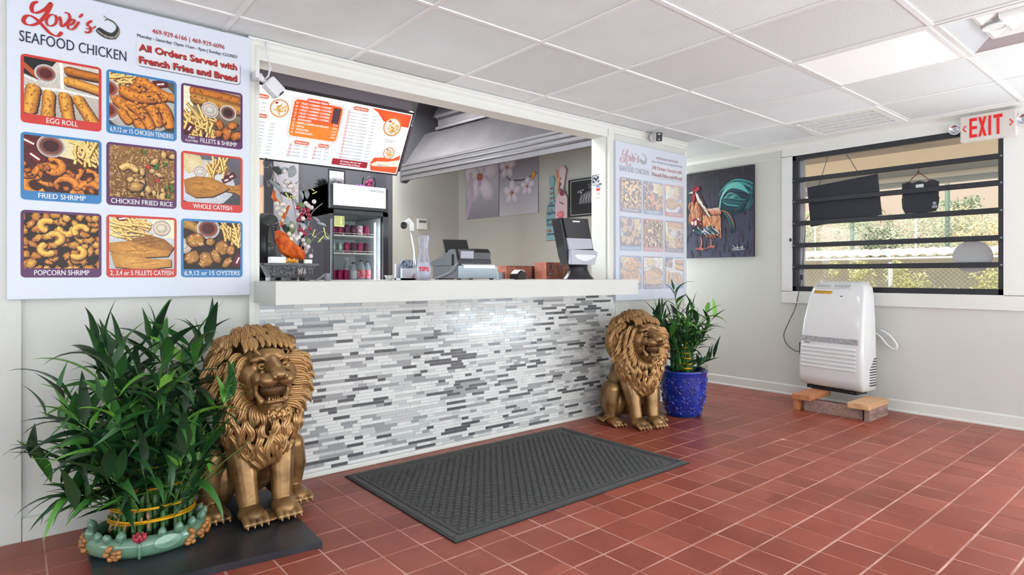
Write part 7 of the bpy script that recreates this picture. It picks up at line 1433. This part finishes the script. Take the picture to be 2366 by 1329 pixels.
FN = lambda z0_, z1_: Print(acp(0, sec_at(z0_)[3] - .0022, z0_), ad, (acp(0, sec_at(z1_)[3] - .0022, z1_) - acp(0, sec_at(z0_)[3] - .0022, z0_)).normalized())
p = FN(.538, .57); p.text('VINCF', .065, .004, .011, rgb(30, 30, 34), .05, 'l', .03); p.build('brand_lettering', MATS['plain_ink'], t)
p = FN(.975, 1.02); p.poly([(.10, .006), (.265, .0), (.275, .028), (.11, .034)], rgb(216, 158, 48)); p.text("DON'T OPERATE THE AIR OUTLET IN", .112, .020, .006, rgb(60, 44, 16), .15, 'l', .02); p.text('ORDER TO AVOID DANGER', .112, .008, .006, rgb(60, 44, 16), .09, 'l', .02); p.build('warning_sticker', MATS['plain_ink'], t)
p = FN(.955, .99); p.blob(.36, .004, .012, .0045, 0, rgb(20, 20, 22)); p.build('sensor_eye', MATS['plain_ink'], t)
for ua, ub in ((.105, .25), (.275, .42)):
    b = MB(); z0_, z1_ = 1.032, 1.078; s0, s1 = sec_at(z0_), sec_at(z1_); b.face([acp(ua, s0[3] - .003, z0_), acp(ub, s0[3] - .003, z0_), acp(ub, s1[3] - .003, z1_), acp(ua, s1[3] - .003, z1_)]); vo = obj('outlet_vent', b, m_slot, t)
    b = MB(); n = 15
    for k in range(n + 1): u = ua + (ub - ua) * k / n; b.prism([acp(u, s0[3] - .002, z0_), acp(u, s0[3] - .008, z0_), acp(u, s1[3] - .008, z1_), acp(u, s1[3] - .002, z1_)], ad * ((ub - ua) / n * .45))
    b.prism([acp(ua - .004, s0[3] - .002, z0_ - .005), acp(ua - .004, s0[3] - .011, z0_ - .005), acp(ua - .004, s0[3] - .011, z0_ + .002), acp(ua - .004, s0[3] - .002, z0_ + .002)], ad * (ub - ua + .008)); obj('vent_fins', b, m_ac, vo)
b = MB()
for j in range(11):
    for i in range(6):
        if i < 5 - j * .45 - .5 and False: continue
        if (5 - i) * 1.0 > 11 - j: continue
        q = acp(.5785, .115 + i * .017, .22 + j * .022); b.box((q.x - .0055, q.y - .0012, q.z), (q.x + .0055, q.y + .0012, q.z + .009))
o = obj('side_slots', b, m_slot, t); o['kind'] = 'stuff'
obj('base_plate', MB().prism([acp(.06, .05, .14), acp(.50, .05, .14), acp(.50, .21, .14), acp(.06, .21, .14)], (0, 0, .027)), m_bp, t)
b = MB()
for u in (.10, .46):
    for d in (.06, .19): b.lathe([(.02, .0), (.02, .022)], acp(u, d, .143), 12)
obj('castor', b, m_bp, t)
obj('hose_loop', MB().tube([on_x(x, y, X2 - .05) for x, y in smooth([(2034, 763), (2046, 768), (2062, 782), (2073, 800), (2066, 807), (2050, 797), (2034, 778), (2020, 768)], 4)], .008, 8), m_wm, t)
PLG = on_x(1851, 805, X2 - .04)
t2 = thing('power_cord', 'thin black cord hanging from the window latch to a plug beside the air conditioner', 'cord', (X2 - .02, PLG.y, PLG.z)); CP = [(1868, 500), (1861, 512), (1860, 540), (1854, 620), (1848, 660), (1838, 710), (1822, 745), (1811, 775), (1820, 798), (1838, 811), (1850, 812)]
obj('cable', MB().tube([on_x(x, y, X2 - (.036 if y < 690 else .015 if y < 800 else .04)) for x, y in smooth(CP, 4)], .0032, 6), m_bp, t2); a = on_x(1852, 642, X2 - .036); obj('inline_adapter', MB().box((a.x - .012, a.y - .012, a.z - .02), (a.x + .012, a.y + .012, a.z + .028), bev=.003), m_bp, t2); obj('plug', MB().box((PLG.x - .012, PLG.y - .012, PLG.z - .055), (PLG.x + .012, PLG.y + .012, PLG.z + .055), bev=.003), m_bp, t2)
# wood blocks
m_pine = mat('pine_end', rgb(206, 138, 92), .7, wood=((1, 1, 6), 30, rgb(178, 108, 70))); m_grw = mat('weathered_pine', rgb(176, 146, 134), .75, wood=((1, 10, 10), 12, rgb(128, 100, 92))); m_ptop = mat('pine_top', rgb(224, 180, 138), .65, wood=((8, 1, 1), 14, rgb(196, 146, 106)))
BT = .095
t = thing('wooden_block', 'stack of pine offcuts under the right end of the air conditioner', 'wood block', (5.28, 1.86, 0), 0, 'wood blocks'); obj('side_plank', MB().box((5.10, 1.806, 0), (5.48, 1.845, BT), bev=.002), m_grw, t); obj('top_plank', MB().box((5.065, 1.800, BT), (5.485, 1.955, BT + .043), bev=.003), m_ptop, t)
t = thing('wooden_block', 'stack of pine offcuts under the left end of the air conditioner', 'wood block', (5.28, 2.36, 0), 0, 'wood blocks'); obj('side_plank', MB().box((5.095, 2.355, 0), (5.47, 2.395, BT), bev=.002), m_pine, t); obj('top_plank', MB().box((5.075, 2.25, BT), (5.48, 2.40, BT + .043), bev=.003), m_pine, t)
t = obj('wooden_plank', MB().box((5.135, 1.870, 0), (5.172, 2.325, BT - .002), bev=.002), m_grw); tag(t, 'weathered grey front plank on edge between the two pine stacks', 'plank')
# ================================================================= SIGNS IN THE WINDOW
WX = X2 + .038
def wsign(name, pts, label, m, th=.012):
    P_ = [on_x(x, y, WX) for x, y in pts]; q = P_[0]; t = thing(name, label, 'sign', (WX, sum(v.y for v in P_) / len(P_), min(v.z for v in P_))); obj('board', MB().prism(P_, (th, 0, 0)), m, t); return t
m_bd = mat('dark_board', rgb(40, 43, 52), .55)
t = wsign('window_sign', [(1865, 433.5), (2027, 402), (2037, 496.5), (1873, 524)], 'large tilted black board hanging in the left of the window on a string', m_bd)
obj('hanging_string', MB().tube([on_x(x, y, X2 - .004) for x, y in ((1892, 428), (1898, 410), (1910, 370), (1918, 338), (1926, 334), (1933, 336), (1940, 334), (1947, 346), (1965, 370), (1981, 396))], .003, 5), mat('steel_string', rgb(90, 84, 80), .5, .4), t)
oc = [(2084, 424), (2092, 423), (2096, 420), (2108, 423), (2124, 418), (2140, 421), (2150, 415), (2160, 416), (2169, 419), (2168, 452), (2170, 456), (2167, 478), (2161, 488), (2130, 492), (2100, 493), (2091, 494), (2085, 482), (2083, 462), (2085, 455), (2084, 445)]
t = wsign('window_sign', oc, 'small black scalloped board hanging from a knotted string in the middle of the window', m_bd)
obj('hanging_string', MB().tube([on_x(x, y, X2 + .03) for x, y in ((2092, 430), (2108, 412), (2122, 399))], .0035, 5).tube([on_x(x, y, X2 + .03) for x, y in ((2122, 399), (2140, 410), (2156, 423))], .0035, 5).tube([on_x(x, y, X2 + .02) for x, y in ((2124, 376), (2122, 399))], .003, 5).ball(on_x(2122, 398, X2 + .028), .009), mat('red_cord', rgb(110, 60, 56), .7), t)
b = MB(); P_ = [on_x(x, y, WX - .001) for x, y in ((2116, 427), (2134, 425), (2134, 434), (2116, 436))]; b.prism(P_, (-.001, 0, 0)); obj('price_label', b, m_wp, t); b = MB(); b.prism([on_x(x, y, WX - .001) for x, y in ((2154, 475), (2166, 474), (2166, 480), (2153, 481))], (-.001, 0, 0)); b.ball(on_x(2159, 469.5, WX - .002), (.001, .014, .014)); obj('round_sticker', b, m_gp, t)
P_ = []; cc = (2247.5, 593)
a_, b_2, c_2, d_2 = on_x(2200.5, 593, WX), on_x(2294.5, 593, WX), on_x(2247, 556, WX), on_x(2247, 630, WX); cyy, czz = (a_.y + b_2.y) / 2, (c_2.z + d_2.z) / 2; ry_, rz_ = abs(a_.y - b_2.y) / 2, abs(c_2.z - d_2.z) / 2
t = thing('window_sign', 'oval pale grey sign seen from behind in the lower right of the window', 'sign', (WX, cyy, czz - rz_)); obj('board', MB().prism([(WX, cyy + ry_ * math.cos(2*PI*k/40), czz + rz_ * math.sin(2*PI*k/40)) for k in range(40)], (.008, 0, 0)), mat('oval_sign_grey', rgb(172, 172, 172), .5), t); obj('hanger', MB().tube([(WX, cyy, czz + rz_), (WX, cyy, czz + rz_ + .05)], .002, 5), m_gp, t)
# ================================================================= OUTSIDE
rnd = random.Random(99)
struct(obj('yard_ground', MB().box((X2 + .14, -12, -.35), (60, 40, -.15)), mat('pale_gravel', rgb(234, 228, 216), .95, var=(2, .5, rgb(214, 206, 190)))))
SZ = 2.50
struct(obj('eaves_inner', MB().box((X2 + .14, -4, SZ), (7.55, 9, SZ + .08)), mat('eaves_brown', rgb(190, 178, 174), .8, var=(3, .5, rgb(160, 150, 148)))))
struct(obj('eaves_outer', MB().box((7.55, -4, SZ + .01), (9.0, 9, SZ + .09)), mat('eaves_beige', rgb(250, 236, 222), .8)))
struct(obj('eaves_fascia', MB().box((9.0, -4, 2.30), (9.08, 9, SZ + .12)), mat('fascia_blue_grey', rgb(190, 204, 220), .5)))
struct(obj('gutter', MB().tube([(8.97, -4, 2.40), (8.97, 9, 2.40)], .035, 10), mat('gutter_white', rgb(226, 232, 236), .4)))
m_gal = mat('galvanised', rgb(206, 212, 212), .4, .3)
def chain_fence(X, y0, y1, z0, z1, posts, pitch, wr, label, pm, nm='chain_link_fence'):
    t = thing(nm, label, 'fence', (X, (y0 + y1) / 2, -.15)); b = MB(); hgt = z1 - z0; n = int((y1 - y0 + hgt) / pitch)
    for k in range(n):
        for s_ in (1, -1):
            ys = y0 - hgt + k * pitch if s_ == 1 else y0 + k * pitch; A = [ys, z0]; B = [ys + s_ * hgt, z1]
            if s_ == 1:
                if A[0] < y0: A = [y0, z0 + (y0 - ys)]
                if B[0] > y1: B = [y1, z0 + (y1 - ys)]
            else:
                if A[0] > y1: A = [y1, z0 + (ys - y1)]
                if B[0] < y0: B = [y0, z0 + (ys - y0)]
            if A[1] >= z1 or B[1] <= z0 or B[1] <= A[1]: continue
            b.tube([(X + .003 * s_, A[0], A[1]), (X + .003 * s_, B[0], B[1])], wr, 3, cap=False)
    o = obj('wire_mesh', b, m_gal, t); o['kind'] = 'stuff'
    for y in posts: obj('fence_post', MB().tube([(X + .03, y, -.15), (X + .03, y, z1 + .03)], .03, 8), pm, t)
    obj('top_rail', MB().tube([(X, y0, z1), (X, y1, z1)], .022, 8), pm, t); return t
m_gpost = mat('fence_paint_white', rgb(228, 230, 228), .5); m_grn = mat('fence_paint_green', rgb(96, 122, 108), .6)
chain_fence(10.0, .8, 6.5, -.15, 1.385, (1.0, 3.27, 5.6), .062, .0022, 'low chain link fence with a white top rail nearest outside the window', m_gpost)
chain_fence(17.0, 1.0, 11.0, .4, 2.62, (2.6, 5.0, 7.4, 9.5), .11, .0035, 'tall chain link fence with green posts behind the tin roof', m_gal)
for y, zt_ in ((on_x(1969, 500, 17.05).y, 2.75), (on_x(2189, 500, 17.05).y, 3.7)): o = obj('green_pole', MB().tube([(17.05, y, -.15), (17.05, y, zt_)], .05, 10), m_grn); tag(o, 'slim green pole right of the big board, behind the tall fence' if y < 5 else 'slim green pole left of the big tree, behind the tall fence', 'pole', 'green fence poles')
t = thing('shed_roof', 'pinkish corrugated tin roof of a low shed between the two fences', 'shed', (14, 5, -.15)); b = MB(); N_ = 150
b.grid(lambda u, v: Vector((12.2 + 2.2 * v, .5 + 10.5 * u, 1.50 + .20 * v + .018 * math.sin(u * N_ * 2.1))), 600, 1); obj('corrugated_sheet', b, mat('tin_pink', rgb(240, 214, 204), .5), t); obj('shed_wall', MB().box((12.9, .8, -.15), (13.0, 10.5, 1.50)), mat('shed_wall', rgb(196, 198, 190), .8, var=(4, .5, rgb(168, 172, 160))), t)
lcols = [mat('leaf_dark_green', rgb(124, 140, 114), .7, rand=.1), mat('leaf_mid_green', rgb(176, 184, 158), .7), mat('leaf_yellow_green', rgb(204, 206, 140), .7), mat('leaf_brownish', rgb(212, 192, 148), .7)]
m_bark = mat('bark', rgb(110, 98, 88), .9)
def crown(name, c, rad, n, m, leafs, label, cat='tree', grp=None, trunk=None):
    t = thing(name, label, cat, (c[0], c[1], -.15), 0, grp); b = MB(); leafs *= .55; n = int(n * 1.9); blobs = [(Vector(c) + Vector((rnd.gauss(0, .35) * rad[0], rnd.gauss(0, .42) * rad[1], max(-.9, min(.5, rnd.gauss(-.2, .4))) * rad[2])), rnd.uniform(.25, .45)) for _ in range(18)]
    for _ in range(n):
        bc, br = rnd.choice(blobs); d = Vector([rnd.gauss(0, 1) for _ in range(3)]).normalized() * rnd.uniform(.6, 1.05); P = bc + Vector((d.x * rad[0], d.y * rad[1], d.z * rad[2])) * br
        if P.z < -.1: P.z = -.1
        a = Vector([rnd.gauss(0, 1) for _ in range(3)]).normalized(); q = a.orthogonal().normalized(); w = leafs * rnd.uniform(.6, 1.4); b.face([P - a*w, P + q*w*.5, P + a*w, P - q*w*.5])
    o = obj('foliage', b, m, t, recalc=False); o['kind'] = 'stuff'
    if trunk: obj('trunk', MB().tube([(c[0], c[1], -.15), (c[0], c[1] + .1, c[2] * .5), (c[0], c[1], c[2])], [trunk, trunk * .7, trunk * .3], 7), m_bark, t)
    return t
def tc(px, py, X): q = on_x(px, py, X); return (X, q.y, q.z)
crown('tree', tc(1885, 560, 23), (2.0, 1.9, 1.5), 2600, lcols[1], .10, 'rounded mid-green tree at the far left of the window view', 'tree', 'trees beyond the fences', .18)
crown('tree', tc(2005, 562, 25), (1.6, 1.3, 1.5), 2200, lcols[0], .10, 'darkest green tree just right of the first green pole', 'tree', 'trees beyond the fences', .18)
crown('tree', tc(2045, 575, 26), (1.4, 1.1, 1.2), 1400, lcols[0], .10, 'small dark tree between the darkest tree and the big one', 'tree', 'trees beyond the fences', .15)
crown('tree', tc(2120, 548, 24), (2.2, 2.1, 1.9), 3200, lcols[1], .10, 'biggest broad tree in the middle of the window view', 'tree', 'trees beyond the fences', .25)
crown('tree', tc(2195, 535, 27), (2.2, 1.6, 2.2), 2600, lcols[1], .10, 'tall mid-green tree behind the right pole', 'tree', 'trees beyond the fences', .2)
crown('tree', tc(2262, 548, 25), (2.2, 1.7, 1.5), 2600, lcols[3], .10, 'brownish autumn tree at the right of the window view', 'tree', 'trees beyond the fences', .2)
crown('tree', tc(2224, 470, 28), (.8, .8, .28), 300, lcols[0], .12, 'thin lone flat-topped tree rising above the brownish tree', 'tree', 'trees beyond the fences', .09)
for px, py, w_, lb in ((1980, 650, .30, 'narrow ivy clump on the near fence behind the air conditioner'), (2105, 640, .38, 'pointed ivy clump on the near fence right of the white post'), (2275, 650, .42, 'wide ivy clump on the near fence below the oval sign')):
    c = tc(px, py, 10.25); crown('ivy_clump', (c[0], c[1], .95), (.3, w_, .62), 1500, lcols[2], .035, lb, 'shrub', 'ivy clumps on the near fence')
crown('hedge', (11.6, 4.2, .35), (.5, 4.2, .8), 5000, lcols[1], .05, 'long low greyish hedge between the near fence and the tin roof', 'hedge')
